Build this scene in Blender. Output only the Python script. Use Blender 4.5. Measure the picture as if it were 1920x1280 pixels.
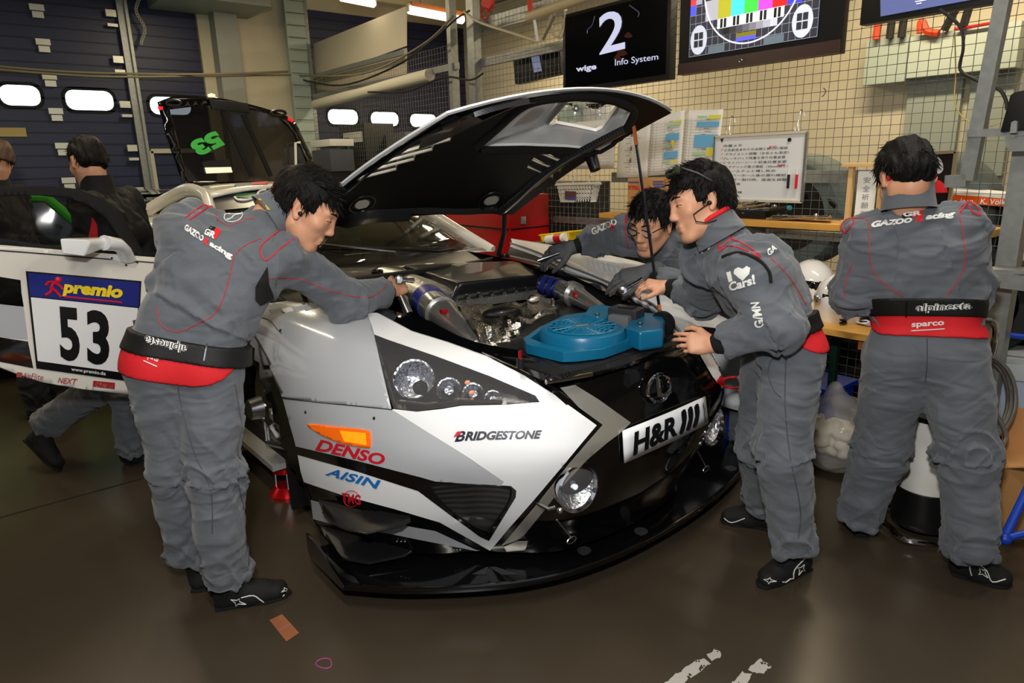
import bpy, bmesh, math, random
import numpy as np
from mathutils import Vector, Matrix, noise
from mathutils.bvhtree import BVHTree
from mathutils.geometry import delaunay_2d_cdt
random.seed(7); np.random.seed(7)
V = Vector
PI = math.pi
SC = bpy.context.scene
for o in list(bpy.data.objects):
    bpy.data.objects.remove(o)
COL = SC.collection
# ---------------------------------------------------------------- camera
F = 1280.0; PSI = math.radians(39); PIT = math.radians(14.54); ROLL = math.radians(1.53)
CAM = V((0, 0, 1.6))
c_f = V((math.sin(PSI)*math.cos(PIT), math.cos(PSI)*math.cos(PIT), -math.sin(PIT)))
_r0 = V((math.cos(PSI), -math.sin(PSI), 0)); _u0 = _r0.cross(c_f)
c_r = _r0*math.cos(ROLL) - _u0*math.sin(ROLL); c_u = _u0*math.cos(ROLL) + _r0*math.sin(ROLL)
cd = bpy.data.cameras.new('camera'); cam = bpy.data.objects.new('camera', cd); COL.objects.link(cam)
cd.sensor_width = 36; cd.lens = 36*F/1920; cd.clip_start = 0.05; cd.clip_end = 100
mw = Matrix((c_r, c_u, -c_f)).transposed().to_4x4(); mw.translation = CAM
cam.matrix_world = mw
SC.camera = cam
# ---------------------------------------------------------------- world, lights, exposure
SC.view_settings.view_transform = 'Standard'; SC.view_settings.look = 'None'
SC.view_settings.gamma = 1; SC.view_settings.use_curve_mapping = False
SC.view_settings.exposure = 0.0
SC.cycles.use_denoising = True
SC.cycles.max_bounces = 8; SC.cycles.transparent_max_bounces = 12
SC.cycles.sample_clamp_indirect = 6.0
SC.cycles.caustics_reflective = False; SC.cycles.caustics_refractive = False
W = bpy.data.worlds.new('world'); SC.world = W; W.use_nodes = True
W.node_tree.nodes['Background'].inputs[0].default_value = (0.75, 0.85, 1.0, 1)
W.node_tree.nodes['Background'].inputs[1].default_value = 0.10
def area(name, loc, look, sx, sy, power, col=(1, 1, 1), spread=180):
    l = bpy.data.lights.new(name, 'AREA'); l.shape = 'RECTANGLE'; l.size = sx; l.size_y = sy
    l.energy = power; l.color = col; l.spread = math.radians(spread)
    o = bpy.data.objects.new(name, l); COL.objects.link(o); o.location = loc
    o.rotation_euler = (V(look)-V(loc)).to_track_quat('-Z', 'Y').to_euler()
    return o
# assumed flash above the lens, added as an unseen area light
area('assumed_flash', CAM + c_u*0.42 - c_r*0.1 - c_f*.1, CAM + c_f*3.2 + V((0, 0, 0.1)), 0.16, 0.12, 52, (1.0, 0.98, 0.95))
# area lights for assumed ceiling tubes out of view, added to light the hall
WARM = (1.0, 0.83, 0.56)
NEUT = (1.0, 0.93, 0.82)
for (lx, ly, pw, c) in ((0.0, 0.6, 52, NEUT), (0.4, 4.6, 30, WARM), (2.4, 6.8, 45, WARM), (-2.5, 6.5, 40, WARM), (5.2, 2.2, 72, WARM), (5.3, 6.2, 66, WARM), (2.9, 0.9, 40, NEUT)):
    area('assumed_tube_light', (lx, ly, 3.45), (lx, ly, 0), 0.16, 1.5, pw, c)
# added fill behind the camera, as daylight from an assumed unseen opening
area('assumed_daylight_fill', (-0.6, -3.6, 1.9), (0.8, 3, 1.0), 4.5, 2.6, 20, (0.80, 0.90, 1.0))
# ---------------------------------------------------------------- helpers
def ray(px, py):
    return c_f + c_r*((px-960)/F) - c_u*((py-640)/F)
def onX(px, py, x):
    d = ray(px, py); return CAM + d*(x/d.x)
def onY(px, py, y):
    d = ray(px, py); return CAM + d*(y/d.y)
def onZ(px, py, z):
    d = ray(px, py); return CAM + d*((z-CAM.z)/d.z)
def onD(px, py, w):
    return CAM + ray(px, py)*w
def proj(p):
    v = V(p)-CAM; w = v.dot(c_f); return (960+F*v.dot(c_r)/w, 640-F*v.dot(c_u)/w, w)
def lin(c):
    if isinstance(c, str):
        c = [int(c[i:i+2], 16) for i in (0, 2, 4)]
    r = []
    for x in c[:3]:
        x = x/255.0
        r.append(x/12.92 if x <= 0.04045 else ((x+0.055)/1.055)**2.4)
    return (r[0], r[1], r[2], 1)
MATS = {}
def M(name, col=None, rough=0.5, metal=0.0, coat=0.0, emit=0.0, alpha=1.0, trans=0.0, ior=1.45, spec=0.5, noise_amt=0.0, noise_scale=20, bump=0.0, bump_scale=200, sheen=0.0, aniso=None):
    if name in MATS: return MATS[name]
    m = bpy.data.materials.new(name); m.use_nodes = True
    nt = m.node_tree; b = nt.nodes['Principled BSDF']; L = nt.links.new
    c = lin(col)
    b.inputs['Base Color'].default_value = c
    b.inputs['Roughness'].default_value = rough; b.inputs['Metallic'].default_value = metal
    b.inputs['Coat Weight'].default_value = coat; b.inputs['Coat Roughness'].default_value = 0.04
    b.inputs['Specular IOR Level'].default_value = spec
    b.inputs['Sheen Weight'].default_value = sheen
    b.inputs['Transmission Weight'].default_value = trans; b.inputs['IOR'].default_value = ior
    if emit:
        b.inputs['Emission Color'].default_value = c; b.inputs['Emission Strength'].default_value = emit
    b.inputs['Alpha'].default_value = alpha
    if noise_amt or bump:
        tc = nt.nodes.new('ShaderNodeTexCoord')
    if noise_amt:
        n = nt.nodes.new('ShaderNodeTexNoise'); n.inputs['Scale'].default_value = noise_scale; n.inputs['Detail'].default_value = 6
        r = nt.nodes.new('ShaderNodeValToRGB')
        r.color_ramp.elements[0].position = 0.3; r.color_ramp.elements[1].position = 0.7
        r.color_ramp.elements[0].color = tuple(x*(1-noise_amt) for x in c[:3])+(1,)
        r.color_ramp.elements[1].color = tuple(min(1, x*(1+noise_amt)) for x in c[:3])+(1,)
        L(tc.outputs['Object'], n.inputs['Vector']); L(n.outputs['Fac'], r.inputs[0]); L(r.outputs[0], b.inputs['Base Color'])
    if bump:
        n2 = nt.nodes.new('ShaderNodeTexNoise'); n2.inputs['Scale'].default_value = bump_scale; n2.inputs['Detail'].default_value = 4
        bp = nt.nodes.new('ShaderNodeBump'); bp.inputs['Strength'].default_value = bump; bp.inputs['Distance'].default_value = 0.01
        L(tc.outputs['Object'], n2.inputs['Vector']); L(n2.outputs['Fac'], bp.inputs['Height']); L(bp.outputs[0], b.inputs['Normal'])
    MATS[name] = m
    return m
def carbon(name, base=(16, 16, 17), hi=(46, 46, 48), scale=160.0, rough=0.3):
    """2x2 twill weave"""
    if name in MATS: return MATS[name]
    m = M(name, base, rough, coat=0.3); nt = m.node_tree; L = nt.links.new; b = nt.nodes['Principled BSDF']
    tc = nt.nodes.new('ShaderNodeTexCoord')
    w = nt.nodes.new('ShaderNodeTexWave'); w.wave_type = 'BANDS'; w.bands_direction = 'DIAGONAL'
    w.inputs['Scale'].default_value = scale/6.28*2; w.inputs['Distortion'].default_value = 0
    k = nt.nodes.new('ShaderNodeTexChecker'); k.inputs['Scale'].default_value = scale*1.3
    mx = nt.nodes.new('ShaderNodeMath'); mx.operation = 'MULTIPLY'
    L(tc.outputs['Object'], w.inputs['Vector']); L(tc.outputs['Object'], k.inputs['Vector'])
    k.inputs['Color1'].default_value = (1, 1, 1, 1); k.inputs['Color2'].default_value = (.55, .55, .55, 1)
    L(w.outputs['Fac'], mx.inputs[0]); L(k.outputs['Fac'], mx.inputs[1])
    mx2 = nt.nodes.new('ShaderNodeMix'); mx2.data_type = 'RGBA'
    mx2.inputs[6].default_value = lin(base); mx2.inputs[7].default_value = lin(hi)
    L(w.outputs['Fac'], mx2.inputs[0]); L(mx2.outputs[2], b.inputs['Base Color'])
    return m
class MB:
    """collects shapes, builds ONE mesh"""
    def __init__(s): s.v = []; s.f = []; s.m = []
    def add(s, vs, fs, mi=0):
        o = len(s.v); s.v += [tuple(p) for p in vs]; s.f += [tuple(i+o for i in f) for f in fs]; s.m += [mi]*len(fs)
        return s
    def box(s, c, sz, R=None, mi=0):
        c = V(c); h = V(sz)/2; P = []
        for z in (-1, 1):
            for x, y in ((-1, -1), (1, -1), (1, 1), (-1, 1)):
                p = V((x*h.x, y*h.y, z*h.z)); P.append(c + (R @ p if R else p))
        return s.add(P, [(0, 3, 2, 1), (4, 5, 6, 7), (0, 1, 5, 4), (1, 2, 6, 5), (2, 3, 7, 6), (3, 0, 4, 7)], mi)
    def bar(s, a, b, w, h, up=(0, 0, 1), mi=0):
        a = V(a); b = V(b); d = b-a; z = d.normalized(); x = V(up).cross(z)
        if x.length < 1e-4: x = V((1, 0, 0)).cross(z)
        x.normalize(); y = z.cross(x)
        R = Matrix((x, y, z)).transposed()
        return s.box((a+b)/2, (w, h, d.length), R, mi)
    def prism(s, pts, off, mi=0):
        n = len(pts); off = V(off); A = [V(p) for p in pts]; B = [p+off for p in A]
        return s.add(A+B, [tuple(range(n-1, -1, -1)), tuple(range(n, 2*n))]+[(i, (i+1) % n, n+(i+1) % n, n+i) for i in range(n)], mi)
    def tube(s, pts, r, seg=8, closed=False, cap=True, mi=0, flat=1.0):
        pts = [V(p) for p in pts]; n = len(pts); P = []; up = None
        rr = r if isinstance(r, (list, tuple)) else [r]*n
        for i, p in enumerate(pts):
            a = pts[(i-1) % n] if (closed or i) else p; b = pts[(i+1) % n] if (closed or i < n-1) else p
            t = (b-a).normalized()
            if up is None:
                up = V((0, 0, 1)) if abs(t.z) < .9 else V((1, 0, 0))
            x = (up - t*up.dot(t))
            if x.length < 1e-6: x = V((1, 0, 0)).cross(t)
            x.normalize(); up = x; y = t.cross(x)
            for k in range(seg):
                a_ = 2*PI*k/seg; P.append(p + x*(math.cos(a_)*rr[i]*flat) + y*(math.sin(a_)*rr[i]))
        fs = []
        for i in range(n if closed else n-1):
            j = (i+1) % n
            for k in range(seg):
                l = (k+1) % seg; fs.append((i*seg+k, i*seg+l, j*seg+l, j*seg+k))
        if cap and not closed:
            fs.append(tuple(range(seg-1, -1, -1))); fs.append(tuple((n-1)*seg+k for k in range(seg)))
        return s.add(P, fs, mi)
    def lathe(s, prof, o, ax=(0, 0, 1), seg=24, mi=0, closed=False, cap=True):
        """prof: (radius, height) pairs"""
        o = V(o); z = V(ax).normalized(); x = V((0, 0, 1)).cross(z)
        if x.length < 1e-3: x = V((1, 0, 0))
        x.normalize(); y = z.cross(x); P = []; fs = []
        for r, h in prof:
            for k in range(seg):
                a = 2*PI*k/seg; P.append(o + z*h + x*(r*math.cos(a)) + y*(r*math.sin(a)))
        n = len(prof)
        for i in range(n if closed else n-1):
            j = (i+1) % n
            for k in range(seg):
                l = (k+1) % seg; fs.append((i*seg+k, i*seg+l, j*seg+l, j*seg+k))
        if not closed and cap:
            if prof[0][0] > 1e-5: fs.append(tuple(range(seg-1, -1, -1)))
            if prof[-1][0] > 1e-5: fs.append(tuple((n-1)*seg+k for k in range(seg)))
        return s.add(P, fs, mi)
    def ell(s, c, r, R=None, u=16, v=10, mi=0):
        c = V(c); P = []; fs = []
        for i in range(v+1):
            th = PI*i/v
            for k in range(u):
                a = 2*PI*k/u; p = V((r[0]*math.sin(th)*math.cos(a), r[1]*math.sin(th)*math.sin(a), r[2]*math.cos(th)))
                P.append(c + (R @ p if R else p))
        for i in range(v):
            for k in range(u):
                l = (k+1) % u; fs.append((i*u+k, (i+1)*u+k, (i+1)*u+l, i*u+l))
        return s.add(P, fs, mi)
    def grid(s, rows, mi=0, closed=False):
        n = len(rows); m = len(rows[0]); P = [p for r in rows for p in r]; fs = []
        for i in range(n-1):
            for k in range(m if closed else m-1):
                l = (k+1) % m; fs.append((i*m+k, i*m+l, (i+1)*m+l, (i+1)*m+k))
        return s.add(P, fs, mi)
    def poly(s, pts, mi=0): return s.add(pts, [tuple(range(len(pts)))], mi)
    def build(s, name, mats, parent=None, bevel=0, bseg=2, smooth=35, solid=0, weld=False, sub=0):
        me = bpy.data.meshes.new(name); me.from_pydata(s.v, [], s.f)
        mats = mats if isinstance(mats, (list, tuple)) else [mats]
        for m in mats: me.materials.append(m)
        if len(mats) > 1: me.polygons.foreach_set('material_index', s.m)
        bm = bmesh.new(); bm.from_mesh(me)
        if weld or s.v: bmesh.ops.remove_doubles(bm, verts=bm.verts, dist=1e-5)
        bmesh.ops.recalc_face_normals(bm, faces=bm.faces)
        if bevel:
            es = [e for e in bm.edges if e.is_manifold and e.calc_face_angle(0) > math.radians(40)]
            bmesh.ops.bevel(bm, geom=es, offset=bevel, segments=bseg, affect='EDGES', profile=0.7, clamp_overlap=True)
        if solid:
            tot = sum((f.normal.dot(CAM-f.calc_center_median())*f.calc_area() for f in bm.faces), 0.0)
            if tot < 0: bmesh.ops.reverse_faces(bm, faces=bm.faces)
        bm.to_mesh(me); bm.free()
        o = bpy.data.objects.new(name, me); COL.objects.link(o)
        if smooth:
            me.polygons.foreach_set('use_smooth', [True]*len(me.polygons)); me.set_sharp_from_angle(angle=math.radians(smooth))
        if solid:
            md = o.modifiers.new('t', 'SOLIDIFY'); md.thickness = solid; md.offset = -1
        if sub:
            md = o.modifiers.new('s', 'SUBSURF'); md.levels = sub; md.render_levels = sub
        if parent: adopt(o, parent)
        return o
def world_loc(o):
    l = V(o.location)
    while o.parent: l = V(o.location); o = o.parent
    return l
TLOC = {}
def adopt(o, parent):
    o.parent = parent
    o.matrix_parent_inverse = Matrix.Translation(-V(TLOC.get(parent.name, (0, 0, 0))))
def tag(o, label, cat, group=None, kind=None):
    if label: o['label'] = label
    if cat: o['category'] = cat
    if group: o['group'] = group
    if kind: o['kind'] = kind
    return o
def thing(name, label, cat, loc=(0, 0, 0), group=None):
    o = bpy.data.objects.new(name, None); COL.objects.link(o); o.location = loc; o.empty_display_size = 0.1
    TLOC[o.name] = V(loc)
    return tag(o, label, cat, group)
def struct(o, label=None):
    o['kind'] = 'structure'
    if label: o['label'] = label
    return o
def dup(root, delta, label=None, group=None, rotz=0):
    def cp(o, par):
        inv = o.matrix_parent_inverse.copy(); c = o.copy(); COL.objects.link(c); c.parent = par; c.matrix_parent_inverse = inv
        for ch in list(o.children): cp(ch, c)
        return c
    r = cp(root, None); r.location = V(root.location)+V(delta); r.rotation_euler.z += rotz
    if label: r['label'] = label
    if group: r['group'] = group
    return r
# -------- lettering
_tc = {}
def text2d(s, bold=0.0, shear=0.0, spacing=1.0):
    """outline triangles of a string, scaled so that capital height = 1, left edge at 0"""
    key = (s, bold, shear, spacing)
    if key in _tc: return _tc[key]
    cu = bpy.data.curves.new('lettering', 'FONT'); cu.body = s; cu.offset = bold; cu.shear = shear; cu.space_character = spacing
    cu.resolution_u = 4
    ob = bpy.data.objects.new('lettering', cu); COL.objects.link(ob)
    me = ob.to_mesh(); vs = np.array([v.co[:] for v in me.vertices], float).reshape(-1, 3); fs = [tuple(p.vertices) for p in me.polygons]
    ob.to_mesh_clear(); bpy.data.objects.remove(ob); bpy.data.curves.remove(cu)
    vs[:, 0] -= vs[:, 0].min(); vs[:, 1] -= vs[:, 1].min(); h = max(vs[:, 1].max(), 1e-6); vs /= h
    _tc[key] = (vs[:, :2], fs, vs[:, 0].max())
    return _tc[key]
def refine(vs, fs, maxlen):
    """triangulate and split edges longer than maxlen (2-D)"""
    bm = bmesh.new(); B = [bm.verts.new((p[0], p[1], 0)) for p in vs]
    for f in fs:
        try: bm.faces.new([B[i] for i in f])
        except ValueError: pass
    bmesh.ops.triangulate(bm, faces=bm.faces)
    for _ in range(5):
        es = [e for e in bm.edges if e.calc_length() > maxlen]
        if not es: break
        bmesh.ops.subdivide_edges(bm, edges=es, cuts=1)
        bmesh.ops.triangulate(bm, faces=[f for f in bm.faces if len(f.verts) > 3])
    bm.verts.index_update()
    o = ([(v.co.x, v.co.y) for v in bm.verts], [tuple(v.index for v in f.verts) for f in bm.faces]); bm.free()
    return o
def quadmap(q):
    """q: bl, br, tr, tl -> function of u, v in 0..1 (projective for 2-D points)"""
    q = [np.array(p, float) for p in q]
    if len(q[0]) == 2:
        (x0, y0), (x1, y1), (x2, y2), (x3, y3) = q
        dx1, dx2, dx3 = x1-x2, x3-x2, x0-x1+x2-x3; dy1, dy2, dy3 = y1-y2, y3-y2, y0-y1+y2-y3
        den = dx1*dy2-dx2*dy1; g = (dx3*dy2-dx2*dy3)/den; h = (dx1*dy3-dx3*dy1)/den
        a, b, c = x1-x0+g*x1, x3-x0+h*x3, x0; d, e, f_ = y1-y0+g*y1, y3-y0+h*y3, y0
        return lambda u, v: ((a*u+b*v+c)/(g*u+h*v+1), (d*u+e*v+f_)/(g*u+h*v+1))
    return lambda u, v: V((q[0]*(1-u)+q[1]*u)*(1-v)+(q[3]*(1-u)+q[2]*u)*v)
def flat_text(mb, s, q, mi=0, bold=0.0, shear=0.0, spacing=1.0, off=(0, 0, 0), fit=True):
    """lettering on a flat 3-D quad bl, br, tr, tl"""
    vs, fs, w = text2d(s, bold, shear, spacing); fn = quadmap([tuple(p) for p in q])
    mb.add([fn(x/w, y)+V(off) for x, y in vs], fs, mi)
# -------- forms: surfaces that panels, vinyl and lettering are laid on
class Form:
    def __init__(s, verts, faces):
        s.t = BVHTree.FromPolygons([V(v) for v in verts], faces); s.last = 3.0
    @classmethod
    def of(cls, o):
        dg = bpy.context.evaluated_depsgraph_get(); e = o.evaluated_get(dg); me = e.to_mesh()
        f = cls([o.matrix_world @ v.co for v in me.vertices], [tuple(p.vertices) for p in me.polygons]); e.to_mesh_clear(); return f
    def hit(s, px, py, off=0.0):
        d = ray(px, py).normalized(); h = s.t.ray_cast(CAM, d)
        if h[0] is None:
            h = s.t.find_nearest(CAM + d*s.last)
            n = h[1]
            if n.dot(d) > 0: n = -n
            return h[0] + n*off
        s.last = h[3]; n = h[1]
        if n.dot(d) > 0: n = -n
        return h[0] + n*off
def resample(poly, step):
    out = []
    for i, a in enumerate(poly):
        b = poly[(i+1) % len(poly)]; L = math.hypot(b[0]-a[0], b[1]-a[1]); n = max(1, int(L/step))
        for k in range(n): out.append((a[0]+(b[0]-a[0])*k/n, a[1]+(b[1]-a[1])*k/n))
    return out
def inside(p, poly):
    c = False; x, y = p; n = len(poly); j = n-1
    for i in range(n):
        xi, yi = poly[i]; xj, yj = poly[j]
        if (yi > y) != (yj > y) and x < (xj-xi)*(y-yi)/(yj-yi)+xi: c = not c
        j = i
    return c
def smoothpoly(pts, n=4, closed=True, keep=()):
    """Catmull-Rom through 2-D or 3-D points"""
    P = [np.array(p, float) for p in pts]; m = len(P); out = []
    for i in range(m if closed else m-1):
        p0 = P[(i-1) % m] if (closed or i) else P[i]; p1 = P[i]; p2 = P[(i+1) % m]; p3 = P[(i+2) % m] if (closed or i < m-2) else p2
        for k in range(n):
            t = k/n; out.append(tuple(0.5*(2*p1+(p2-p0)*t+(2*p0-5*p1+4*p2-p3)*t*t+(3*p1-p0-3*p2+p3)*t**3)))
    if not closed: out.append(tuple(P[-1]))
    return out
def cdt(outer, holes=(), step=10):
    loops = [resample(outer, step)] + [resample(h, step) for h in holes]
    pts = []; edges = []
    for L in loops:
        b = len(pts); pts += L; edges += [(b+i, b+(i+1) % len(L)) for i in range(len(L))]
    xs = [p[0] for p in outer]; ys = [p[1] for p in outer]
    y = min(ys)+step/2; r = 0
    while y < max(ys):
        x = min(xs)+step*(0.5 if r % 2 else 1.0)
        while x < max(xs):
            if inside((x, y), loops[0]) and not any(inside((x, y), h) for h in loops[1:]):
                pts.append((x, y))
            x += step
        y += step*0.87; r += 1
    res = delaunay_2d_cdt([V(p) for p in pts], edges, [], 0, 1e-4)
    vs = [(p.x, p.y) for p in res[0]]; fs = []
    for f in res[2]:
        c = (sum(vs[i][0] for i in f)/len(f), sum(vs[i][1] for i in f)/len(f))
        if inside(c, loops[0]) and not any(inside(c, h) for h in loops[1:]): fs.append(tuple(f))
    return vs, fs
def lay(mb, form, outer, holes=(), step=10, off=0.002, mi=0):
    """a panel or sticker whose outline is given as seen in the photograph, laid onto a form"""
    vs, fs = cdt(outer, holes, step)
    P = [form.hit(x, y, off) for x, y in vs]
    return mb.add(P, fs, mi)
def lay_text(mb, form, s, q, mi=0, off=0.003, bold=0.0, shear=0.0, spacing=1.0, seg=6):
    vs, fs, w = text2d(s, bold, shear, spacing); fn = quadmap(q)
    px = [fn(x/w, y) for x, y in vs]; px, fs = refine(px, fs, seg)
    return mb.add([form.hit(x, y, off) for x, y in px], fs, mi)
def lay_line(mb, form, pts, w=0.004, off=0.002, mi=0, n=6, smooth=True):
    """a thin raised piping or seam following a form"""
    pp = smoothpoly(pts, n, closed=False) if smooth and len(pts) > 2 else resample(list(pts), 8)[:-1]+[pts[-1]] if False else smoothpoly(pts, n, closed=False)
    P = []
    for x, y in pp:
        q = form.hit(x, y, off)
        if P and (q-P[-1]).length > 0.12: continue
        P.append(q)
    if len(P) > 1: mb.tube(P, w, 5, mi=mi)
    return mb
# ================================================================ the hall
XM = 3.95      # wire partition
YB = 9.0       # wall with the roller doors
def m_floor():
    m = M('floor_paint', (70, 63, 54), 0.24); nt = m.node_tree; L = nt.links.new; b = nt.nodes['Principled BSDF']
    tc = nt.nodes.new('ShaderNodeTexCoord')
    n = nt.nodes.new('ShaderNodeTexNoise'); n.inputs['Scale'].default_value = .8; n.inputs['Detail'].default_value = 9; n.inputs['Roughness'].default_value = 0.55
    r = nt.nodes.new('ShaderNodeValToRGB'); r.color_ramp.elements[0].position = .3; r.color_ramp.elements[1].position = .75
    r.color_ramp.elements[0].color = lin((58, 50, 40)); r.color_ramp.elements[1].color = lin((72, 63, 51))
    n2 = nt.nodes.new('ShaderNodeTexNoise'); n2.inputs['Scale'].default_value = 5; n2.inputs['Detail'].default_value = 8
    r2 = nt.nodes.new('ShaderNodeMapRange'); r2.inputs[3].default_value = 0.24; r2.inputs[4].default_value = 0.36
    bp = nt.nodes.new('ShaderNodeBump'); bp.inputs['Strength'].default_value = 0.03; bp.inputs['Distance'].default_value = 0.01
    L(tc.outputs['Object'], n.inputs[0]); L(tc.outputs['Object'], n2.inputs[0]); L(n.outputs['Fac'], r.inputs[0]); L(r.outputs[0], b.inputs['Base Color'])
    L(n2.outputs['Fac'], r2.inputs[0]); L(r2.outputs[0], b.inputs['Roughness']); L(n2.outputs['Fac'], bp.inputs['Height']); L(bp.outputs[0], b.inputs['Normal'])
    return m
CREAM = M('cream_wall', (206, 196, 170), 0.8, noise_amt=.05, noise_scale=2)
BLUE = M('blue_door_steel', (38, 44, 78), 0.42, noise_amt=.06, noise_scale=3)
BLUE2 = M('blue_door_groove', (20, 23, 48), 0.5)
GALV = M('galvanised_steel', (150, 153, 150), 0.45, 0.75, noise_amt=.12, noise_scale=30)
WIRE = M('galvanised_wire', (120, 120, 115), 0.5, 0.6)
DAY = M('daylight_pane', (225, 240, 255), 0.3, emit=2.6)
BLK = M('black_plastic', (12, 12, 13), 0.42)
BLKM = M('matte_black', (10, 10, 11), 0.75)
WHT = M('white_plastic', (232, 230, 224), 0.4)
PAPER = M('paper', (238, 236, 228), 0.8)
RED = M('red_paint', (190, 20, 24), 0.35)
WOOD = M('pine_wood', (205, 152, 70), 0.45, noise_amt=.12, noise_scale=6)
CHROME = M('chrome', (225, 225, 228), 0.07, 1.0)
STEEL = M('brushed_steel', (190, 190, 190), 0.25, 1.0)
YEL = M('yellow_plastic', (238, 205, 30), 0.4)
struct(MB().poly([(-8, -5, 0), (9, -5, 0), (9, YB+.1, 0), (-8, YB+.1, 0)]).build('floor', m_floor()))
struct(MB().box((0.5, 2, 3.92), (17, 14.2, 0.2)).build('ceiling', M('ceiling_sheet', (205, 196, 170), 0.7)))
# expansion joint
a, b = onZ(-260, 1040, 0), onZ(620, 806, 0)
struct(MB().box((-1.5, 3.93, 0.0005), (9, 0.014, 0.003)).build('trim_1', M('joint_filler', (18, 17, 16), .8)))
# wall at the back: two roller doors and a cream pier
def back_pt(px, py): return onY(px, py, YB)
DX = 2.685
struct(MB().box(((DX+3.75)/2, YB+.1, 1.9), (3.75-DX, .2, 3.8)).build('wall_back', CREAM))
struct(MB().box((1, YB+.15, 3.75), (16, .1, .35)).build('wall_back_head', CREAM))
def sect_door(name, x0, x1, ztop, zoff):
    mb = MB(); mb.box(((x0+x1)/2, YB+.1, ztop/2), (x1-x0, .08, ztop), mi=0)
    k = 0; z = zoff
    while z < ztop:
        mb.box(((x0+x1)/2, YB+.058, z), (x1-x0, .012, .012 if k % 4 else .02), mi=1)
        z += 0.118; k += 1
    return struct(mb.build(name, [BLUE, BLUE2]))
d1 = sect_door('door_1', -8, DX, 3.6, .05); d1['label'] = 'dark blue sectional gate with small daylight panes on the left'
d2 = sect_door('door_2', 3.9, 6.6, 3.6, .08); d2['label'] = 'dark blue sectional gate seen through the wire partition'
def rr(x0, x1, z0, z1, r, y):
    P = []
    for cx, cz, a0 in ((x1-r, z1-r, 0), (x0+r, z1-r, 90), (x0+r, z0+r, 180), (x1-r, z0+r, 270)):
        for k in range(5):
            a = math.radians(a0+22.5*k); P.append((cx+r*math.cos(a), y, cz+r*math.sin(a)))
    return P
wi = 1
for (xa, ya, xb, yb) in ((-75, 150, 4-80, 190), (-4, 157, 80, 198), (121, 167, 217, 207), (281, 180, 362, 215), (617, 204, 675, 233), (698, 209, 751, 236), (772, 213, 822, 238)):
    A = back_pt(xa, ya); B = back_pt(xb, yb)
    if B.x-A.x < .3: continue
    z0, z1 = B.z, A.z
    fr = struct(MB().prism(rr(A.x-.035, B.x+.035, z0-.035, z1+.035, .1, YB+.052), (0, .01, 0)).build('window_%d' % wi, BLKM))
    MB().prism(rr(A.x, B.x, z0, z1, .08, YB+.048), (0, .01, 0)).build('pane', DAY, fr); wi += 1
# vertical guide rail, hinges of the gate, chain
xr = onY(250, 180, YB).x
t = thing('gate_guide_rail', 'grey steel guide rail running up the blue gate', 'rail', (xr, YB, 0))
MB().box((xr, YB, 1.85), (.07, .06, 3.7)).box((xr+.05, YB-.02, 1.85), (.03, .1, 3.7)).build('rail_profile', GALV, t)
for k in range(8):
    z = .95+k*.47
    MB().box((xr-.1, YB-.01, z), (.1, .05, .07)).build('roller_bracket', M('zinc', (215, 215, 205), .4, .5), t); MB().box((xr-.1, YB-.01, z-.12), (.1, .05, .03)).build('roller_foot', M('zinc'), t)
h0 = None
for k in range(6):
    p = back_pt(69+12*k, 13+65*k)
    if h0 is None:
        h0 = MB().box((p.x, YB+.03, p.z), (.13, .04, .06)).box((p.x, YB+.03, p.z-.07), (.1, .04, .06)).build('door_hinge', MATS['zinc'])
        base = p
        struct(h0)
    else:
        c = h0.copy(); COL.objects.link(c); c.location = (p.x-base.x, 0, p.z-base.z)
ch = MB()
for k in range(22):
    ch.tube([V((xr+.17+.03*math.sin(k*.5), YB-.1, 3.6-.028*k)) + V((.012*math.cos(a), 0, .02*math.sin(a))) for a in np.linspace(0, 2*PI, 7)[:-1]], .006, 4, closed=True)
tag(ch.build('hoist_chain', MATS['zinc']), 'short steel chain hanging beside the gate rail', 'chain')
p0 = back_pt(-40, 241); p1 = back_pt(50, 248)
tag(MB().box(((p0.x+p1.x)/2, YB+.045, p0.z-.03), (p1.x-p0.x, .01, .09)).build('sticker_strip', M('buff_sticker', (190, 170, 110), .6)), 'buff sticker strip low on the blue gate', 'sticker')
# wicket door outline
pa = back_pt(284, 283)
struct(MB().box((pa.x, YB+.04, pa.z/2), (.05, .03, pa.z)).box((pa.x+.45, YB+.04, pa.z), (.9, .03, .05)).build('door_3', M('wicket_frame', (200, 195, 175), .5)))
# steel columns by the pier
ca = back_pt(400, 100)
t = thing('steel_column', 'grey steel column against the cream pier', 'column', (ca.x+.12, YB-.1, 0)); t['kind'] = 'structure'
MB().box((ca.x+.12, YB-.12, 1.75), (.26, .2, 3.3)).build('shaft', M('grey_paint', (150, 152, 145), .5), t)
MB().box((ca.x-.1, YB-.4, 3.5), (1.1, .8, .22)).build('bracket_plate', MATS['grey_paint'], t)
# ---- wire partition
def wires(mb, y0, y1, z0, z1, x=XM, pitch=.05, r=.0017, amp=.0022):
    ny = int((y1-y0)/pitch); nz = int((z1-z0)/pitch)
    for i in range(ny+1):
        y = y0+i*pitch; st = 1 if y < 4.6 else 4
        mb.tube([(x+(amp if (i+k//st) % 2 else -amp), y, z0+k*pitch) for k in range(0, nz+1, st)], r, 4, cap=False)
    for k in range(nz+1):
        z = z0+k*pitch
        mb.tube([(x+(-amp if (i+k) % 2 else amp), y0+i*pitch, z) for i in range(0, ny+1)], r, 4, cap=False)
t = thing('wire_partition', 'galvanised wire mesh partition with steel posts and rails', 'partition', (XM, 4, 0)); t['kind'] = 'structure'
mb = MB(); wires(mb, 0.95, 5.25, .1, 3.0); mb.build('mesh_near_panel', WIRE, t, smooth=0)
mb = MB(); wires(mb, 5.75, 8.9, .1, 2.75); mb.build('mesh_far_panel', WIRE, t, smooth=0)
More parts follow.
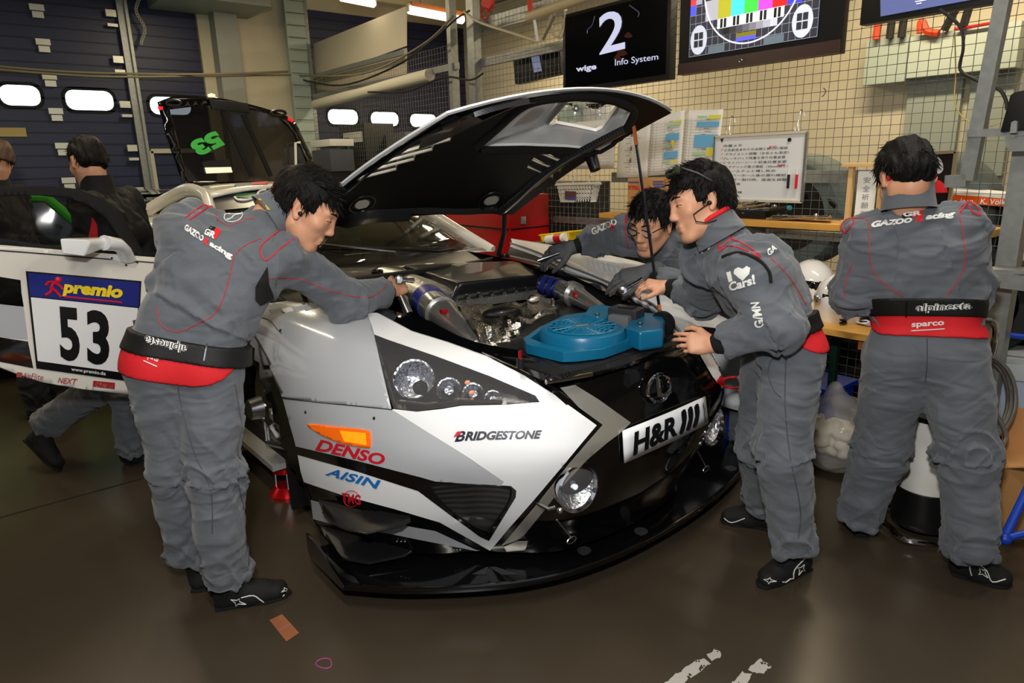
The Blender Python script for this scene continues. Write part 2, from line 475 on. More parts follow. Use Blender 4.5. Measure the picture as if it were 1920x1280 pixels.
for (px, py, w) in ((895, 250, .1), (858, 300, .06)):
    q = onX(px, py, XM); MB().box((XM, q.y, 1.9), (.08, w, 3.8)).build('post', GALV, t)
MB().box((XM, 8.93, 1.9), (.1, .12, 3.8)).build('post', GALV, t)
def rail_px(name, a, b, h=.05, x=XM, par=None, w=.04):
    A = onX(*a, x); B = onX(*b, x); z = (A.z+B.z)/2
    MB().box((x, (A.y+B.y)/2, z), (w, abs(A.y-B.y), h)).build(name, GALV, par or t)
rail_px('rail', (580, 192), (858, 112), .06)
rail_px('rail', (590, 152), (760, 87), .05)
rail_px('rail', (895, 128), (1060, 75), .07, XM+.05)
rail_px('rail', (895, 55), (1060, 0), .12, XM+.1)
rail_px('rail', (1040, 420), (1600, 432), .05, XM+.02)
rail_px('rail', (1150, 325), (1700, 340), .07, XM+.06)
MB().box((XM, 4.9, .12), (.04, 8, .05)).build('rail', GALV, t)
# mesh covered pilaster at the end of the partition
qa = onY(548, 150, 8.8); qb = onY(582, 150, 8.8)
mb = MB()
for k in range(24): mb.tube([(qa.x+(qb.x-qa.x)*0, 8.78, .4+k*.14), (qb.x, 8.78, .4+k*.14)], .004, 4)
mb.build('pilaster_mesh', WIRE, t)
MB().box(((qa.x+qb.x)/2, 8.86, 1.9), (qb.x-qa.x, .08, 3.8)).build('pilaster', M('pale_galvanised', (165, 180, 172), .5, .3), t)
# rolled tarpaulin panel behind the far mesh
A = [onX(588, 82, XM+.12), onX(588, 150, XM+.12), onX(760, 86, XM+.12), onX(760, 12, XM+.12)]
tag(MB().prism(A, (.02, 0, 0)).build('tarpaulin_sheet', M('tarpaulin', (205, 198, 178), .7)), 'pale tarpaulin sheet tied behind the far wire mesh', 'tarpaulin')
A = [onX(588, 152, XM+.1), onX(588, 190, XM+.1), onX(760, 138, XM+.1), onX(760, 90, XM+.1)]
tag(MB().prism(A, (.02, 0, 0)).build('tarpaulin_sheet', M('tarpaulin2', (190, 180, 160), .7)), 'lower cream sheet hanging under the tarpaulin rail', 'tarpaulin')
A = onX(592, 196, XM-.05); B = onX(806, 140, XM-.05)
tag(MB().tube([A, B], .06, 12).build('rolled_blind', M('blind_cloth', (205, 200, 185), .8)), 'rolled white blind fixed under the sloping rail', 'blind')
# wall beyond the partition
XW = 6.55
struct(MB().box((XW+.1, 3.2, 1.9), (.2, 11.8, 3.8)).build('wall_right', CREAM))
struct(MB().box((-8.1, 2, 1.9), (.2, 14.2, 3.8)).build('wall_left', CREAM))
struct(MB().box((2.2, -5.0, 3.4), (17, .2, 1.0)).box((5.9, -5, 1.5), (6, .2, 3)).box((-6.3, -5, 1.5), (3.6, .2, 3)).build('wall_front', CREAM))  # unseen wall; the gap behind the camera is an assumed opening
# ceiling beams and tubes
for (y, ) in ((3.0,), (6.0,), (8.4,)):
    struct(MB().box((0.6, y, 3.74), (16, .12, .2)).build('trim_2', M('beam_paint', (190, 180, 150), .6)))
def tube_lamp(A, B, label, lit=9.0, r=.02):
    A = V(A); B = V(B); t = thing('fluorescent_lamp', label, 'lamp', (A+B)/2, 'ceiling tube lamps')
    up = V((0, 0, .05))
    MB().bar(A+up, B+up, .1, .05).build('lamp_housing', M('lamp_housing_orange', (226, 130, 60), .5), t)
    MB().tube([A-V((0, 0, .005)), B-V((0, 0, .005))], r, 10).build('tube', M('lit_tube', (255, 240, 205), .3, emit=lit), t)
    for q in (A*.8+B*.2, A*.2+B*.8): MB().tube([q+up, V((q.x, q.y, 3.83))], .006, 6).build('hanger_rod', STEEL, t)
    MB().box(A+up*.3, (.05, .05, .09)).build('end_cap', WHT, t); MB().box(B+up*.3, (.05, .05, .09)).build('end_cap', WHT, t)
    return t
tube_lamp(onZ(768, 17, 3.35), onZ(866, 36, 3.35), 'lit fluorescent lamp on orange housing beyond the mesh post', r=.05)
tube_lamp(onZ(640, -6, 3.35), onZ(700, 6, 3.35), 'lit fluorescent lamp cut by the top edge of the photo', r=.04)
# ---- cables strung across the hall
def cable(pts, r, mat, label, name='cable', n=6):
    return tag(MB().tube(smoothpoly(pts, n, closed=False), r, 6).build(name, mat), label, 'cable')
GREYC = M('grey_cable', (120, 112, 92), .6); BLKC = M('black_cable', (25, 24, 22), .6); WHC = M('white_cable', (200, 190, 160), .5)
cable([onY(-30, 122, 8.3), onY(100, 133, 8.3), onY(230, 138, 8.3), onY(400, 139, 8.3), onY(540, 134, 8.6)], .012, GREYC, 'upper grey cable strung across the blue gate')
cable([onY(-30, 128, 8.2), onY(120, 140, 8.2), onY(250, 144, 8.2), onY(545, 140, 8.6)], .012, GREYC, 'lower grey cable strung across the blue gate')
cable([onX(560, 148, 3.85), onX(640, 160, 3.8), onX(740, 125, 3.8), onX(810, 75, 3.8), onX(852, 38, 3.8), onX(880, 20, 3.8)], .01, BLKC, 'black cable sagging from the far post to the lamp post')
cable([onX(560, 142, 3.8), onX(680, 138, 3.75), onX(790, 85, 3.75), onX(850, 30, 3.75)], .01, GREYC, 'grey cable looping below the far post')
cable([onX(690, 172, 3.85), onX(760, 172, 3.85), onX(830, 145, 3.85), onX(880, 150, 3.85), onX(905, 138, 3.85)], .009, BLKC, 'dark cable tied along the sloping mesh rail')
cable([onX(870, 22, 3.8), onX(900, 42, 3.8), onX(960, 62, 3.8), onX(1008, 78, 3.8)], .012, WHC, 'white cable running to the small screen bracket')
for k in range(2):
    cable([onX(1022, 78-k*4, 3.82), onX(1036, 20-k*2, 3.82), onX(1058, 22, 3.82), onX(1056-k*5, 60, 3.82), onX(1048-k*6, 72-k*3, 3.82), onX(1034-k*4, 50, 3.82), onX(1040, 22, 3.82)], .008, WHC, ('outer' if k else 'inner')+' white cable loop beside the large info screen')
cable([onX(585, 330, 3.8), onX(590, 260, 3.8)], .004, M('thin_wire', (180, 150, 110), .5), 'thin buff wire by the far mesh post')
# red strap and carabiner
q = onX(912, 10, 3.75)
t = thing('red_clamp', 'red hanging clamp with steel ring above the hood', 'clamp', q)
MB().prism([onX(905, -10, 3.75), onX(902, 8, 3.75), onX(912, 22, 3.75), onX(922, 8, 3.75), onX(920, -10, 3.75)], (.03, 0, 0)).build('strap', M('red_strap', (215, 50, 40), .6), t)
MB().tube([onX(909+7*math.cos(a), 26+11*math.sin(a), 3.75) for a in np.linspace(0, 2*PI, 13)[:-1]], .007, 6, closed=True).build('ring', RED, t)
tag(MB().prism([onX(988, -5, 3.7), onX(990, 25, 3.7), onX(997, 22, 3.7), onX(996, -5, 3.7)], (.01, 0, 0)).build('red_strap', MATS['red_strap']), 'red strap wrapped on the screen boom', 'strap')
A = onX(990, 32, 3.72); B = onX(1120, -14, 3.72)
t = thing('screen_boom', 'thick cream steel tube carrying the info screens', 'boom', A)
MB().tube([A, B], .035, 12).build('boom_tube', M('cream_paint', (205, 190, 150), .4), t)
MB().tube([onX(1002, 38, 3.72), onX(1008, 78, 3.72)], .012, 8).build('hanger', WHT, t)
MB().tube([onX(1040, 30, 3.72), onX(1018, 74, 3.72)], .01, 8).build('hanger', GREYC, t)
# ---- screens
def screen_quad(x, pts): return [onX(px, py, x) for px, py in pts]
EM = lambda n, c, e=1.0: M('screen_'+n, c, .3, emit=e)
def screen(name, label, q, x, frame, sc, group='race info screens'):
    """q: outer bl, br, tr, tl points; sc: material of the lit face"""
    t = thing(name, label, 'screen', sum(q, V((0, 0, 0)))/4, group)
    MB().prism(q, (.07, 0, 0)).build('casing', frame, t, bevel=.006)
    c = sum(q, V((0, 0, 0)))/4
    return t
SB = M('screen_black', (7, 8, 11), .12, emit=0.06)
# big screen 2
xs = 3.82
q = [onX(1056, 178, xs), onX(1254, 148, xs), onX(1256, -24, xs), onX(1052, 8, xs)]
q[0].z = q[1].z; q[3].z = q[2].z = onX(1256, -24, xs).z; q[2].y = q[1].y; q[3].y = q[0].y
t = screen('info_screen', 'large black screen showing a grey figure 2', q, xs, BLK, SB)
fn = quadmap([tuple(p) for p in q]); o_ = V((-.004, 0, 0))
qi = [fn(.03, .06)+o_, fn(.97, .06)+o_, fn(.97, .96)+o_, fn(.03, .96)+o_]
pnl = MB().poly(qi).build('panel', SB, t)
fi = quadmap([tuple(p+o_) for p in qi])
LAV = EM('lavender', (190, 195, 225), .8)
mb = MB(); flat_text(mb, '2', [onX(1124, 103, xs-.01), onX(1172, 91, xs-.01), onX(1171, 15, xs-.01), onX(1122, 27, xs-.01)], bold=.012); mb.build('figure', LAV, pnl)
mb = MB(); flat_text(mb, 'Info System', [onX(1153, 127, xs-.01), onX(1234, 115, xs-.01), onX(1234, 100, xs-.01), onX(1153, 111, xs-.01)], bold=.002); mb.build('caption', LAV, pnl)
mb = MB(); flat_text(mb, 'wige', [onX(1080, 138, xs-.01), onX(1118, 133, xs-.01), onX(1118, 119, xs-.01), onX(1080, 125, xs-.01)], bold=.03); mb.build('caption', LAV, pnl)
for pts in ([(1101, 63), (1102, 55), (1108, 50), (1112, 42), (1115, 30)], [(1180, 10), (1190, 17), (1198, 24), (1196, 32)]):
    MB().tube([onX(px, py, xs-.01) for px, py in smoothpoly(pts, 4, False)], .004, 4).build('smoke_streak', EM('smoke', (60, 70, 90), .4), pnl)
for (cx, cy, r) in ((1166, 98, 9), (1178, 66, 7), (1158, 108, 7)):
    MB().poly([onX(cx+r*(1+.3*math.sin(3*a))*math.cos(a), cy+r*.8*math.sin(a), xs-.007) for a in np.linspace(0, 2*PI, 13)[:-1]]).build('ember_glow', EM('ember', (60, 18, 8), .25), pnl)
# small screen 1
xs = 4.05
q = [onX(966, 158, xs), onX(1052, 138, xs), onX(1049, 76, xs), onX(960, 100, xs)]
t = screen('info_screen', 'smaller black screen showing a grey figure 1', q, xs, BLK, SB)
mb = MB(); flat_text(mb, '1', [onX(1001, 136, xs-.01), onX(1016, 133, xs-.01), onX(1011, 104, xs-.01), onX(996, 108, xs-.01)], bold=.012); mb.build('figure', EM('dimlav', (110, 120, 150), .7), t)
# test card screen
xs = 3.80
q = [onX(1271, 142, xs), onX(1573, 98, xs), onX(1577, -120, xs), onX(1271, -80, xs)]
zb = (q[0].z+q[1].z)/2; q[0].z = q[1].z = zb; zt = zb+.70; q[2].z = q[3].z = zt; q[2].y = q[1].y; q[3].y = q[0].y
t = screen('test_card_screen', 'brown framed screen showing a colour bar test card', q, xs, BLK, SB)
fn = quadmap([tuple(p+V((-.003, 0, 0))) for p in q])
MB().prism([fn(0, 0), fn(1, 0), fn(1, .095), fn(0, .095)], (.01, 0, 0)).build('lower_bezel', M('brown_bezel', (62, 44, 42), .25), t)
mb = MB(); flat_text(mb, 'LG', [fn(.455, .035)+V((-.003, 0, 0)), fn(.48, .035)+V((-.003, 0, 0)), fn(.48, .06)+V((-.003, 0, 0)), fn(.455, .06)+V((-.003, 0, 0))], bold=.01)
mb.tube([fn(.438+.009*math.cos(a), .047+.014*math.sin(a))+V((-.003, 0, 0)) for a in np.linspace(0, 2*PI, 11)[:-1]], .0015, 4, closed=True); mb.build('badge', CHROME, t)
# test card face, u along the bottom, v up, laid out from the visible corners
A = onX(1292, 109, xs-.006); B = onX(1532, 66, xs-.006); A.z = B.z = (A.z+B.z)/2
cw = (A-B).length; ch_ = .56; cu = (B-A).normalized()
def tcp(u, v, o=0.0): return A + cu*(u*cw) + V((-o, 0, v*ch_))
face = MB().poly([tcp(0, 0), tcp(1, 0), tcp(1, 1), tcp(0, 1)]).build('panel', EM('cardgrey', (42, 44, 54), .8), t)
GREYL = EM('grid', (150, 155, 175), .8)
mb = MB(); NU, NV = 20, 12
for i in range(NU+1): mb.prism([tcp(i/NU-.0012, 0, .001), tcp(i/NU+.0012, 0, .001), tcp(i/NU+.0012, 1, .001), tcp(i/NU-.0012, 1, .001)], (-.0004, 0, 0))
for i in range(NV+1): mb.prism([tcp(0, i/NV-.002, .001), tcp(1, i/NV-.002, .001), tcp(1, i/NV+.002, .001), tcp(0, i/NV+.002, .001)], (-.0004, 0, 0))
mb.build('grid_line', GREYL, face, smooth=0)
def patch(u0, u1, v0, v1, c, o=.003, e=.8, nm='colour_patch'):
    return MB().poly([tcp(u0, v0, o), tcp(u1, v0, o), tcp(u1, v1, o), tcp(u0, v1, o)]).build(nm, EM('c%02x%02x%02x' % c, c, e), face)
for k, c in enumerate(((180, 180, 190), (185, 180, 40), (70, 225, 245), (60, 225, 70), (225, 70, 245), (220, 20, 25), (60, 60, 245))):
    patch(.135+k*.107, .135+(k+1)*.107, .335, .535, c)
patch(.13, .90, .535, .66, (6, 6, 8))
mb = MB(); flat_text(mb, 'wige - Info Page 10', [tcp(.30, .57, .005), tcp(.74, .57, .005), tcp(.74, .645, .005), tcp(.30, .645, .005)], bold=.008); mb.build('caption', EM('white', (235, 238, 245), .9), face)
patch(.24, .76, .235, .335, (225, 228, 240), .0035)
for k in range(5): patch(.265+k*.105, .265+k*.105+.02, .24, .33, (6, 6, 8), .004); patch(.265+k*.105+.03, .265+k*.105+.05, .24, .33, (6, 6, 8), .004)
for k in range(8): patch(.29+k*.053, .29+(k+1)*.053, .165, .235, (20+k*26, 20+k*26, 26+k*27), .0035)
patch(.40, .56, .115, .155, (125, 115, 20), .004); patch(.40, .56, .075, .115, (90, 90, 235), .004)
patch(.17, .31, .0, .075, (95, 108, 118), .003); patch(.62, .77, .0, .075, (95, 108, 118), .003)
for k, c in enumerate(((80, 90, 240), (220, 60, 80), (210, 80, 210), (70, 180, 90), (60, 170, 180), (165, 160, 50), (200, 200, 210))):
    patch(0, .05, .42+k*.1, .42+(k+1)*.1, c)
for k in range(5): patch(.05, .1, .52+k*.1, .57+k*.1, (165, 168, 185), .003) if k % 2 == 0 else patch(.05, .1, .52+k*.1, .6+k*.1, (6, 6, 8), .003)
for k in range(4): patch(.155+k*.026, .166+k*.026, .70, .83, (235, 238, 245), .004)
patch(.30, .45, .70, 1.0, (120, 124, 138), .0025)
for k in range(6): patch(.32+k*.02, .327+k*.02, .77, .95, (225, 228, 240), .004)
patch(.95, 1, .62, .75, (110, 125, 30)); patch(.95, 1, .5, .62, (95, 108, 118))
for (u, v) in ((.085, .16), (.895, .16)):
    MB().poly([tcp(u+.073*math.cos(a), v+.15*math.sin(a), .005) for a in np.linspace(0, 2*PI, 29)[:-1]]).build('corner_circle', EM('white2', (200, 205, 220), .8), face)
    for i in (-1, 0):
        for j in (-1, 0): patch(u+i*.042+.003, u+i*.042+.039, v+j*.08+.006, v+j*.08+.074, (38, 40, 50), .007)
MB().tube([tcp(.5+.375*math.cos(a), .62+.575*math.sin(a), .006) for a in np.linspace(PI*1.04, PI*1.95, 40)], .0042, 4).build('big_circle', EM('white', (235, 238, 245), .9), face)
# third screen
xs = 3.70
q = [onX(1611, 51, xs), onX(1874, 0, xs), onX(1874, -130, xs), onX(1610, -90, xs)]
q[0].z = q[1].z = (q[0].z+q[1].z)/2; q[2].z = q[3].z = q[0].z+.5; q[2].y = q[1].y; q[3].y = q[0].y
t = screen('timing_screen', 'black screen with a blue page at the top right', q, xs, BLK, SB)
MB().poly([onX(1651, 31, xs-.006), onX(1852, -6, xs-.006), onX(1852, -90, xs-.006), onX(1650, -40, xs-.006)]).build('panel', EM('slate', (82, 90, 135), .8), t)
mb = MB()
for (x0, y0, l) in ((1716, 4, 20), (1718, 8, 10), (1714, -3, 22)):
    mb.prism([onX(x0, y0, xs-.009), onX(x0+l, y0-l*.17, xs-.009), onX(x0+l, y0-l*.17-1.6, xs-.009), onX(x0, y0-1.6, xs-.009)], (-.0005, 0, 0))
mb.build('caption', EM('white', (235, 238, 245), .9), t)
# ---- electric cabinets and ducts on the far wall
def wall_box(name, pts, label, col, cat, x=XW-.12, d=.12, extra=None):
    q = [onX(px, py, x) for px, py in pts]
    z0 = (q[0].z+q[1].z)/2; z1 = (q[2].z+q[3].z)/2
    y0 = (q[0].y+q[3].y)/2; y1 = (q[1].y+q[2].y)/2
    o = MB().box((x+d/2, (y0+y1)/2, (z0+z1)/2), (d, abs(y1-y0), z1-z0)).build(name, col, bevel=.01)
    return tag(o, label, cat)
GRG = M('pale_green_enamel', (178, 190, 178), .4)
wall_box('electric_cabinet', [(1616, 160), (1695, 153), (1705, 65), (1626, 75)], 'smaller pale green electric cabinet behind the mesh', GRG, 'cabinet', x=XW-.21, d=.2)
wall_box('electric_cabinet', [(1696, 152), (1910, 120), (1912, 35), (1706, 72)], 'long pale green electric cabinet beside the steel post', M('pale_green_enamel2', (190, 200, 186), .4), 'cabinet', x=XW-.21, d=.2)
wall_box('cable_duct', [(1688, 330), (1790, 330), (1800, 140), (1700, 150)], 'flat grey duct plate below the long cabinet', M('grey_enamel', (150, 158, 148), .5), 'duct', x=XW-.07, d=.06)
wall_box('cable_duct', [(1806, 330), (1885, 330), (1900, 125), (1815, 135)], 'second grey duct plate next to the window post', M('grey_enamel', (150, 158, 148), .5), 'duct', x=XW-.07, d=.06)
ORC = M('orange_cable', (225, 70, 30), .5)
for k, (pts, mat, lb) in enumerate((([(1643, 74), (1645, 55), (1650, 30)], ORC, 'orange cable bundle rising behind the small cabinet'), ([(1726, 62), (1728, 40), (1738, 58), (1760, 62)], ORC, 'orange cable loop above the long cabinet'), ([(1790, 55), (1850, 45), (1870, 40)], RED, 'red cable lying on the long cabinet'), ([(1668, 72), (1672, 40), (1676, 10)], BLKC, 'dark cable bundle behind the third screen'), ([(1690, 70), (1694, 40), (1698, 10)], BLKC, 'dark conduit between the two cabinets'), ([(1770, 58), (1785, 30), (1800, 5)], BLKC, 'slanted dark conduit above the long cabinet'), ([(1806, 50), (1815, 20), (1820, 0)], BLKC, 'dark conduit right of the slanted one'))):
    cable([onX(px, py, XW-.25) for px, py in pts], .03 if k != 2 else .012, mat, lb)
cable([onX(1762, 18, 3.62), onX(1800, 50, 3.62), onX(1806, 90, 3.6), onX(1800, 130, 3.6), onX(1830, 150, 3.55), onX(1870, 165, 3.5), onX(1885, 185, 3.48), onX(1888, 205, 3.47)], .007, BLKC, 'black cable hanging from the third screen to the monitor')
cable([onX(1790, 60, 3.9), onX(1792, 140, 3.9), onX(1790, 190, 3.9), onX(1808, 222, 3.9), onX(1850, 236, 3.9), onX(1875, 230, 3.9)], .003, M('yellow_wire', (190, 165, 90), .5), 'thin yellow wire sagging behind the steel post')
# ================================================================ the race car
XC = 1.95
car = thing('race_car', 'white, grey and black race car with raised hood and number 53 on its open door', 'race car', (XC, 3.4, 0))
PW = M('white_vinyl', (236, 238, 240), 0.22, coat=.6)
PG = M('grey_paint_gloss', (178, 181, 186), 0.2, coat=.8)
PB = M('black_gloss', (7, 7, 8), 0.08, coat=.6)
PS = M('mirror_vinyl', (205, 203, 196), 0.24, .75)
CARB = carbon('carbon_weave'); CARBD = carbon('carbon_dark', (8, 8, 9), (26, 26, 27), 220, .38)
ALU = M('aluminium', (215, 215, 212), 0.25, .9); ALU_R = M('rough_aluminium', (200, 200, 196), 0.38, .9, bump=.25, bump_scale=60)
FOIL = M('foil_blanket', (222, 219, 210), 0.2, 1.0, bump=.5, bump_scale=90)
RANO = M('red_anodised', (200, 20, 30), 0.25, .6); BHOSE = M('blue_silicone', (32, 44, 130), .35)
GLASS = M('clear_lens', (255, 255, 255), 0.02, trans=1.0, ior=1.12)
# plan line: (half width, y)
PLAN = [(0, 1.50), (.25, 1.512), (.45, 1.56), (.60, 1.66), (.74, 1.80), (.86, 1.98), (.945, 2.20), (.99, 2.45), (1.01, 2.75), (1.02, 3.1), (1.02, 3.5), (1.01, 3.95)]
PR = {0: [(.16, .16), (.15, .22), (.09, .35), (.03, .5), (0, .62), (.01, .70), (.025, .78), (.045, .84), (.07, .885), (.15, .91), (.45, .93)],
      2: [(.18, .16), (.17, .22), (.10, .35), (.035, .5), (.0, .62), (.015, .70), (.05, .78), (.09, .84), (.13, .885), (.21, .915), (.5, .93)],
      4: [(.2, .16), (.17, .22), (.09, .35), (.03, .5), (0, .62), (.03, .72), (.09, .80), (.16, .87), (.21, .91), (.29, .945), (.55, .95)],
      6: [(.08, .14), (.06, .22), (.02, .35), (0, .5), (.005, .62), (.025, .72), (.065, .82), (.13, .90), (.22, .95), (.41, .985), (.65, .99)],
      8: [(.03, .12), (.02, .22), (.0, .38), (0, .52), (0, .64), (.005, .74), (.02, .84), (.05, .93), (.12, 1.0), (.35, 1.03), (.62, 1.03)],
      11: [(.03, .12), (.02, .22), (.0, .38), (0, .52), (0, .64), (.005, .74), (.02, .86), (.05, .96), (.12, 1.04), (.34, 1.08), (.62, 1.08)]}
def front_form():
    plan = smoothpoly([(-p[0], p[1]) for p in PLAN[2:0:-1]] + PLAN, 6, closed=False)[12:]
    n = len(plan); ks = sorted(PR); half = []
    for i, (u, y) in enumerate(plan):
        st = i/6
        a = max(k for k in ks if k <= st+1e-6); b = min([k for k in ks if k > a] or [a]); f = 0 if a == b else (st-a)/(b-a)
        f = f*f*(3-2*f) if False else f
        p0 = plan[max(i-1, 0)] if i else (-plan[1][0], plan[1][1]); p1 = plan[min(i+1, n-1)]
        t = np.array((p1[0]-p0[0], p1[1]-p0[1])); t /= np.linalg.norm(t); nx, ny = -t[1], t[0]
        prof = [((1-f)*c[0]+f*d[0], (1-f)*c[1]+f*d[1]) for c, d in zip(PR[a], PR[b])]
        prof = smoothpoly(prof, 4, closed=False)
        half.append([V((u+nx*d, y+ny*d, z)) for d, z in prof])
    rows = [[V((XC-p.x, p.y, p.z)) for p in r] for r in half[::-1]] + [[V((XC+p.x, p.y, p.z)) for p in r] for r in half[1:]]
    return rows
ROWS = front_form()
fm = MB(); fm.grid(ROWS); FRONT = Form(fm.v, fm.f)
HEAD = [(702, 630), (728, 639), (816, 669), (917, 706), (1004, 743), (1013, 753), (950, 758), (866, 760), (829, 766), (782, 771), (739, 766), (716, 690)]
def arch_y(z): return float(np.interp(z, (.1, .32, .42, .59, .74, .86, .93, .955), (2.56, 2.62, 2.70, 2.79, 2.90, 3.03, 3.2, 3.4)))
def in_arch(p): return abs(p.x-XC) > .7 and p.z < .955 and p.y > arch_y(p.z) and not (p.y > 3.88)
def in_arch_l(p): return False
mb = MB()
for v, f in ((fm.v, fm.f),):
    keep = []
    mrow = len(ROWS[0])-1
    for j_, q in enumerate(f):
        c = sum((V(v[i]) for i in q), V())/4
        if j_ % mrow >= 37: continue
        if in_arch(c) or in_arch_l(c): continue
        px, py, w = proj(c)
        if inside((px, py), HEAD): continue
        if abs(c.x-XC) < .4 and c.y > 1.75 and c.z > .9: continue
        keep.append(q)
    mb.add([V(p) for p in v], keep)
bump = mb.build('front_body_shell', PB, car, smooth=60)
# shrink the dark shell a little so that the vinyl lies on it
for v in bump.data.vertices:
    pass
L1, L2, L3, L4 = .003, .0045, .006, .0075
# grey fender panel
ARCH = [(440, 616), (452, 611), (477, 629), (500, 668), (517, 714), (531, 745)]
mb = MB(); lay(mb, FRONT, ARCH + [(640, 757), (735, 768), (716, 690), (702, 630), (697, 610), (688, 588), (660, 580), (600, 571), (540, 566), (500, 570), (470, 588)], step=9, off=L2)
fen = mb.build('fender', PG, car, smooth=60, solid=.004)
mb = MB(); lay_line(mb, FRONT, [(531, 746), (600, 754), (660, 760), (737, 768)], .0016, L3); lay_line(mb, FRONT, [(470, 592), (505, 600), (522, 618), (530, 626)], .0014, L3); mb.build('panel_gap', BLKM, fen)
mb = MB()
for p in ((528, 620), (575, 772), (703, 784)):
    q = FRONT.hit(*p, L2); mb.ell(q, (.006, .006, .006), u=8, v=6)
mb.build('fastener', BLKM, fen)
edge_ = [(452, 611), (477, 629), (500, 668), (517, 714), (531, 746), (545, 795), (557, 840), (571, 903), (584, 937), (590, 975), (597, 1028)]
ep = [FRONT.hit(*p, L1) for p in smoothpoly(edge_, 4, False)]
MB().grid([ep, [p+V((.012, .018, 0)) for p in ep], [p+V((.07, .02, 0)) for p in ep]]).build('arch_lip', M('arch_black', (16, 16, 17), .5), fen, smooth=60)
# louvre step on the fender top
mb = MB()
for k in range(4):
    a = FRONT.hit(512+k*22, 590-k*2, .004); b = FRONT.hit(560+k*20, 584-k*3, .004)
    mb.prism([a, b, b+V((0, .03, .016)), a+V((0, .03, .016))], (0, .012, -.004))
mb.build('louvre', PG, fen)
# white nose and bumper vinyl with the headlight opening
WH = [(688, 588), (712, 587), (772, 619), (840, 640), (913, 666), (985, 703), (1040, 738), (1062, 757), (1118, 797), (1060, 866), (1000, 937), (955, 988), (919, 1031), (825, 978), (740, 953), (642, 927), (571, 903), (565, 884), (557, 840), (545, 795), (531, 746), (640, 757), (735, 768)]
WHL = WH + [(716, 690), (702, 630), (697, 610)]
outer = [(688, 588), (712, 587), (772, 619), (840, 640), (913, 666), (985, 703), (1040, 738), (1062, 757), (1118, 797), (1060, 866), (1000, 937), (955, 988), (919, 1031), (825, 978), (740, 953), (642, 927), (571, 903), (565, 884), (557, 840), (545, 795), (531, 746), (640, 757), (735, 768),
         (739, 767), (782, 772), (829, 767), (866, 761), (950, 759), (1012, 754), (1004, 742), (917, 705), (816, 668), (728, 638), (702, 628), (697, 610)]
mb = MB(); lay(mb, FRONT, outer, step=9, off=L1)
wb = mb.build('bumper_vinyl', PW, car, smooth=60)
mb = MB(); lay(mb, FRONT, [(532, 747), (640, 758), (738, 769), (800, 808), (880, 857), (945, 901), (939, 909), (817, 901), (789, 893), (680, 865), (557, 836), (545, 795)], step=9, off=L2); mb.build('grey_vinyl', PG, wb, smooth=60)
mb = MB(); lay(mb, FRONT, [(557, 836), (680, 865), (789, 893), (817, 901), (958, 909), (968, 918), (967, 930), (917, 1012), (900, 1004), (850, 968), (785, 919), (675, 884), (557, 851)], step=9, off=L2); bs = mb.build('black_stripe', PB, wb, smooth=60)
VENT = [(806, 908), (815, 905), (900, 908), (952, 913), (958, 922), (950, 945), (920, 987), (910, 990), (880, 978), (850, 958), (820, 928)]
mb = MB(); lay(mb, FRONT, VENT, step=8, off=L3); mb.build('carbon_vent', CARB, wb, smooth=60)
mb = MB(); lay_line(mb, FRONT, VENT+[VENT[0]], .004, L3, n=3); mb.build('vent_rim', BLK, wb)
mb = MB(); lay(mb, FRONT, [(584, 936), (640, 951), (770, 986), (817, 994), (900, 1033), (724, 998), (614, 979), (588, 972)], step=9, off=L1); mb.build('lower_grey_vinyl', PG, wb, smooth=60)
mb = MB(); lay(mb, FRONT, [(1050, 727), (1078, 722), (1122, 749), (1182, 792), (1160, 813), (1137, 830), (1100, 861), (1055, 910), (1015, 962), (984, 1000), (968, 1012), (940, 1022), (1005, 945), (1066, 868), (1129, 796), (1085, 764)], step=9, off=L1); mb.build('mirror_stripe', PS, car, smooth=60)
# lettering on the bumper
NAVY = M('navy_print', (18, 20, 40), .4); RPR = M('red_print', (205, 25, 45), .4); BPR = M('blue_print', (30, 110, 190), .4); BPRT = M('black_print', (10, 10, 12), .4); WPR = M('white_print', (235, 235, 235), .4)
mb = MB(); lay_text(mb, FRONT, 'RIDGESTONE', [(872, 826), (1014, 822), (1016, 806), (874, 809)], off=L3, bold=.045, shear=.2); lay_text(mb, FRONT, 'B', [(853, 828), (872, 827), (874, 808), (857, 809)], off=L3, bold=.03, shear=.25); s_ = mb.build('tyre_maker_lettering', NAVY, wb)
mb = MB(); lay(mb, FRONT, [(851, 820), (858, 809), (868, 808), (862, 816)], step=5, off=L4); mb.build('red_wedge', RPR, s_)
mb = MB(); lay_text(mb, FRONT, 'DENSO', [(593, 843), (720, 872), (726, 851), (601, 822)], off=L3, bold=.035, shear=.12); mb.build('denso_lettering', RPR, wb)
mb = MB(); lay_text(mb, FRONT, 'AISIN', [(611, 889), (712, 916), (716, 899), (622, 876)], off=L3, bold=.03, shear=.15, spacing=1.05); mb.build('aisin_lettering', BPR, wb)
mb = MB(); lay_text(mb, FRONT, 'TMG', [(645, 941), (679, 945), (678, 926), (643, 922)], off=L3, bold=.03, shear=.1)
lay_line(mb, FRONT, [(661+15*math.cos(a), 933+15*math.sin(a)) for a in np.linspace(0, 2*PI, 13)], .0012, L3, n=2); mb.build('round_badge', RPR, wb)
# amber side marker
mb = MB(); lay(mb, FRONT, smoothpoly([(581, 797), (588, 794), (640, 800), (690, 806), (697, 815), (697, 835), (690, 838), (650, 831), (610, 816)], 3), step=6, off=.01); mk = mb.build('side_marker', M('amber_lens', (245, 105, 15), .15, coat=.5, emit=.25), car, solid=.01)
mb = MB(); lay(mb, FRONT, [(642, 806), (690, 811), (692, 833), (650, 826)], step=6, off=.0125); mb.build('marker_reflector', M('amber_bright', (255, 165, 20), .2, emit=.4), mk)
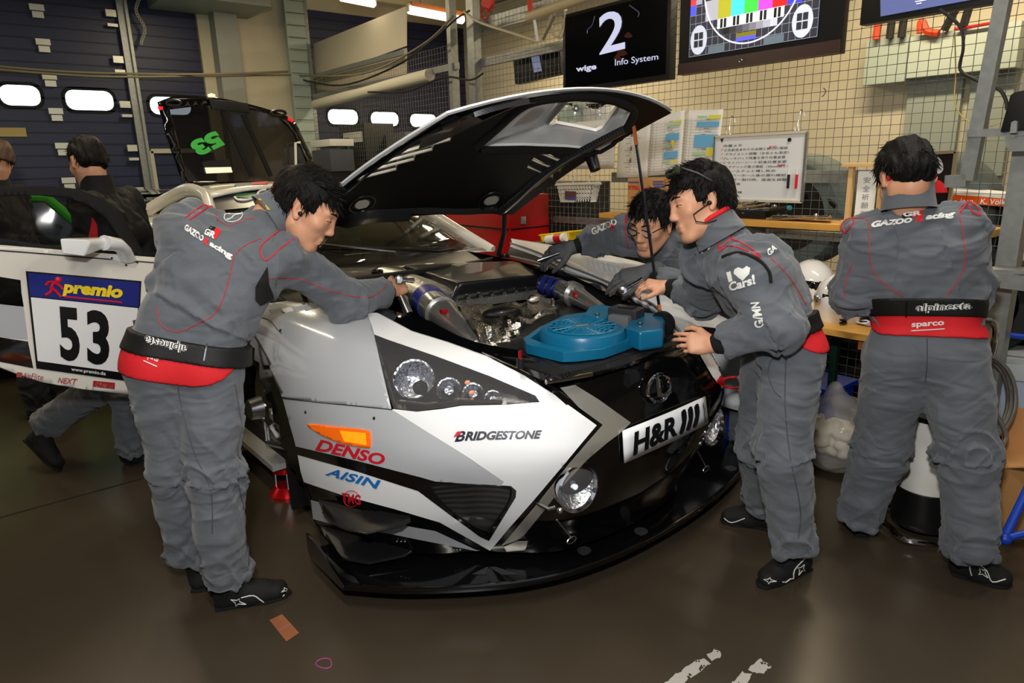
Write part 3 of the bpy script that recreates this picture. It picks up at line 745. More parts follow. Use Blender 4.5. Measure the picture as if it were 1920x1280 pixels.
# ---- headlight
hl = MB(); vs, fs = cdt(HEAD, (), 8)
hl.add([FRONT.hit(x, y, -.05) for x, y in vs], fs)
rim = resample(HEAD, 8)
hl.grid([[FRONT.hit(x, y, -.05) for x, y in rim+rim[:1]], [FRONT.hit(x, y, .003) for x, y in rim+rim[:1]]])
hsh = hl.build('headlight', M('headlight_bezel', (20, 17, 13), .15, .3), car, smooth=40)
def bowl(px, py, r, depth, name='reflector', ang=None, par=None, mat=None, fl=.03):
    c = FRONT.hit(px, py, -.012); d = (V((-.35, -1, .08))).normalized() if ang is None else V(ang).normalized()
    m = MB(); m.lathe([(0, -depth), (r*.16, -depth), (r*.45, -depth*.86), (r*.75, -depth*.5), (r*.95, -.004), (r, 0), (r*1.1, -.002), (r*1.12, -.02)], c+d*.012, d, 28, cap=False)
    o = m.build(name, mat or M('faceted_reflector', (225, 228, 235), .08, 1.0, bump=1.0, bump_scale=55), par)
    b = MB(); b.ell(c-d*depth*.35, (r*.11, r*.11, r*.11), u=12, v=8); b.build('bulb', M('bulb_glass', (235, 240, 255), .1, emit=.5), o)
    return c, d, o
HD = (-.42, -.9, .12)
c, d, o = bowl(774, 708, .068, .05, ang=HD, par=hsh)
FR_ = M('faceted_reflector')
for (px, py, r, nm) in ((838, 722, .043, 'second_reflector'), (882, 729, .038, 'turn_signal'), (920, 739, .029, 'marker_reflector')):
    c = FRONT.hit(px, py, -.03); d = V((-.45, -.85, .1)).normalized()
    m = MB(); m.lathe([(r*.25, -.03), (r*.7, -.02), (r, .0), (r*1.04, .012), (r*.9, .014)], c, d, 22, cap=False); m.tube([c-d*.03, c+d*.02], [r*.45, r*.4], 14); m.build(nm, FR_, hsh)
m = MB(); m.tube([FRONT.hit(745, 752, -.012), FRONT.hit(800, 758, -.012), FRONT.hit(860, 748, -.012), FRONT.hit(940, 752, -.012)], .010, 8); m.build('chrome_trim', CHROME, hsh)
m = MB()
for (px, py) in ((876, 716), (884, 735)): m.ell(FRONT.hit(px, py, -.003), (.012, .008, .008), u=8, v=6)
m.build('amber_bulb', M('amber_tint', (235, 150, 110), .2, emit=.1), hsh)
m = MB(); lay(m, FRONT, HEAD, step=9, off=.006); m.build('lens_cover', M('lens_cover_clear', (250, 250, 255), .03, alpha=.05, coat=.12), hsh, smooth=60)
m = MB(); lay_line(m, FRONT, [(704, 634), (711, 670), (722, 712), (735, 758)], .006, -.02); m.build('black_trim', M('smoke_trim', (60, 60, 58), .3), hsh)
# ---- nose: emblem, plate, driving lamps, tow ring
q = FRONT.hit(1230, 727, .006); ed = V((-.1, -1, .12)).normalized()
em = MB(); ex = V((1, 0, 0)); ey = ed.cross(ex).normalized()*-1
if ey.z < 0: ey = -ey
em.tube([q + ex*(.062*math.cos(a)) + ey*(.05*math.sin(a)) + ed*.008 for a in np.linspace(0, 2*PI, 33)[:-1]], .0075, 8, closed=True)
emb = em.build('emblem', CHROME, car)
em = MB(); em.tube([q+ex*-.016+ey*.046+ed*.02, q+ex*-.014+ey*.01+ed*.022, q+ex*-.012+ey*-.022+ed*.022, q+ex*.01+ey*-.028+ed*.022, q+ex*.052+ey*-.024+ed*.02], [.007, .008, .009, .008, .006], 8); em.build('emblem_letter', CHROME, emb)
PL = [(1166, 864), (1323, 790), (1317, 743), (1163, 807)]
fnp = quadmap(PL)
def plate_pt(u, v, o=.012): return FRONT.hit(*fnp(u, v), o)
mb = MB(); N_ = 14
front = [[plate_pt(i/N_, j/3, .014+.006*math.sin(PI*i/N_)) for i in range(N_+1)] for j in range(4)]
mb.grid(front); pl = mb.build('front_plate', M('plate_white', (238, 240, 244), .3), car, solid=.004)
mb = MB()
def plate_poly(P, mi=0, o=.0225):
    vs, fs = cdt(P, (), .03)
    mb.add([plate_pt(u, v, o) for u, v in vs], fs, mi)
def stroke(P, w):
    P = [np.array(p) for p in P]; Lf = []; Rt = []
    for i, p in enumerate(P):
        a = P[max(i-1, 0)]; b = P[min(i+1, len(P)-1)]; t = b-a; t = t*np.array((4.6, 1)); t = t/np.linalg.norm(t); n = np.array((-t[1]/4.6, t[0]))*w
        Lf.append(tuple(p+n)); Rt.append(tuple(p-n))
    return Lf+Rt[::-1]
vs, fs, w = text2d('H&R', .045, .15); vs2, fs2 = refine([(x/w*.50+.07, y*.66+.16) for x, y in vs], fs, .05)
mb.add([plate_pt(u, v, .024) for u, v in vs2], fs2)
for k in range(3):
    x0 = .595+k*.085
    plate_poly(smoothpoly([(x0, .2), (x0+.045, .5), (x0+.045, .82), (x0+.10, .88), (x0+.108, .55), (x0+.065, .2), (x0+.03, .12)], 2))
mb.build('plate_lettering', BPRT, pl)
mb = MB()
for k in range(14): plate_poly([(.925+.003*math.sin(k), .14+k*.05), (.94+.003*math.sin(k), .14+k*.05), (.94+.003*math.sin(k), .17+k*.05), (.925+.003*math.sin(k), .17+k*.05)])
mb.build('plate_small_print', NAVY, pl)
def driving_lamp(px, py, r, z):
    c = onZ(px, py, z); d = V((-.12 if px < 1200 else .1, -1, .06)).normalized()
    m = MB(); m.lathe([(0, -.09), (r*.5, -.085), (r*.9, -.05), (r*1.06, -.012), (r*1.06, .006), (r*.97, .01), (r*.93, -.004)], c, d, 32, cap=False)
    o = m.build('driving_lamp', CHROME, car)
    m = MB(); m.lathe([(r*.14, -.06), (r*.5, -.045), (r*.8, -.022), (r*.93, -.006)], c, d, 28, cap=False); m.build('lamp_reflector', M('faceted_reflector', (225, 228, 235), .1, 1.0, bump=.5, bump_scale=35), o)
    m = MB(); m.lathe([(r*.1, -.05), (r*.12, -.01), (0, -.005)], c, d, 12); m.build('lamp_bulb', M('bulb_glass'), o)
    m = MB(); m.lathe([(0, .016), (r*.5, .014), (r*.85, .008), (r*.94, .003)], c, d, 28, cap=False); m.build('lamp_glass', M('lens_cover_clear'), o)
    m = MB(); m.tube([c+V((-.085, .02, -.05)), c+V((-.1, .04, -.06)), c+V((-.1, .10, -.06))], .007, 6); m.ell(c+V((-.085, .0, -.055)), (.012, .012, .012), u=10, v=8)
    m.build('lamp_bracket', STEEL, o)
    m = MB(); m.tube([c+V((-.10, .0, -.085)), c+V((-.06, .0, -.14)), c+V((-.028, .0, -.185))], .003, 6)
    m.tube([c+V((-.03+.022*math.cos(a), .0, -.19+.012*math.sin(a))) for a in np.linspace(0, 2*PI, 11)[:-1]], .0025, 5, closed=True); m.build('hood_pin_lanyard', STEEL, o)
    return o
MATS['lens_cover_clear']; MATS['bulb_glass']
driving_lamp(1083, 915, .083, .50)
driving_lamp(1336, 798, .083, .50)
m = MB(); rc = onZ(1376, 717, .70); rd = V((.25, -1, 0)).normalized(); rs = V((1, .25, 0))
m.tube([onZ(1376+25*math.cos(a), 717+10*math.sin(a), .70) for a in np.linspace(0, 2*PI, 25)[:-1]], .009, 8, closed=True, flat=.5)
m.prism([onZ(1338, 700, .705), onZ(1356, 712, .705), onZ(1358, 722, .705), onZ(1340, 716, .705)], (0, 0, .012)); m.build('tow_ring', RANO, car)
# ---- left fender as seen across the engine bay
RAIL = [(958, 456, 1.09), (1010, 474, 1.075), (1060, 497, 1.05), (1128, 524, 1.01), (1180, 549, .985), (1229, 574, .96), (1276, 622, .925)]
CRST = [(958, 447, 1.105), (1012, 455, 1.10), (1070, 466, 1.095), (1150, 480, 1.08), (1228, 502, 1.05), (1272, 548, .97), (1318, 612, .88)]
ra = [onZ(*p) for p in smoothpoly(RAIL, 4, False)]; cr = [onZ(*p) for p in smoothpoly(CRST, 4, False)]
rows = [[p+V((-.01, 0, -.035)) for p in ra], ra, [p+V((.012, 0, -.004)) for p in ra], [p*.35+q*.65+V((0, 0, .012)) for p, q in zip(ra, cr)], cr, [V((max(q.x+.06, 2.9), q.y, q.z-.09)) for q in cr], [V((2.96, q.y, q.z-.35)) for q in cr], [V((2.96, q.y, .35)) for q in cr]]
mb = MB(); mb.grid(rows[:6]); LFF = Form(mb.v, mb.f); mb = MB(); mb.grid(rows); lf = mb.build('fender', PW, car, smooth=50)
mb = MB(); mb.tube([p+V((-.006, 0, .004)) for p in ra], .006, 6); mb.build('rail_trim', M('rail_grey', (120, 124, 130), .3, .3), lf)
mb = MB(); mb.grid([[p+V((-.012, 0, -.02)) for p in ra], [p+V((-.05, -.01, -.10)) for p in ra], [p+V((-.09, -.02, -.35)) for p in ra]]); mb.build('inner_panel', CARBD, lf, smooth=60)
mb = MB(); lay(mb, FRONT, [(1308, 640), (1338, 648), (1362, 690), (1352, 728), (1334, 706), (1312, 668)], step=8, off=L2); mb.build('corner_vinyl', PW, car, smooth=60)
mb = MB()
for k in range(10):
    a = LFF.hit(1100+k*9.5, 486+k*2.0, .001); b = LFF.hit(1110+k*9.5, 499+k*2.0, .001)
    mb.tube([a, (a+b)/2+V((0, 0, .006)), b], [.002, .007, .002], 8)
mb.build('louvre', PW, lf)
mb = MB(); lay(mb, FRONT, smoothpoly([(1250, 560), (1285, 568), (1318, 600), (1332, 628), (1320, 640), (1290, 610), (1266, 590)], 3), step=8, off=.012); mb.build('left_headlight_cover', M('smoke_lens', (28, 27, 26), .05, coat=.8), car, smooth=60, solid=.008)
mb = MB(); lay_text(mb, FRONT, 'BRIDGESTONE', [(1352, 702), (1362, 675), (1356, 668), (1345, 694)], off=L2, bold=.02); mb.build('tyre_maker_lettering', NAVY, lf)
# ---- splitter and canards
LIP = [(.885, 2.42), (.885, 2.12), (1.047, 1.945), (1.26, 1.778), (1.43, 1.68), (1.64, 1.612), (1.916, 1.582), (2.28, 1.592), (2.64, 1.65), (2.93, 1.745), (3.07, 1.92), (3.1, 2.42)]
lp = [LIP[0]] + smoothpoly(LIP[1:-1], 6, closed=False) + [LIP[-1]]
mb = MB(); mb.prism([(x, y, .10) for x, y in lp] + [(2.9, 2.45, .10), (1.0, 2.45, .10)], (0, 0, .022))
sp = mb.build('splitter', M('splitter_black', (9, 9, 10), .14, coat=.5), car, bevel=.004)
MB().tube([(x, y+.004, .124) for x, y in lp[1:-1]], .007, 8).build('splitter_lip', M('splitter_black'), sp)
MB().prism([(.882, 2.42, .12), (.882, 2.10, .12), (.882, 2.10, .135), (.882, 2.34, .20), (.882, 2.42, .205)], (.008, 0, 0)).build('end_plate', PB, sp)
MB().prism([(.93, 2.40, .12), (.93, 2.06, .12), (.93, 2.06, .135), (.93, 2.3, .19), (.93, 2.4, .2)], (.006, 0, 0)).build('end_plate', PB, sp)
for p in ((1095, 1032), (1202, 996), (1370, 878)): MB().lathe([(.028, 0), (.028, .003), (0, .003)], onZ(*p, .123), (0, 0, 1), 18).build('cover_disc', M('dull_grey', (52, 52, 54), .4), sp)
mb = MB()
for p in ((745, 1013), (753, 1013), (760, 1013), (851, 1029), (857, 1029), (863, 1029)):
    mb.ell(FRONT.hit(*p, .004), (.005, .005, .005), u=8, v=6)
mb.build('rivet', STEEL, sp)
mb = MB(); z = .1235
for P in ([(885, 1076), (912, 1063), (916, 1063), (910, 1077)], [(918, 1063), (928, 1062), (975, 1077), (940, 1077)]):
    mb.prism([onZ(*p, z) for p in P], (0, 0, .0006))
mb.build('grey_mark', MATS['dull_grey'], sp)
mb = MB(); lay(mb, FRONT, [(945, 1024), (968, 1013), (990, 1012), (985, 1030), (950, 1033)], step=8, off=L1); mb.build('lower_mirror_vinyl', PS, car, smooth=60)
def canard(A, B):
    a = [FRONT.hit(*p, -.01) for p in A]; z0, z1 = a[0].z, a[-1].z
    b = [onZ(px, py, z0+(z1-z0)*i/(len(B)-1)-.004) for i, (px, py) in enumerate(B)]
    m = MB(); m.prism(a + b[::-1], (0, 0, .006)); m.tube(b, .005, 6)
    m.prism([b[0], b[1], b[1]+V((0, 0, .03)), b[0]+V((0, 0, .035))], (.004, 0, 0))
    return m.build('canard', M('canard_black', (20, 20, 21), .35), car)
canard([(590, 934), (640, 946), (700, 956), (766, 968)], [(606, 960), (626, 982), (650, 993), (687, 1000), (752, 986), (770, 976)])
canard([(594, 982), (640, 996), (700, 1012), (768, 1032)], [(612, 1015), (630, 1041), (655, 1050), (690, 1056), (758, 1042), (771, 1034)])
# ---- wheel well, brake and sill seen through the arch
mb = MB(); mb.box((1.36, 3.35, .62), (.02, 1.15, .9)).box((1.17, 2.80, .5), (.4, .02, .75)).box((1.2, 3.4, 1.0), (.3, 1.1, .02)).build('wheel_well', CARBD, car)
t = MB(); t.lathe([(.0, 0), (.17, 0), (.19, .008), (.19, .03), (.1, .035), (.1, .05)], (1.12, 3.3, .46), (-1, 0, 0), 32)
hub = t.build('brake_disc', STEEL, car)
MB().box((1.09, 3.10, .48), (.08, .1, .2)).build('brake_caliper', M('dark_metal', (60, 58, 55), .35, .9), hub, bevel=.015)
MB().tube([(1.05, 3.3, .46), (.99, 3.3, .46)], [.06, .05], 16).build('hub', STEEL, hub)
m = MB(); m.tube([onX(497, 735, 1.06), onX(520, 738, 1.06), onX(530, 755, 1.06)], .012, 6); m.tube([onX(500, 758, 1.08), onX(498, 790, 1.08), onX(503, 830, 1.06), onX(540, 838, 1.04)], .016, 8); m.build('suspension_arm', STEEL, car)
m = MB()
for k in range(4): m.box(onX(512+k*6, 775+k*9, 1.04), (.03, .03, .05))
m.build('calliper_bridge', ALU_R, car, bevel=.006)
MB().prism([(1.02, 3.15, .17), (1.02, 3.95, .17), (1.35, 3.95, .17), (1.35, 3.15, .17)], (0, 0, .03)).build('sill_plate', M('grey_undertray', (160, 160, 158), .5), car)
MB().box((XC, 3.9, .24), (1.7, 2.6, .08)).build('undertray', BLKM, car)
# ---- engine bay
eb = MB(); eb.box((XC, 2.75, .55), (1.3, 1.5, .1)); eb.box((XC, 3.44, .78), (1.7, .06, .5)); eb.build('engine_bay', BLKM, car)
for s in (-1, 1):
    hw = [(.47, 1.74, .885), (.5, 1.93, .93), (.535, 2.18, .955), (.59, 2.45, .985), (.65, 2.79, 1.0), (.68, 3.3, 1.01)]
    MB().grid([[V((XC+s*(u-.01), y, z)) for u, y, z in hw], [V((XC+s*(u-.07), y, z-.03)) for u, y, z in hw], [V((XC+s*(u-.09), y, z-.35)) for u, y, z in hw]]).build('inner_wing', CARBD, car, smooth=60)
tr = [onZ(*p, .915) for p in ((905, 657), (975, 683), (1038, 703), (1100, 689), (1180, 667), (1268, 635), (1255, 610), (1225, 575), (1050, 560), (920, 600))]
try_ = MB().prism(tr, (0, 0, -.03)).build('radiator_tray', M('tray_black', (20, 20, 21), .5, bump=.15, bump_scale=25), car, bevel=.006)
m = MB()
for (a, b) in (((985, 650), (1075, 700)), ((1090, 640), (1180, 665)), ((960, 640), (1060, 695)), ((1150, 610), (1225, 640))): m.tube([onZ(*a, .9165), onZ(*b, .9165)], .0012, 5)
m.build('tape_edge', M('dull_grey'), try_)
lipl = [onZ(x, y, .892) for x, y in smoothpoly([(1024, 716), (1110, 701), (1190, 680), (1278, 644)], 4, False)]
m = MB(); m.tube(lipl, .007, 8); m.build('nose_lip', PB, car); m = MB(); m.tube(lipl[:5], .0085, 8); m.build('lip_end', CHROME, car)
te = [onZ(x, y, .913) for x, y in smoothpoly([(975, 684), (1038, 704), (1100, 690), (1180, 668), (1268, 636)], 4, False)]; lo_ = [onZ(x, y, .888) for x, y in smoothpoly([(995, 702), (1036, 716), (1110, 702), (1190, 681), (1278, 645)], 4, False)]
m = MB(); m.grid([te, lo_]); m.build('carbon_lip_strip', CARB, car, smooth=60)
t = MB(); q = onZ(976, 690, .92); t.tube([q, q+V((0, 0, .035))], .013, 12); pin = t.build('hood_pin', M('pin_black', (25, 25, 26), .4), car)
MB().tube([q+V((0, 0, .035)), q+V((0, 0, .062))], .006, 10).build('pin_tip', RANO, pin)
# gutter along the hood line
m = MB(); lay(m, FRONT, [(690, 582), (716, 580), (776, 612), (845, 634), (918, 659), (990, 696), (1046, 731), (1068, 752), (1062, 760), (1040, 741), (985, 706), (913, 669), (840, 643), (772, 622), (712, 590)], step=8, off=L3); m.build('hood_seal', PB, car, smooth=60)
m = MB(); lay_line(m, FRONT, [(905, 664), (985, 700), (1040, 730), (1065, 748)], .003, .008); m.build('seal_trim', CHROME, car)
# airbox
A = dict(bl=onZ(757, 497, 1.055), br=onZ(962, 489, 1.06), fr=onZ(1003, 516, 1.035), fl=onZ(862, 530, 1.03))
Bq = dict(bl=onZ(742, 522, .96), br=onZ(1010, 500, .98), fr=onZ(1018, 541, .94), fl=onZ(842, 566, .935))
m = MB(); P = [A['bl'], A['br'], A['fr'], A['fl'], Bq['bl'], Bq['br'], Bq['fr'], Bq['fl']]
m.add(P, [(0, 1, 2, 3), (0, 3, 7, 4), (3, 2, 6, 7), (2, 1, 5, 6), (1, 0, 4, 5), (4, 7, 6, 5)]); ab = m.build('airbox', carbon('carbon_airbox', (20, 20, 21), (48, 48, 50), 260, .28), car, bevel=.022, bseg=4)
m = MB(); dn = V((0, 0, -.03)); m.prism([Bq['fl']+V((-.024, -.024, 0)), Bq['fr']+V((.024, -.024, 0)), Bq['br']+V((.024, 0, 0)), Bq['bl']+V((-.024, 0, 0))], (0, 0, -.04)); m.build('airbox_flange', ALU_R, ab)
def along(a, b, n): return [a+(b-a)*(i+.5)/n for i in range(n)]
for p in along(Bq['fl'], Bq['fr'], 8)+along(Bq['bl'], Bq['fl'], 6)+along(Bq['fr'], Bq['br'], 5):
    MB().lathe([(.0095, -.005), (.0095, .011), (.005, .015), (0, .015)], p+V((-.006, -.014, .003)), (0, 0, 1), 8).build('bolt', STEEL, ab)
q = onZ(862, 499, 1.062); m = MB(); m.prism([onZ(*p, 1.063) for p in ((845, 497), (870, 492), (880, 495), (858, 500))], (0, 0, .004)); m.build('raised_badge', ALU_R, ab)
for (px, py) in ((707, 507), (946, 478)):
    c = onZ(px, py, 1.06); m = MB(); m.lathe([(.028, -.06), (.034, 0), (.03, .003), (.026, -.03), (0, -.04)], c, (0, 0, 1), 20); m.build('strut_cup', M('cup_black', (22, 22, 23), .3), car)
# plenum and the two intake pipes
pa, pb = onZ(752, 535, .97), onZ(850, 552, .95)
m = MB(); m.tube([pa+V((0, .2, .01)), pa, (pa+pb)/2+V((-.03, -.05, -.02)), pb+V((-.04, -.08, -.03))], [.075, .085, .085, .07], 20); m.ell(onZ(800, 562, .95), (.075, .08, .07)); pn = m.build('plenum', ALU_R, car, smooth=60)
p0, p1, p2, p3 = onZ(806, 566, .965), onZ(825, 585, .95), onZ(848, 606, .93), onZ(894, 646, .90)
def rpx(p, px): return px*proj(p)[2]/F
m = MB(); m.tube([p0-(p1-p0)*.25, p0+(p1-p0)*.35], rpx(p0, 31), 20); hs = m.build('hose_clamp', BHOSE, car)
m = MB(); m.tube([p0+(p1-p0)*.35, p1], rpx(p1, 31), 20); m.tube([p1, p1+(p2-p1)*.15], rpx(p1, 33), 20); m.tube([p1+(p2-p1)*.15, p2, p3], [rpx(p1, 29), rpx(p2, 25), rpx(p3, 15)], 24); m.tube([p3-(p3-p2)*.06, p3+(p3-p2)*.1], rpx(p3, 17), 20); m.ell(p3+(p3-p2)*.12, (.03, .03, .03)); m.build('intake_pipe', ALU, car)
m = MB(); m.box(onZ(832, 583, .99), (.03, .02, .015)); m.box(onZ(853, 592, .97), (.02, .02, .02)); m.tube([onZ(815, 605, .9), onZ(838, 628, .88)], .012, 6); m.build('red_clip', RANO, car)
p0, p1, p2, p3 = onZ(1018, 533, .985), onZ(1050, 541, .975), onZ(1078, 553, .965), onZ(1128, 582, .945)
m = MB(); m.tube([p0, p1], rpx(p0, 18), 20); bh = m.build('blue_hose', BHOSE, car)
m = MB()
for t_ in (.12, .5, .88): q = p0+(p1-p0)*t_; m.tube([q-(p1-p0)*.05, q+(p1-p0)*.05], rpx(p0, 19), 20)
m.build('hose_band', STEEL, bh)
m = MB(); m.tube([p1, p1+(p2-p1)*.7], rpx(p1, 17), 20); m.tube([p1+(p2-p1)*.7, p2], rpx(p1, 23), 20); m.tube([p2, p3], [rpx(p2, 19), rpx(p3, 12)], 20); m.box(onZ(1068, 533, 1.02), (.04, .02, .02)); m.build('intake_pipe', ALU, car)
m = MB(); q = onZ(1078, 552, 1.0); m.box(q, (.016, .016, .02)); m.build('red_clip', RANO, car)
# foil heat shield between the pipes: a crumpled sheet
top = smoothpoly([(856, 572), (900, 566), (945, 570), (992, 560), (1037, 560)], 5, False); bot = smoothpoly([(912, 655), (940, 650), (970, 640), (1010, 618), (1056, 596)], 5, False)
rows = []; NR = 16
for r in range(NR+1):
    t_ = r/NR; row = []
    for i in range(len(top)):
        x = top[i][0]*(1-t_)+bot[i][0]*t_; y = top[i][1]*(1-t_)+bot[i][1]*t_
        z = .955-.05*t_+.045*math.sin(PI*t_)*(.7+.3*math.sin(i*.55))
        p = onZ(x, y, z); n_ = noise.noise(V((i*.33, r*.28, 3.1)))*.045+noise.noise(V((i*.8, r*.7, 9)))*.022
        row.append(p + V((-.2, -.4, .9))*n_)
    rows.append(row)
MB().grid(rows).build('heat_shield', FOIL, car, smooth=25, solid=.003)
rows = [[onZ(x, y, z)+V((0, 0, noise.noise(V((x*.06, y*.06, 1)))*.012)) for x, y, z in r] for r in ([(855, 572, .95), (862, 600, .93), (872, 620, .92), (893, 650, .90)], [(868, 576, .97), (880, 600, .95), (897, 628, .93), (906, 654, .905)], [(885, 580, .95), (896, 606, .94), (905, 632, .92), (912, 656, .90)])]
MB().grid(rows).build('heat_shield_flap', FOIL, car, smooth=20, solid=.003)
m = MB(); m.ell(onZ(940, 583, .975), (.1, .05, .02)); m.build('shield_hollow_shade', CARBD, car)  # dark lens shape on the foil paints the shade of its hollow
m = MB(); m.ell(onZ(1002, 559, .985), (.045, .03, .02)); m.build('shield_fold', FOIL, car)
m = MB()
for k in range(9): m.lathe([(.008, 0), (.008, .016), (0, .018)], onZ(985+(k % 5)*11, 487+(k//5)*6+(k % 5)*2, 1.0), (0, 0, 1), 8)
m.tube([onZ(955, 478, 1.0), onZ(1005, 500, 1.0)], .018, 8); m.box(onZ(997, 494, 1.0), (.06, .05, .04)); m.build('gold_fitting', M('gold_anodised', (200, 165, 110), .25, 1.0), car)
m = MB(); m.tube([onZ(735, 520, 1.0), onZ(755, 527, 1.0), onZ(790, 525, 1.0)], .012, 8); m.tube([onZ(758, 560, .97), onZ(765, 580, .96)], [.02, .016], 10); m.build('hose_joint', M('dark_metal'), car)
m = MB(); m.prism([onZ(660, 515, .98), onZ(690, 527, .98), onZ(680, 532, .98), onZ(655, 521, .98)], (0, 0, .01)); m.build('label_strip', WHT, car)
# ---- scuttle, windscreen, wiper
cz = lambda px, py, z: onZ(px, py, z)
m = MB(); m.prism([V((1.25, 3.28, 1.01)), V((2.65, 3.28, 1.01)), V((2.70, 3.62, 1.075)), V((1.2, 3.62, 1.075))], (0, 0, -.06)); m.build('scuttle', CARBD, car, bevel=.01)
m = MB(); m.tube(smoothpoly([(1.22, 3.40, 1.03), (1.5, 3.26, 1.035), (1.95, 3.2, 1.04), (2.4, 3.26, 1.035), (2.68, 3.40, 1.03)], 6, False), .022, 8); m.build('scuttle_seal', M('rubber', (18, 18, 18), .6), car)
WS = [[V((XC+s*w*(1-.16*t_), 3.55+1.1*t_+.16*abs(s)**2*(1-t_*.5), 1.075+.40*t_**.85-.03*abs(s)**2*t_)) for s in np.linspace(-1, 1, 17)] for t_ in np.linspace(0, 1, 9) for w in (.74,)]
GLS = M('windscreen_glass', (18, 20, 18), .03, alpha=.62, coat=.5)
wsm = MB(); wsm.grid(WS); WSF = Form(wsm.v, wsm.f); wsm.build('windscreen', GLS, car, smooth=60, solid=.005)
m = MB(); m.grid([[WSF.t.find_nearest(p)[0]+V((0, -.004, .004)) for p in WS[i]] for i in (6, 7, 8)]); bn = m.build('windscreen_banner', M('banner_black', (14, 14, 14), .35), car, smooth=60)
BGRN = M('banner_green', (20, 92, 58), .5)
m = MB(); lay(m, WSF, [(440, 360), (478, 357), (478, 368), (468, 373), (444, 372)], step=5, off=.008); m.build('green_badge', BGRN, bn)
m = MB(); lay_line(m, WSF, [(441, 372), (446, 377), (460, 378), (480, 372), (486, 362), (499, 358)], .008, .01, n=3); m.build('white_swash', WPR, bn)
m = MB(); a = [WSF.hit(x, y, .012) for x, y in smoothpoly([(600, 464), (660, 466), (740, 470), (820, 474), (890, 476)], 3, False)]; m.tube(a, .007, 6); wp = m.build('wiper_blade', BLK, car)
m = MB(); m.tube([WSF.hit(595, 462, .02), WSF.hit(640, 470, .03), WSF.hit(740, 480, .03)], .006, 6); m.tube([WSF.hit(600, 470, .02), WSF.hit(612, 455, .02)], .004, 6); m.build('wiper_arm', STEEL, wp)
# ---- roof, pillars, haunch, cabin
RF = [[V((XC+s*(.62+.02*t_)*(1-.12*max(0, t_-.6)), 4.66+1.15*t_, 1.475+.045*math.sin(PI*(.25+.5*t_))-.05*abs(s)**3)) for s in np.linspace(-1, 1, 13)] for t_ in np.linspace(0, 1, 7)]
rfm = MB(); rfm.grid(RF); RFF = Form(rfm.v, rfm.f); rf = rfm.build('roof', M('car_white', (228, 224, 214), .25, coat=.6), car, smooth=60, solid=.02)
CW = M('car_white')
m = MB(); lay_line(m, RFF, [(441, 350), (442, 345), (470, 343), (470, 349), (441, 351)], .004, .005, n=1); m.build('roof_lettering', BPRT, rf); m = MB(); lay(m, RFF, [(472, 343), (503, 341), (503, 346), (472, 348)], step=5, off=.006); m.build('roof_lettering', RPR, rf)
for s in (-1, 1):
    X = lambda u: XC+s*u
    MB().tube(smoothpoly([(X(.93), 3.75, 1.02), (X(.80), 4.1, 1.2), (X(.68), 4.5, 1.40), (X(.63), 4.8, 1.465), (X(.63), 5.15, 1.485), (X(.68), 5.5, 1.42), (X(.80), 5.75, 1.32), (X(.9), 5.9, 1.22)], 5, False), [.035]*36, 10, flat=1.3).build('pillar', CW, car, smooth=60)
    MB().grid([[V((X(u), y, z)) for u, z in ((.55, 1.27+.03*b), (.8, 1.25+.04*b), (.93, 1.17+.05*b), (1.0, 1.02+.05*b), (1.02, .8), (1.02, .45))] for y, b in ((4.95, 0), (5.2, .5), (5.5, 1), (5.9, 1), (6.3, .6), (6.6, 0))]).build('rear_haunch', CW, car, smooth=60, solid=.01)
MB().grid([[V((XC+s*.62, y, z)) for s in (-1, -.5, 0, .5, 1)] for y, z in ((5.8, 1.40), (6.2, 1.33), (6.6, 1.25), (6.65, .5))]).build('tail_panel', CW, car, smooth=50)
m = MB(); m.box((XC, 4.75, .5), (1.7, 2.0, .1)); m.box((XC, 5.55, .9), (1.5, .06, .8)); m.box((XC+.93, 4.7, .7), (.06, 1.9, .6)); m.build('cabin_tub', BLKM, car)
m = MB(); m.box((1.62, 4.75, .72), (.5, .5, .16)); m.box((1.62, 5.05, 1.0), (.5, .14, .55)); m.ell((1.62, 5.05, 1.25), (.16, .09, .12)); m.box((1.4, 5.0, 1.15), (.06, .25, .18)); m.build('bucket_seat', M('seat_fabric', (22, 21, 22), .8), car, bevel=.03)
m = MB()
for s in (-1, 1): m.tube([(XC+s*.66, 3.95, .6), (XC+s*.62, 4.15, 1.1), (XC+s*.56, 4.75, 1.41), (XC+s*.56, 5.4, 1.41), (XC+s*.62, 5.5, .6)], .02, 8)
m.tube([(XC-.56, 4.75, 1.41), (XC+.56, 4.75, 1.41)], .02, 8); m.tube([(XC-.56, 5.4, 1.41), (XC+.56, 5.4, 1.41)], .02, 8); m.tube([(XC-.6, 5.45, .8), (XC+.56, 5.4, 1.41)], .02, 8); m.build('roll_cage', M('cage_grey', (120, 118, 110), .4), car)
MB().box((XC, 4.0, .98), (1.3, .3, .12)).build('dashboard', BLKM, car, bevel=.03)
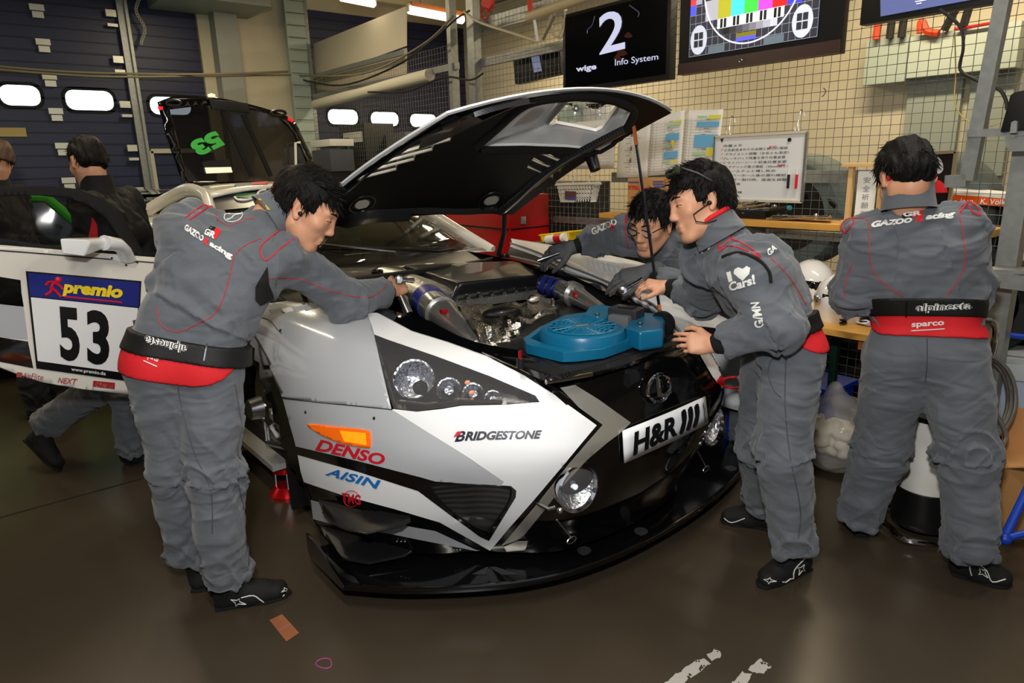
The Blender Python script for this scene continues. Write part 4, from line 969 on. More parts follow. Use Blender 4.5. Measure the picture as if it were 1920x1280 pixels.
# ---- hood, raised
def hood_pt(u, t_, o=0.0):
    """u -1..1 across, t_ 0 hinge .. 1 nose"""
    w = .69-.05*t_
    y = 3.22-1.25*t_-.08*(1-u*u)*t_*t_+.05*u*t_; z = 1.315+.475*t_+.035*math.sin(PI*t_)+.025*u*t_
    crown = .075*(1-u*u)*(.5+.5*t_)
    n = V((0, -.42, -.9)).normalized()
    return V((XC+u*w, y, z+crown)) - n*0 + V((0, .3, .95))*o
def hood_n(): return V((0, -.42, -.9)).normalized()
HR = [[hood_pt(u, t_) for u in np.linspace(-1, 1, 25)] for t_ in np.linspace(0, 1, 25)]
hm = MB(); hm.grid(HR); HOODF = Form(hm.v, hm.f)
HBLK = M('hood_underside', (4, 4, 5), .6, spec=.25)
DUCT = [(897, 262), (927, 240), (955, 216), (984, 195), (1005, 185), (1055, 184), (1100, 185), (1150, 192), (1181, 206), (1172, 225), (1147, 264), (1124, 277), (1060, 271), (980, 268), (902, 269)]
LOUV = [[(734, 306), (740, 296), (790, 282), (806, 278), (806, 270), (830, 256), (826, 266), (812, 270), (752, 288)]]
def slot(k): x, y = 672+k*27.5, 330-k*16.5; return [(x-6, y+3), (x+70+k*6, y-16-k*2), (x+72+k*7, y-27-k*2), (x+62+k*7, y-26-k*2), (x+14, y-11)]
SLOTS = [slot(k) for k in range(4)]
RS = [[(1002+k*14, 302-k*8), (1010+k*14, 296-k*8), (1040+k*14, 312-k*8), (1038+k*14, 330-k*8+2), (1020+k*13.5, 322-k*8)] for k in range(4)]
RS = [[(987, 311), (1000, 316), (1036, 331), (1037, 324), (1012, 317), (989, 305)], [(995, 297), (1010, 304), (1050, 319), (1052, 311), (1024, 304), (1000, 291)], [(1003, 282), (1030, 293), (1065, 307), (1066, 300), (1040, 291), (1030, 284)], [(1046, 283), (1062, 289), (1080, 296), (1081, 290), (1066, 284), (1056, 281)]]
OUT = [hp for hp in ()]
edge = [hood_pt(-1, t_) for t_ in np.linspace(0, 1, 13)] + [hood_pt(u, 1) for u in np.linspace(-1, 1, 17)][1:-1] + [hood_pt(1, t_) for t_ in np.linspace(1, 0, 13)] + [hood_pt(u, 0) for u in np.linspace(1, -1, 13)][1:-1]
epx = [proj(p)[:2] for p in edge]
cx_, cy_ = 940, 270
shr = [(cx_+(x-cx_)*.994, cy_+(y-cy_)*.994) for x, y in epx]
mb = MB(); lay(mb, HOODF, shr, [DUCT]+SLOTS+RS, step=10, off=.012)
hood = mb.build('hood', HBLK, car, smooth=60)
mb = MB(); vs, fs = cdt(shr, [DUCT]+SLOTS+RS, 14)
mb.add([HOODF.hit(x, y, -.006) for x, y in vs], fs); sk = mb.build('hood_skin', PW, hood, smooth=60)
mb = MB(); e = edge + edge[:1]; n_ = len(edge)
mb.grid([[p+V((0, .002, .006)) for p in e], [p+V((0, -.004, .0)) for p in e], [p+(V((XC, 2.6, p.z-.02))-p).normalized()*.012+V((0, -.004, -.006)) for p in e]]); mb.build('hood_rim_edge', PW, hood, smooth=60)
# moulded frame of the underside
def band(mb, P, w, o, n=5):
    pp = smoothpoly(P, n, False) if len(P) > 2 else [P[0], P[1]]; A_ = []; B_ = []; T_ = []
    for i, p in enumerate(pp):
        a = np.array(pp[max(i-1, 0)]); b = np.array(pp[min(i+1, len(pp)-1)]); t_ = (b-a)/max(np.linalg.norm(b-a), 1e-6); nn = np.array((-t_[1], t_[0]))*w/2
        p = np.array(p); A_.append(HOODF.hit(*(p+nn), .013)); B_.append(HOODF.hit(*(p-nn), .013)); T_.append((HOODF.hit(*(p+nn*.55), o), HOODF.hit(*(p-nn*.55), o)))
    mb.grid([A_, [t_[0] for t_ in T_], [t_[1] for t_ in T_], B_])
CH = carbon('carbon_hood', (20, 20, 21), (62, 62, 66), 200, .32)
mb = MB(); band(mb, [(598, 424), (680, 402), (740, 398), (800, 396), (870, 398), (932, 394)], 22, .035); mb.build('rear_frame', CH, hood, smooth=50)
mb = MB(); band(mb, [(932, 396), (965, 370), (1010, 330), (1060, 295), (1120, 262), (1170, 236)], 14, .03); mb.build('side_frame', CH, hood, smooth=50)
mb = MB(); band(mb, [(640, 345), (700, 296), (770, 246), (840, 208), (910, 182), (985, 165)], 26, .03); mb.build('side_frame', CH, hood, smooth=50)
mb = MB(); band(mb, [(770, 262), (830, 238), (900, 204), (960, 178), (1000, 170)], 34, .025); mb.build('front_frame', CH, hood, smooth=50)
mb = MB(); band(mb, [(890, 272), (930, 236), (985, 190), (1055, 177), (1130, 178), (1190, 204), (1155, 262), (1126, 284), (1050, 278), (900, 275)], 14, .022); mb.build('duct_surround', M('foam_black', (16, 16, 17), .9), hood, smooth=50)
for (px, py) in ((677, 377), (920, 371)):
    el = lambda rx, ry, n=20: [(px+rx*math.cos(a)-ry*.25*math.sin(a), py+ry*math.sin(a)-rx*.18*math.cos(a)) for a in np.linspace(0, 2*PI, n+1)[:-1]]
    m = MB(); lay_line(m, HOODF, el(24, 15)+el(24, 15)[:1], .006, .014, n=2); g = m.build('cup_ring', BLK, hood)
    m = MB(); lay(m, HOODF, el(15, 9), step=5, off=.015); m.build('grommet', M('grommet_grey', (120, 116, 104), .5), g)
    m = MB()
    for k in range(-4, 5): w_ = 13*math.sqrt(1-(k/5)**2); lay_line(m, HOODF, [(px-w_, py+k*1.7+w_*.18), (px, py+k*1.7), (px+w_, py+k*1.7-w_*.18)], .0012, .017, n=2)
    m.build('wire_grille', M('grille_wire', (215, 210, 195), .4, .3), g)
q = HOODF.hit(1128, 158, .02); m = MB(); m.tube([q-hood_n()*.02, q+hood_n()*.06], [.034, .028], 16); m.build('rubber_stop', CARBD, hood)
# duct: white funnel standing on the opening
INN = [(1028, 250), (1030, 247), (1040, 235), (1058, 215), (1072, 199), (1085, 187), (1105, 188), (1148, 196), (1163, 206), (1158, 216), (1132, 252), (1120, 258), (1080, 250), (1045, 244), (1030, 250)]
def fine(P, n=4): return [(P[i][0]+(P[(i+1) % len(P)][0]-P[i][0])*k/n, P[i][1]+(P[(i+1) % len(P)][1]-P[i][1])*k/n) for i in range(len(P)) for k in range(n)]
dO, dI = fine(DUCT), fine(INN); rings = []
for k, o in ((0, .012), (.04, .002), (.35, -.012), (.7, -.024), (.95, -.036), (1.0, -.046), (1.01, -.03)):
    r_ = [HOODF.hit(a_[0]+(b_[0]-a_[0])*k, a_[1]+(b_[1]-a_[1])*k, o) for a_, b_ in zip(dO, dI)]; rings.append(r_+r_[:1])
m = MB(); m.grid(rings); m.build('vent_duct', M('duct_white', (236, 237, 235), .2, coat=.5), hood, smooth=40)
q = hood_pt(-.42, .78); MB().tube([q, q+V((-.01, .01, .075))], [.012, .015], 10).build('antenna', BLK, hood)
WST = M('louvre_white', (232, 228, 215), .35)
for S in SLOTS: MB().tube([HOODF.hit(*S[0], .006), HOODF.hit(*S[1], .006), HOODF.hit(S[2][0]-3, S[2][1]+3, .006)], .006, 6).build('louvre_blade', WST, hood)
for S in RS: MB().tube([HOODF.hit(*S[0], .004), HOODF.hit(*S[1], .004), HOODF.hit(*S[2], .004), HOODF.hit(*S[3], .004)], .004, 6).build('louvre_blade', WST, hood)
m = MB(); a = HOODF.hit(1187, 229, .02); b = onZ(1237, 582, .955); m.tube([a, b], .0065, 8); rod = m.build('prop_rod', M('rod_dark', (40, 44, 55), .25, .6), hood)
MB().tube([a, a+(b-a)*.105], .009, 8).build('rod_grip', M('copper_grip', (190, 105, 50), .4), rod); MB().tube([b-(b-a)*.03, b], .009, 8).build('rod_grip', MATS['copper_grip'], rod)
MB().tube([V((2.58, 3.3, 1.06)), V((2.6, 3.26, 1.2)), V((2.56, 3.2, 1.32))], .015, 8).build('hood_hinge', BLK, hood); MB().tube([V((1.32, 3.3, 1.06)), V((1.30, 3.26, 1.2)), V((1.34, 3.2, 1.32))], .015, 8).build('hood_hinge', BLK, hood)
# ---- rear hatch, raised
HY = 6.25
def hat(px, py, o=0.0): return onY(px, py, HY-o)
HO = smoothpoly([(296, 191), (330, 180), (385, 180), (440, 189), (500, 204), (548, 224), (570, 262), (592, 310), (604, 345)], 4, False) + [(345, 345), (335, 320), (315, 262)]
HI = [(318, 205), (385, 197), (450, 200), (520, 217), (552, 250), (575, 305), (588, 340), (352, 340), (340, 290)]
m = MB(); vs, fs = cdt(HO, [HI], 14); m.add([hat(*p) for p in vs], fs); ht = m.build('rear_hatch', PB, car, solid=.03)
m = MB(); m.poly([hat(*p, .01) for p in HI]); m.build('hatch_glass', M('tinted_glass', (16, 14, 16), .05, alpha=.92, coat=.4), ht)
m = MB(); m.prism([hat(392, 186, .05), hat(465, 193, .05), hat(470, 212, .05), hat(398, 204, .05)], (0, .04, 0)); m.build('brake_lamp_box', BLK, ht, bevel=.008)
m = MB()
for a, b in (((418, 208), (472, 330)), ((456, 214), (508, 330))): m.bar(hat(*a, .02), hat(*b, .02), .035, .02, up=(0, 1, 0))
m.build('glass_strip', BLKM, ht)
m = MB(); m.prism([hat(*p, .03) for p in ((296, 199), (306, 200), (305, 205), (299, 207))], (0, .02, 0)); m.build('red_lamp', M('red_lamp_lit', (235, 30, 30), .3, emit=.8), ht)
m = MB(); m.prism([hat(*p, .03) for p in ((541, 219), (551, 226), (549, 229), (541, 225))], (0, .02, 0)); m.build('red_lamp', MATS['red_lamp_lit'], ht)
GRN = M('fluorescent_green', (70, 205, 85), .5)
m = MB(); flat_text(m, '53', [hat(424, 262, .03), hat(388, 248, .03), hat(353, 274, .03), hat(392, 292, .03)] if False else [hat(403, 244, .03), hat(352, 268, .03), hat(374, 294, .03), hat(425, 270, .03)], bold=.06); m.build('number', GRN, ht)
m = MB(); m.prism([hat(*p, .04) for p in ((385, 314), (433, 313), (436, 323), (388, 325))], (0, .02, 0)); m.build('plate_lamp', M('plate_lamp_lit', (250, 235, 190), .3, emit=.9), ht)
m = MB(); m.prism([hat(*p, .05) for p in ((378, 303), (430, 298), (434, 312), (383, 314))], (0, .04, 0)); m.build('latch_box', BLK, ht)
m = MB(); m.tube([hat(555, 322, .1), hat(554, 268, .1), hat(563, 267, .1)], .012, 8); m.build('stay_hook', WHT, ht)
m = MB(); m.lathe([(.03, 0), (.03, .02), (0, .03)], hat(397, 182, .02), (0, 0, 1), 12); m.build('small_lamp', M('plate_lamp_lit'), ht)
for (px, py) in ((325, 193), (522, 212)):
    m = MB(); m.tube([hat(px+14*math.cos(a), py+5*math.sin(a), .04) for a in np.linspace(0, 2*PI, 15)[:-1]], .012, 6, closed=True); m.build('hinge_ring', BLK, ht)
RWY = 6.42
m = MB(); m.prism([(.98, RWY-.16, 1.44), (.98, RWY+.16, 1.475), (.98, RWY+.16, 1.455), (.98, RWY-.1, 1.415)], (1.94, 0, 0)); rw = m.build('rear_wing', PB, car, bevel=.006)
m = MB(); m.prism([(.98, RWY-.17, 1.37), (.98, RWY-.02, 1.39), (.98, RWY-.02, 1.37), (.98, RWY-.15, 1.35)], (1.94, 0, 0)); m.build('lower_element', PB, rw, bevel=.004)
for x_ in (.97, 2.92): MB().box((x_, RWY, 1.42), (.012, .4, .2)).build('wing_end_plate', PB, rw)
for x_ in (1.6, 2.3): MB().box((x_, RWY, 1.31), (.02, .2, .16)).build('wing_strut', PB, rw)
# ---- open right door
DA, DB = V((.92, 3.80, 0)), V((-.35, 3.42, 0)); dd = (DB-DA).normalized(); dn = V((dd.y, -dd.x, 0))*1.0
if dn.dot(CAM-DA) < 0: dn = -dn
rows = [[DA + dd*s + V((0, 0, z)) + dn*(.05*math.sin(PI*min(1, max(0, (z-.35)/.9)))) for s in np.linspace(-.1, 1.6, 18)] for z in np.linspace(.2, 2.0, 19)]
dm = MB(); dm.grid(rows); DOORF = Form(dm.v, dm.f)
DOUT = [(-70, 452), (0, 459), (100, 467), (200, 475), (312, 484), (312, 560), (300, 640), (285, 744), (250, 740), (160, 730), (82, 717), (35, 702), (-10, 684), (-70, 655)]
m = MB(); lay(m, DOORF, DOUT, step=12, off=0); door = m.build('door', CW, car, smooth=60, solid=.07)
for P_ in ([(-70, 510), (0, 519), (38, 525), (40, 550), (44, 575), (0, 570), (-70, 560)], [(-70, 625), (0, 632), (52, 640), (62, 690), (0, 678), (-70, 640)], [(265, 572), (296, 578), (294, 612), (263, 610)]):
    m = MB(); lay(m, DOORF, P_, step=12, off=L1); m.build('black_stripe', PB, door)
m = MB(); lay(m, DOORF, [(-70, 562), (0, 571), (44, 576), (52, 636), (0, 631), (-70, 624)], step=12, off=L1); m.build('grey_stripe', PG, door)
m = MB(); lay_line(m, DOORF, [(-60, 465), (60, 474), (180, 484), (310, 494)], .003, .002); m.build('belt_line', M('dull_grey'), door)
BQ = [(67, 690), (254, 716), (264, 527), (47, 508)]
bq = quadmap(BQ); brd = MB()
def bpoly(P, o=.006): vs, fs = cdt([bq(*p) for p in P], (), 14); return [DOORF.hit(*p, o) for p in vs], fs
v_, f_ = bpoly([(0, 0), (1, 0), (1, 1), (0, 1)]); brd.add(v_, f_); nb = brd.build('number_board', BPRT, door)
m = MB(); v_, f_ = bpoly([(.02, .09), (.97, .09), (.98, .76), (.02, .76)], .008); m.add(v_, f_); m.build('white_field', M('board_white', (232, 232, 234), .3), nb)
m = MB(); v_, f_ = bpoly([(.015, .77), (.985, .77), (.985, .985), (.015, .985)], .008); m.add(v_, f_); bl = m.build('blue_field', M('board_blue', (34, 44, 125), .3), nb)
def btext(s, u0, u1, v0, v1, name, mat, o=.0105, **k):
    m = MB(); lay_text(m, DOORF, s, [bq(u0, v0), bq(u1, v0), bq(u1, v1), bq(u0, v1)], off=o, **k); return m.build(name, mat, nb)
btext('5', .26, .455, .14, .70, 'figure', BPRT, bold=.035); btext('3', .525, .735, .14, .70, 'figure', BPRT, bold=.035)
btext('premio', .315, .845, .80, .94, 'sponsor_lettering', M('board_yellow', (245, 212, 30), .4), bold=.05, shear=.2)
btext('www.premio.de', .36, .70, .02, .072, 'web_address', WPR, bold=.01)
m = MB(); v_, f_ = bpoly([(.33, .79), (.84, .79), (.84, .805), (.33, .805)], .011); m.add(v_, f_)
for P in ([(.155, .79), (.21, .83), (.215, .87)], [(.215, .87), (.255, .84), (.30, .79)], [(.215, .87), (.245, .92)], [(.245, .92), (.195, .915), (.17, .88)], [(.245, .92), (.30, .89), (.32, .86)]):
    lay_line(m, DOORF, [bq(*p) for p in P], .006, .012, n=2)
q = DOORF.hit(*bq(.285, .945), .011); m.ell(q, (.014, .006, .014), u=12, v=8); m.build('runner_emblem', RPR, nb)
def dtext(s, q, name, mat, **k): m = MB(); lay_text(m, DOORF, s, q, off=.004, **k); return m.build(name, mat, door)
dtext('AirFlite', [(42, 708), (80, 713), (82, 701), (44, 698)], 'sponsor_lettering', M('faded_red', (170, 70, 75), .5))
m = MB(); lay(m, DOORF, [(30, 706), (40, 707), (41, 698), (31, 697)], step=6, off=.004); m.build('sponsor_block', M('faded_red'), door)
dtext('NEXT', [(107, 717), (143, 721), (145, 710), (109, 707)], 'sponsor_lettering', M('faded_red'), bold=.02, shear=.2)
m = MB(); lay(m, DOORF, [(173, 724), (214, 729), (215, 717), (174, 713)], step=6, off=.004); lay(m, DOORF, [(241, 725), (249, 722), (250, 730), (245, 729)], step=6, off=.004); m.build('sponsor_block', M('sponsor_red', (165, 35, 40), .5), door)
dtext('CUP NEXEN', [(178, 724), (210, 728), (211, 720), (179, 716)], 'sponsor_lettering', M('pink_print', (225, 170, 170), .5))
FR_O = [(-70, 356), (0, 350), (90, 348), (150, 354), (195, 372), (232, 402), (255, 440), (276, 480)]
FR_I = [(248, 478), (225, 440), (203, 408), (172, 386), (140, 373), (80, 366), (0, 368), (-70, 374)]
LOW = [(-70, 436), (0, 446), (60, 455), (112, 462), (250, 478)]
m = MB(); lay(m, DOORF, FR_O+FR_I, step=12, off=-.02); lay(m, DOORF, LOW+[(276, 481), (200, 475), (100, 467), (0, 459), (-70, 452)], step=12, off=-.015)
m.build('window_frame', BLKM, door, solid=.03)
m = MB(); lay(m, DOORF, FR_I+LOW, step=16, off=-.03); m.build('door_glass', M('door_glass', (10, 10, 12), .04, alpha=.45, coat=.3), door)
mh = dn*.12
def dp(px, py, o): return DOORF.hit(px, py, 0)+(CAM-DOORF.hit(px, py, 0)).normalized()*o
A_ = [dp(*p, .10) for p in ((113, 448), (165, 450), (164, 479), (120, 478))]; B_ = [dp(*p, .28) for p in ((113, 446), (160, 450), (160, 482), (118, 478))]
A_ = [dp(*p, .24) for p in ((112, 447), (160, 449), (170, 456), (158, 481), (117, 476))]; B_ = [dp(*p, .06) for p in ((130, 446), (206, 444), (214, 452), (205, 462), (165, 472))]
m = MB(); m.prism(A_, B_[0]-A_[0]) if False else m.add(A_+B_, [(0, 1, 2, 3, 4), (9, 8, 7, 6, 5)]+[(i, i+5, (i+1) % 5+5, (i+1) % 5) for i in range(5)])
mi = m.build('wing_mirror', PW, door, bevel=.012, bseg=3)
MB().tube([dp(195, 455, .12), dp(218, 458, .11), dp(232, 468, .07), dp(238, 484, .02)], [.05, .045, .035, .04], 14, flat=.7).build('mirror_stalk', PW, mi, smooth=60)
m = MB(); lay(m, DOORF, smoothpoly([(199, 482), (215, 478), (240, 482), (256, 487), (244, 492), (220, 490)], 3), step=8, off=.006); m.build('mirror_foot', PW, mi)
m = MB()
for p in ((208, 484), (243, 486), (235, 497), (256, 492)): m.ell(DOORF.hit(*p, .008), (.005,)*3, u=8, v=6)
m.build('foot_screw', BLK, mi)

for z_ in (.62, .98): MB().tube([V((.86, 3.80, z_)), V((1.02, 3.90, z_))], .018, 8).build('hinge_arm', STEEL, door)
# ================================================================ people: signed-distance bodies turned into one continuous surface
def _hash(ix, iy, iz):
    h = (ix*374761393 + iy*668265263 + iz*2147483647) & 0xffffffff
    h = ((h ^ (h >> 13))*1274126177) & 0xffffffff
    return ((h ^ (h >> 16)) & 0xffff)/32767.5-1.0
def npnoise(P):
    """value noise on an (n,3) array, -1..1"""
    I = np.floor(P).astype(np.int64); f = P-I; f = f*f*(3-2*f); r = 0
    for dx in (0, 1):
        for dy in (0, 1):
            for dz in (0, 1):
                w = (f[:, 0] if dx else 1-f[:, 0])*(f[:, 1] if dy else 1-f[:, 1])*(f[:, 2] if dz else 1-f[:, 2])
                r = r + w*_hash(I[:, 0]+dx, I[:, 1]+dy, I[:, 2]+dz)
    return r
class Sdf:
    def __init__(s, lo, hi, h):
        s.lo = np.array(lo, np.float32); s.h = h; s.n = np.ceil((np.array(hi)-s.lo)/h).astype(int)+1
        s.d = np.full(s.n, .2, np.float32)
    def block(s, lo, hi):
        a = np.clip(np.floor((np.array(lo)-s.lo)/s.h).astype(int), 0, s.n-1); b = np.clip(np.ceil((np.array(hi)-s.lo)/s.h).astype(int)+1, 1, s.n)
        if np.any(b <= a): return None, None
        ax = [s.lo[i]+s.h*np.arange(a[i], b[i], dtype=np.float32) for i in range(3)]
        return tuple(slice(a[i], b[i]) for i in range(3)), np.meshgrid(*ax, indexing='ij')
    def mix(s, sl, d, k, sub=False):
        o = s.d[sl]
        if sub:
            if k > 0:
                h = np.maximum(k-np.abs(o+d), 0)/k; s.d[sl] = np.maximum(o, -d)+h*h*k*.25
            else: s.d[sl] = np.maximum(o, -d)
        elif k > 0:
            h = np.maximum(k-np.abs(o-d), 0)/k; s.d[sl] = np.minimum(o, d)-h*h*k*.25
        else: s.d[sl] = np.minimum(o, d)
    def cone(s, a, b, ra, rb, k=.03, sub=False):
        a = np.array(a, float); b = np.array(b, float); m = max(ra, rb)+k+.03
        sl, G = s.block(np.minimum(a, b)-m, np.maximum(a, b)+m)
        if sl is None: return s
        ba = b-a; L = max(float(ba@ba), 1e-9)
        t = np.clip(((G[0]-a[0])*ba[0]+(G[1]-a[1])*ba[1]+(G[2]-a[2])*ba[2])/L, 0, 1)
        d = np.sqrt((G[0]-a[0]-ba[0]*t)**2+(G[1]-a[1]-ba[1]*t)**2+(G[2]-a[2]-ba[2]*t)**2)-(ra+(rb-ra)*t)
        s.mix(sl, d.astype(np.float32), k, sub); return s
    def ell(s, c, r, R=None, k=.02, sub=False):
        c = np.array(c, float); m = max(r)+k+.03; sl, G = s.block(c-m, c+m)
        if sl is None: return s
        Q = [G[i]-c[i] for i in range(3)]
        if R is not None:
            R = np.array(R); Q = [Q[0]*R[i][0]+Q[1]*R[i][1]+Q[2]*R[i][2] for i in range(3)]   # rows of R are the local axes
        k0 = np.sqrt((Q[0]/r[0])**2+(Q[1]/r[1])**2+(Q[2]/r[2])**2)+1e-6
        k1 = np.sqrt((Q[0]/r[0]**2)**2+(Q[1]/r[1]**2)**2+(Q[2]/r[2]**2)**2)+1e-6
        s.mix(sl, (k0*(k0-1)/k1).astype(np.float32), k, sub); return s
    def mesh(s, smooth=2):
        d = s.d; S = d < 0
        c = np.zeros(tuple(s.n-1), np.int8)
        for i in (0, 1):
            for j in (0, 1):
                for k in (0, 1): c += S[i:s.n[0]-1+i, j:s.n[1]-1+j, k:s.n[2]-1+k]
        I = np.argwhere((c > 0) & (c < 8)); idx = np.full(tuple(s.n-1), -1, np.int32); idx[tuple(I.T)] = np.arange(len(I))
        acc = np.zeros((len(I), 3)); cnt = np.zeros(len(I))
        C8 = [(i, j, k) for i in (0, 1) for j in (0, 1) for k in (0, 1)]
        dv = {q: d[I[:, 0]+q[0], I[:, 1]+q[1], I[:, 2]+q[2]] for q in C8}
        for q in C8:
            for ax in range(3):
                if q[ax]: continue
                p = list(q); p[ax] = 1; p = tuple(p); a, b = dv[q], dv[p]; x = (a < 0) != (b < 0)
                t = np.where(x, a/np.where(x, a-b, 1), 0)
                w = np.tile(np.array(q, float), (len(I), 1)); w[:, ax] += t
                acc[x] += w[x]; cnt[x] += 1
        Vt = s.lo+s.h*(I+acc/np.maximum(cnt, 1)[:, None]); Fs = []
        for ax in range(3):
            u, v = (ax+1) % 3, (ax+2) % 3
            sa = [slice(None)]*3; sb = [slice(None)]*3; sa[ax] = slice(0, -1); sb[ax] = slice(1, None)
            A, B = S[tuple(sa)], S[tuple(sb)]; E = np.argwhere(A != B); E = E[(E[:, u] > 0) & (E[:, v] > 0) & (E[:, u] < s.n[u]-1) & (E[:, v] < s.n[v]-1)]
            if not len(E): continue
            def cid(du, dv_): 
                e = E.copy(); e[:, u] -= du; e[:, v] -= dv_; return idx[tuple(e.T)]
            q = np.stack([cid(1, 1), cid(0, 1), cid(0, 0), cid(1, 0)], 1); flip = ~A[tuple(E.T)]
            q[flip] = q[flip][:, ::-1]; Fs.append(q)
        Fq = np.concatenate(Fs); Fq = Fq[(Fq >= 0).all(1)]
        if smooth:
            e = np.concatenate([Fq[:, [0, 1]], Fq[:, [1, 2]], Fq[:, [2, 3]], Fq[:, [3, 0]]])
            for _ in range(smooth):
                a2 = np.zeros_like(Vt); n2 = np.zeros(len(Vt)); np.add.at(a2, e[:, 0], Vt[e[:, 1]]); np.add.at(n2, e[:, 0], 1); np.add.at(a2, e[:, 1], Vt[e[:, 0]]); np.add.at(n2, e[:, 1], 1)
                Vt = Vt*.5+.5*a2/np.maximum(n2, 1)[:, None]
        return Vt, Fq
def np_mesh(name, Vt, Fq, mat, parent=None):
    me = bpy.data.meshes.new(name); me.vertices.add(len(Vt)); me.vertices.foreach_set('co', np.asarray(Vt, np.float32).ravel())
    me.loops.add(len(Fq)*4); me.loops.foreach_set('vertex_index', Fq.astype(np.int32).ravel()); me.polygons.add(len(Fq))
    me.polygons.foreach_set('loop_start', np.arange(0, len(Fq)*4, 4, dtype=np.int32)); me.polygons.foreach_set('use_smooth', np.ones(len(Fq), bool))
    me.update(calc_edges=True); me.materials.append(mat)
    o = bpy.data.objects.new(name, me); COL.objects.link(o)
    if parent: adopt(o, parent)
    return o
def vnormals(Vt, Fq):
    n = np.cross(Vt[Fq[:, 2]]-Vt[Fq[:, 0]], Vt[Fq[:, 3]]-Vt[Fq[:, 1]]); r = np.zeros_like(Vt)
    for i in range(4): np.add.at(r, Fq[:, i], n)
    return r/np.maximum(np.linalg.norm(r, axis=1), 1e-9)[:, None]
def bones_of(J, keys):
    return [(np.array(J[a]), np.array(J[b])) for a, b in keys]
def wrinkle(Vt, Fq, segs, amp):
    """cloth folds running round limbs, strongest near the joints"""
    N = vnormals(Vt, Fq); best = np.full(len(Vt), 9.0); ax = np.zeros(len(Vt)); rad = np.zeros((len(Vt), 3)); jt = np.zeros(len(Vt)); sg = np.zeros(len(Vt))
    for i, (a, b) in enumerate(segs):
        ba = b-a; L = np.linalg.norm(ba); t = np.clip((Vt-a)@ba/(L*L), 0, 1); q = Vt-(a+t[:, None]*ba); dd = np.linalg.norm(q, axis=1)
        m = dd < best; best[m] = dd[m]; ax[m] = (t*L)[m]; rad[m] = (q/np.maximum(dd, 1e-6)[:, None])[m]; jt[m] = np.minimum(t, 1-t)[m]; sg[m] = i
    th = rad[:, 0]*1.3+rad[:, 1]*.9
    X = np.stack([ax*21+sg*31+th*1.1, th+rad[:, 2]*.5, rad[:, 2]*1.2+sg*7], 1)
    X[:, 0] += 1.9*npnoise(Vt*5+sg[:, None]*3)
    X2 = np.stack([ax*13-th*1.7+sg*17, th*.8, rad[:, 2]*.9+sg*5], 1); X2[:, 0] += 1.2*npnoise(Vt*7+2)
    n1 = np.clip(npnoise(X)*1.6, -1, .8); n2 = (1-np.abs(npnoise(X2))*2.6); n3 = 1-np.abs(npnoise(X*np.array([2.1, 1.5, 1.5])+11))*2.2
    env = .38+.85*np.exp(-(jt/.20)**2)
    env = np.where(sg == 8, .15, env)
    lowt = (sg == 4)|(sg == 6); env = np.where(lowt & (ax < .10), .25, env)
    broad = npnoise(Vt*8+5)
    return Vt + N*((amp*(n1*.45+np.maximum(n2, -.4)*.55+n3*.22)*env + amp*.4*broad*np.where(sg == 8, .3, 1)))[:, None]
SKIN = M('skin', (208, 152, 120), .5, noise_amt=.05, noise_scale=40)
def m_suit():
    m = M('grey_race_cloth', (106, 109, 113), .82, sheen=.25); nt = m.node_tree; L = nt.links.new; b = nt.nodes['Principled BSDF']
    tc = nt.nodes.new('ShaderNodeTexCoord'); mp = nt.nodes.new('ShaderNodeMapping'); mp.inputs['Scale'].default_value = (4.5, 4.5, 13)
    n = nt.nodes.new('ShaderNodeTexNoise'); n.inputs['Scale'].default_value = 1.4; n.inputs['Detail'].default_value = 8; n.inputs['Roughness'].default_value = .6
    r = nt.nodes.new('ShaderNodeValToRGB'); r.color_ramp.elements[0].position = .3; r.color_ramp.elements[1].position = .72; r.color_ramp.elements[0].color = lin((83, 88, 95)); r.color_ramp.elements[1].color = lin((98, 103, 110))
    n2 = nt.nodes.new('ShaderNodeTexNoise'); n2.inputs['Scale'].default_value = 420; n2.inputs['Detail'].default_value = 2
    n3 = nt.nodes.new('ShaderNodeTexNoise'); n3.noise_type = 'RIDGED_MULTIFRACTAL'; n3.inputs['Scale'].default_value = 1.5; n3.inputs['Detail'].default_value = 4; n3.inputs['Distortion'].default_value = .5
    ad = nt.nodes.new('ShaderNodeMath'); ad.operation = 'MULTIPLY_ADD'; ad.inputs[1].default_value = .08
    bp = nt.nodes.new('ShaderNodeBump'); bp.inputs['Strength'].default_value = .85; bp.inputs['Distance'].default_value = .018
    L(tc.outputs['Object'], mp.inputs[0]); L(mp.outputs[0], n.inputs[0]); L(n.outputs['Fac'], r.inputs[0]); L(r.outputs[0], b.inputs['Base Color'])
    L(mp.outputs[0], n3.inputs[0]); L(tc.outputs['Object'], n2.inputs[0]); L(n2.outputs['Fac'], ad.inputs[0]); L(n3.outputs['Fac'], ad.inputs[2]); L(ad.outputs[0], bp.inputs['Height']); L(bp.outputs[0], b.inputs['Normal'])
    return m
SUIT = m_suit(); SRED = M('red_cloth', (214, 30, 38), .75, bump=.15, bump_scale=300); SBLK = M('black_cloth', (15, 15, 16), .85, bump=.2, bump_scale=300)
HAIR = M('black_hair', (9, 7, 6), .55, spec=.22, bump=.4, bump_scale=220); SHOE = M('black_suede', (14, 14, 15), .8, bump=.15, bump_scale=200)
PIPE = M('red_piping', (200, 32, 45), .6); LOGO = M('white_embroidery', (226, 226, 222), .7); GOLD = M('gold_label', (205, 160, 50), .6); DGREY = M('dark_grey_cloth', (50, 51, 54), .85)
GLOVE = M('grey_glove', (74, 76, 80), .8, bump=.2, bump_scale=250); LIP = M('lips', (170, 95, 82), .45); EYEW = M('eye_white', (215, 205, 195), .3); KNIT = M('black_knit', (13, 13, 14), .9, bump=.4, bump_scale=400)
def P(px, py, w): return onD(px, py, w)
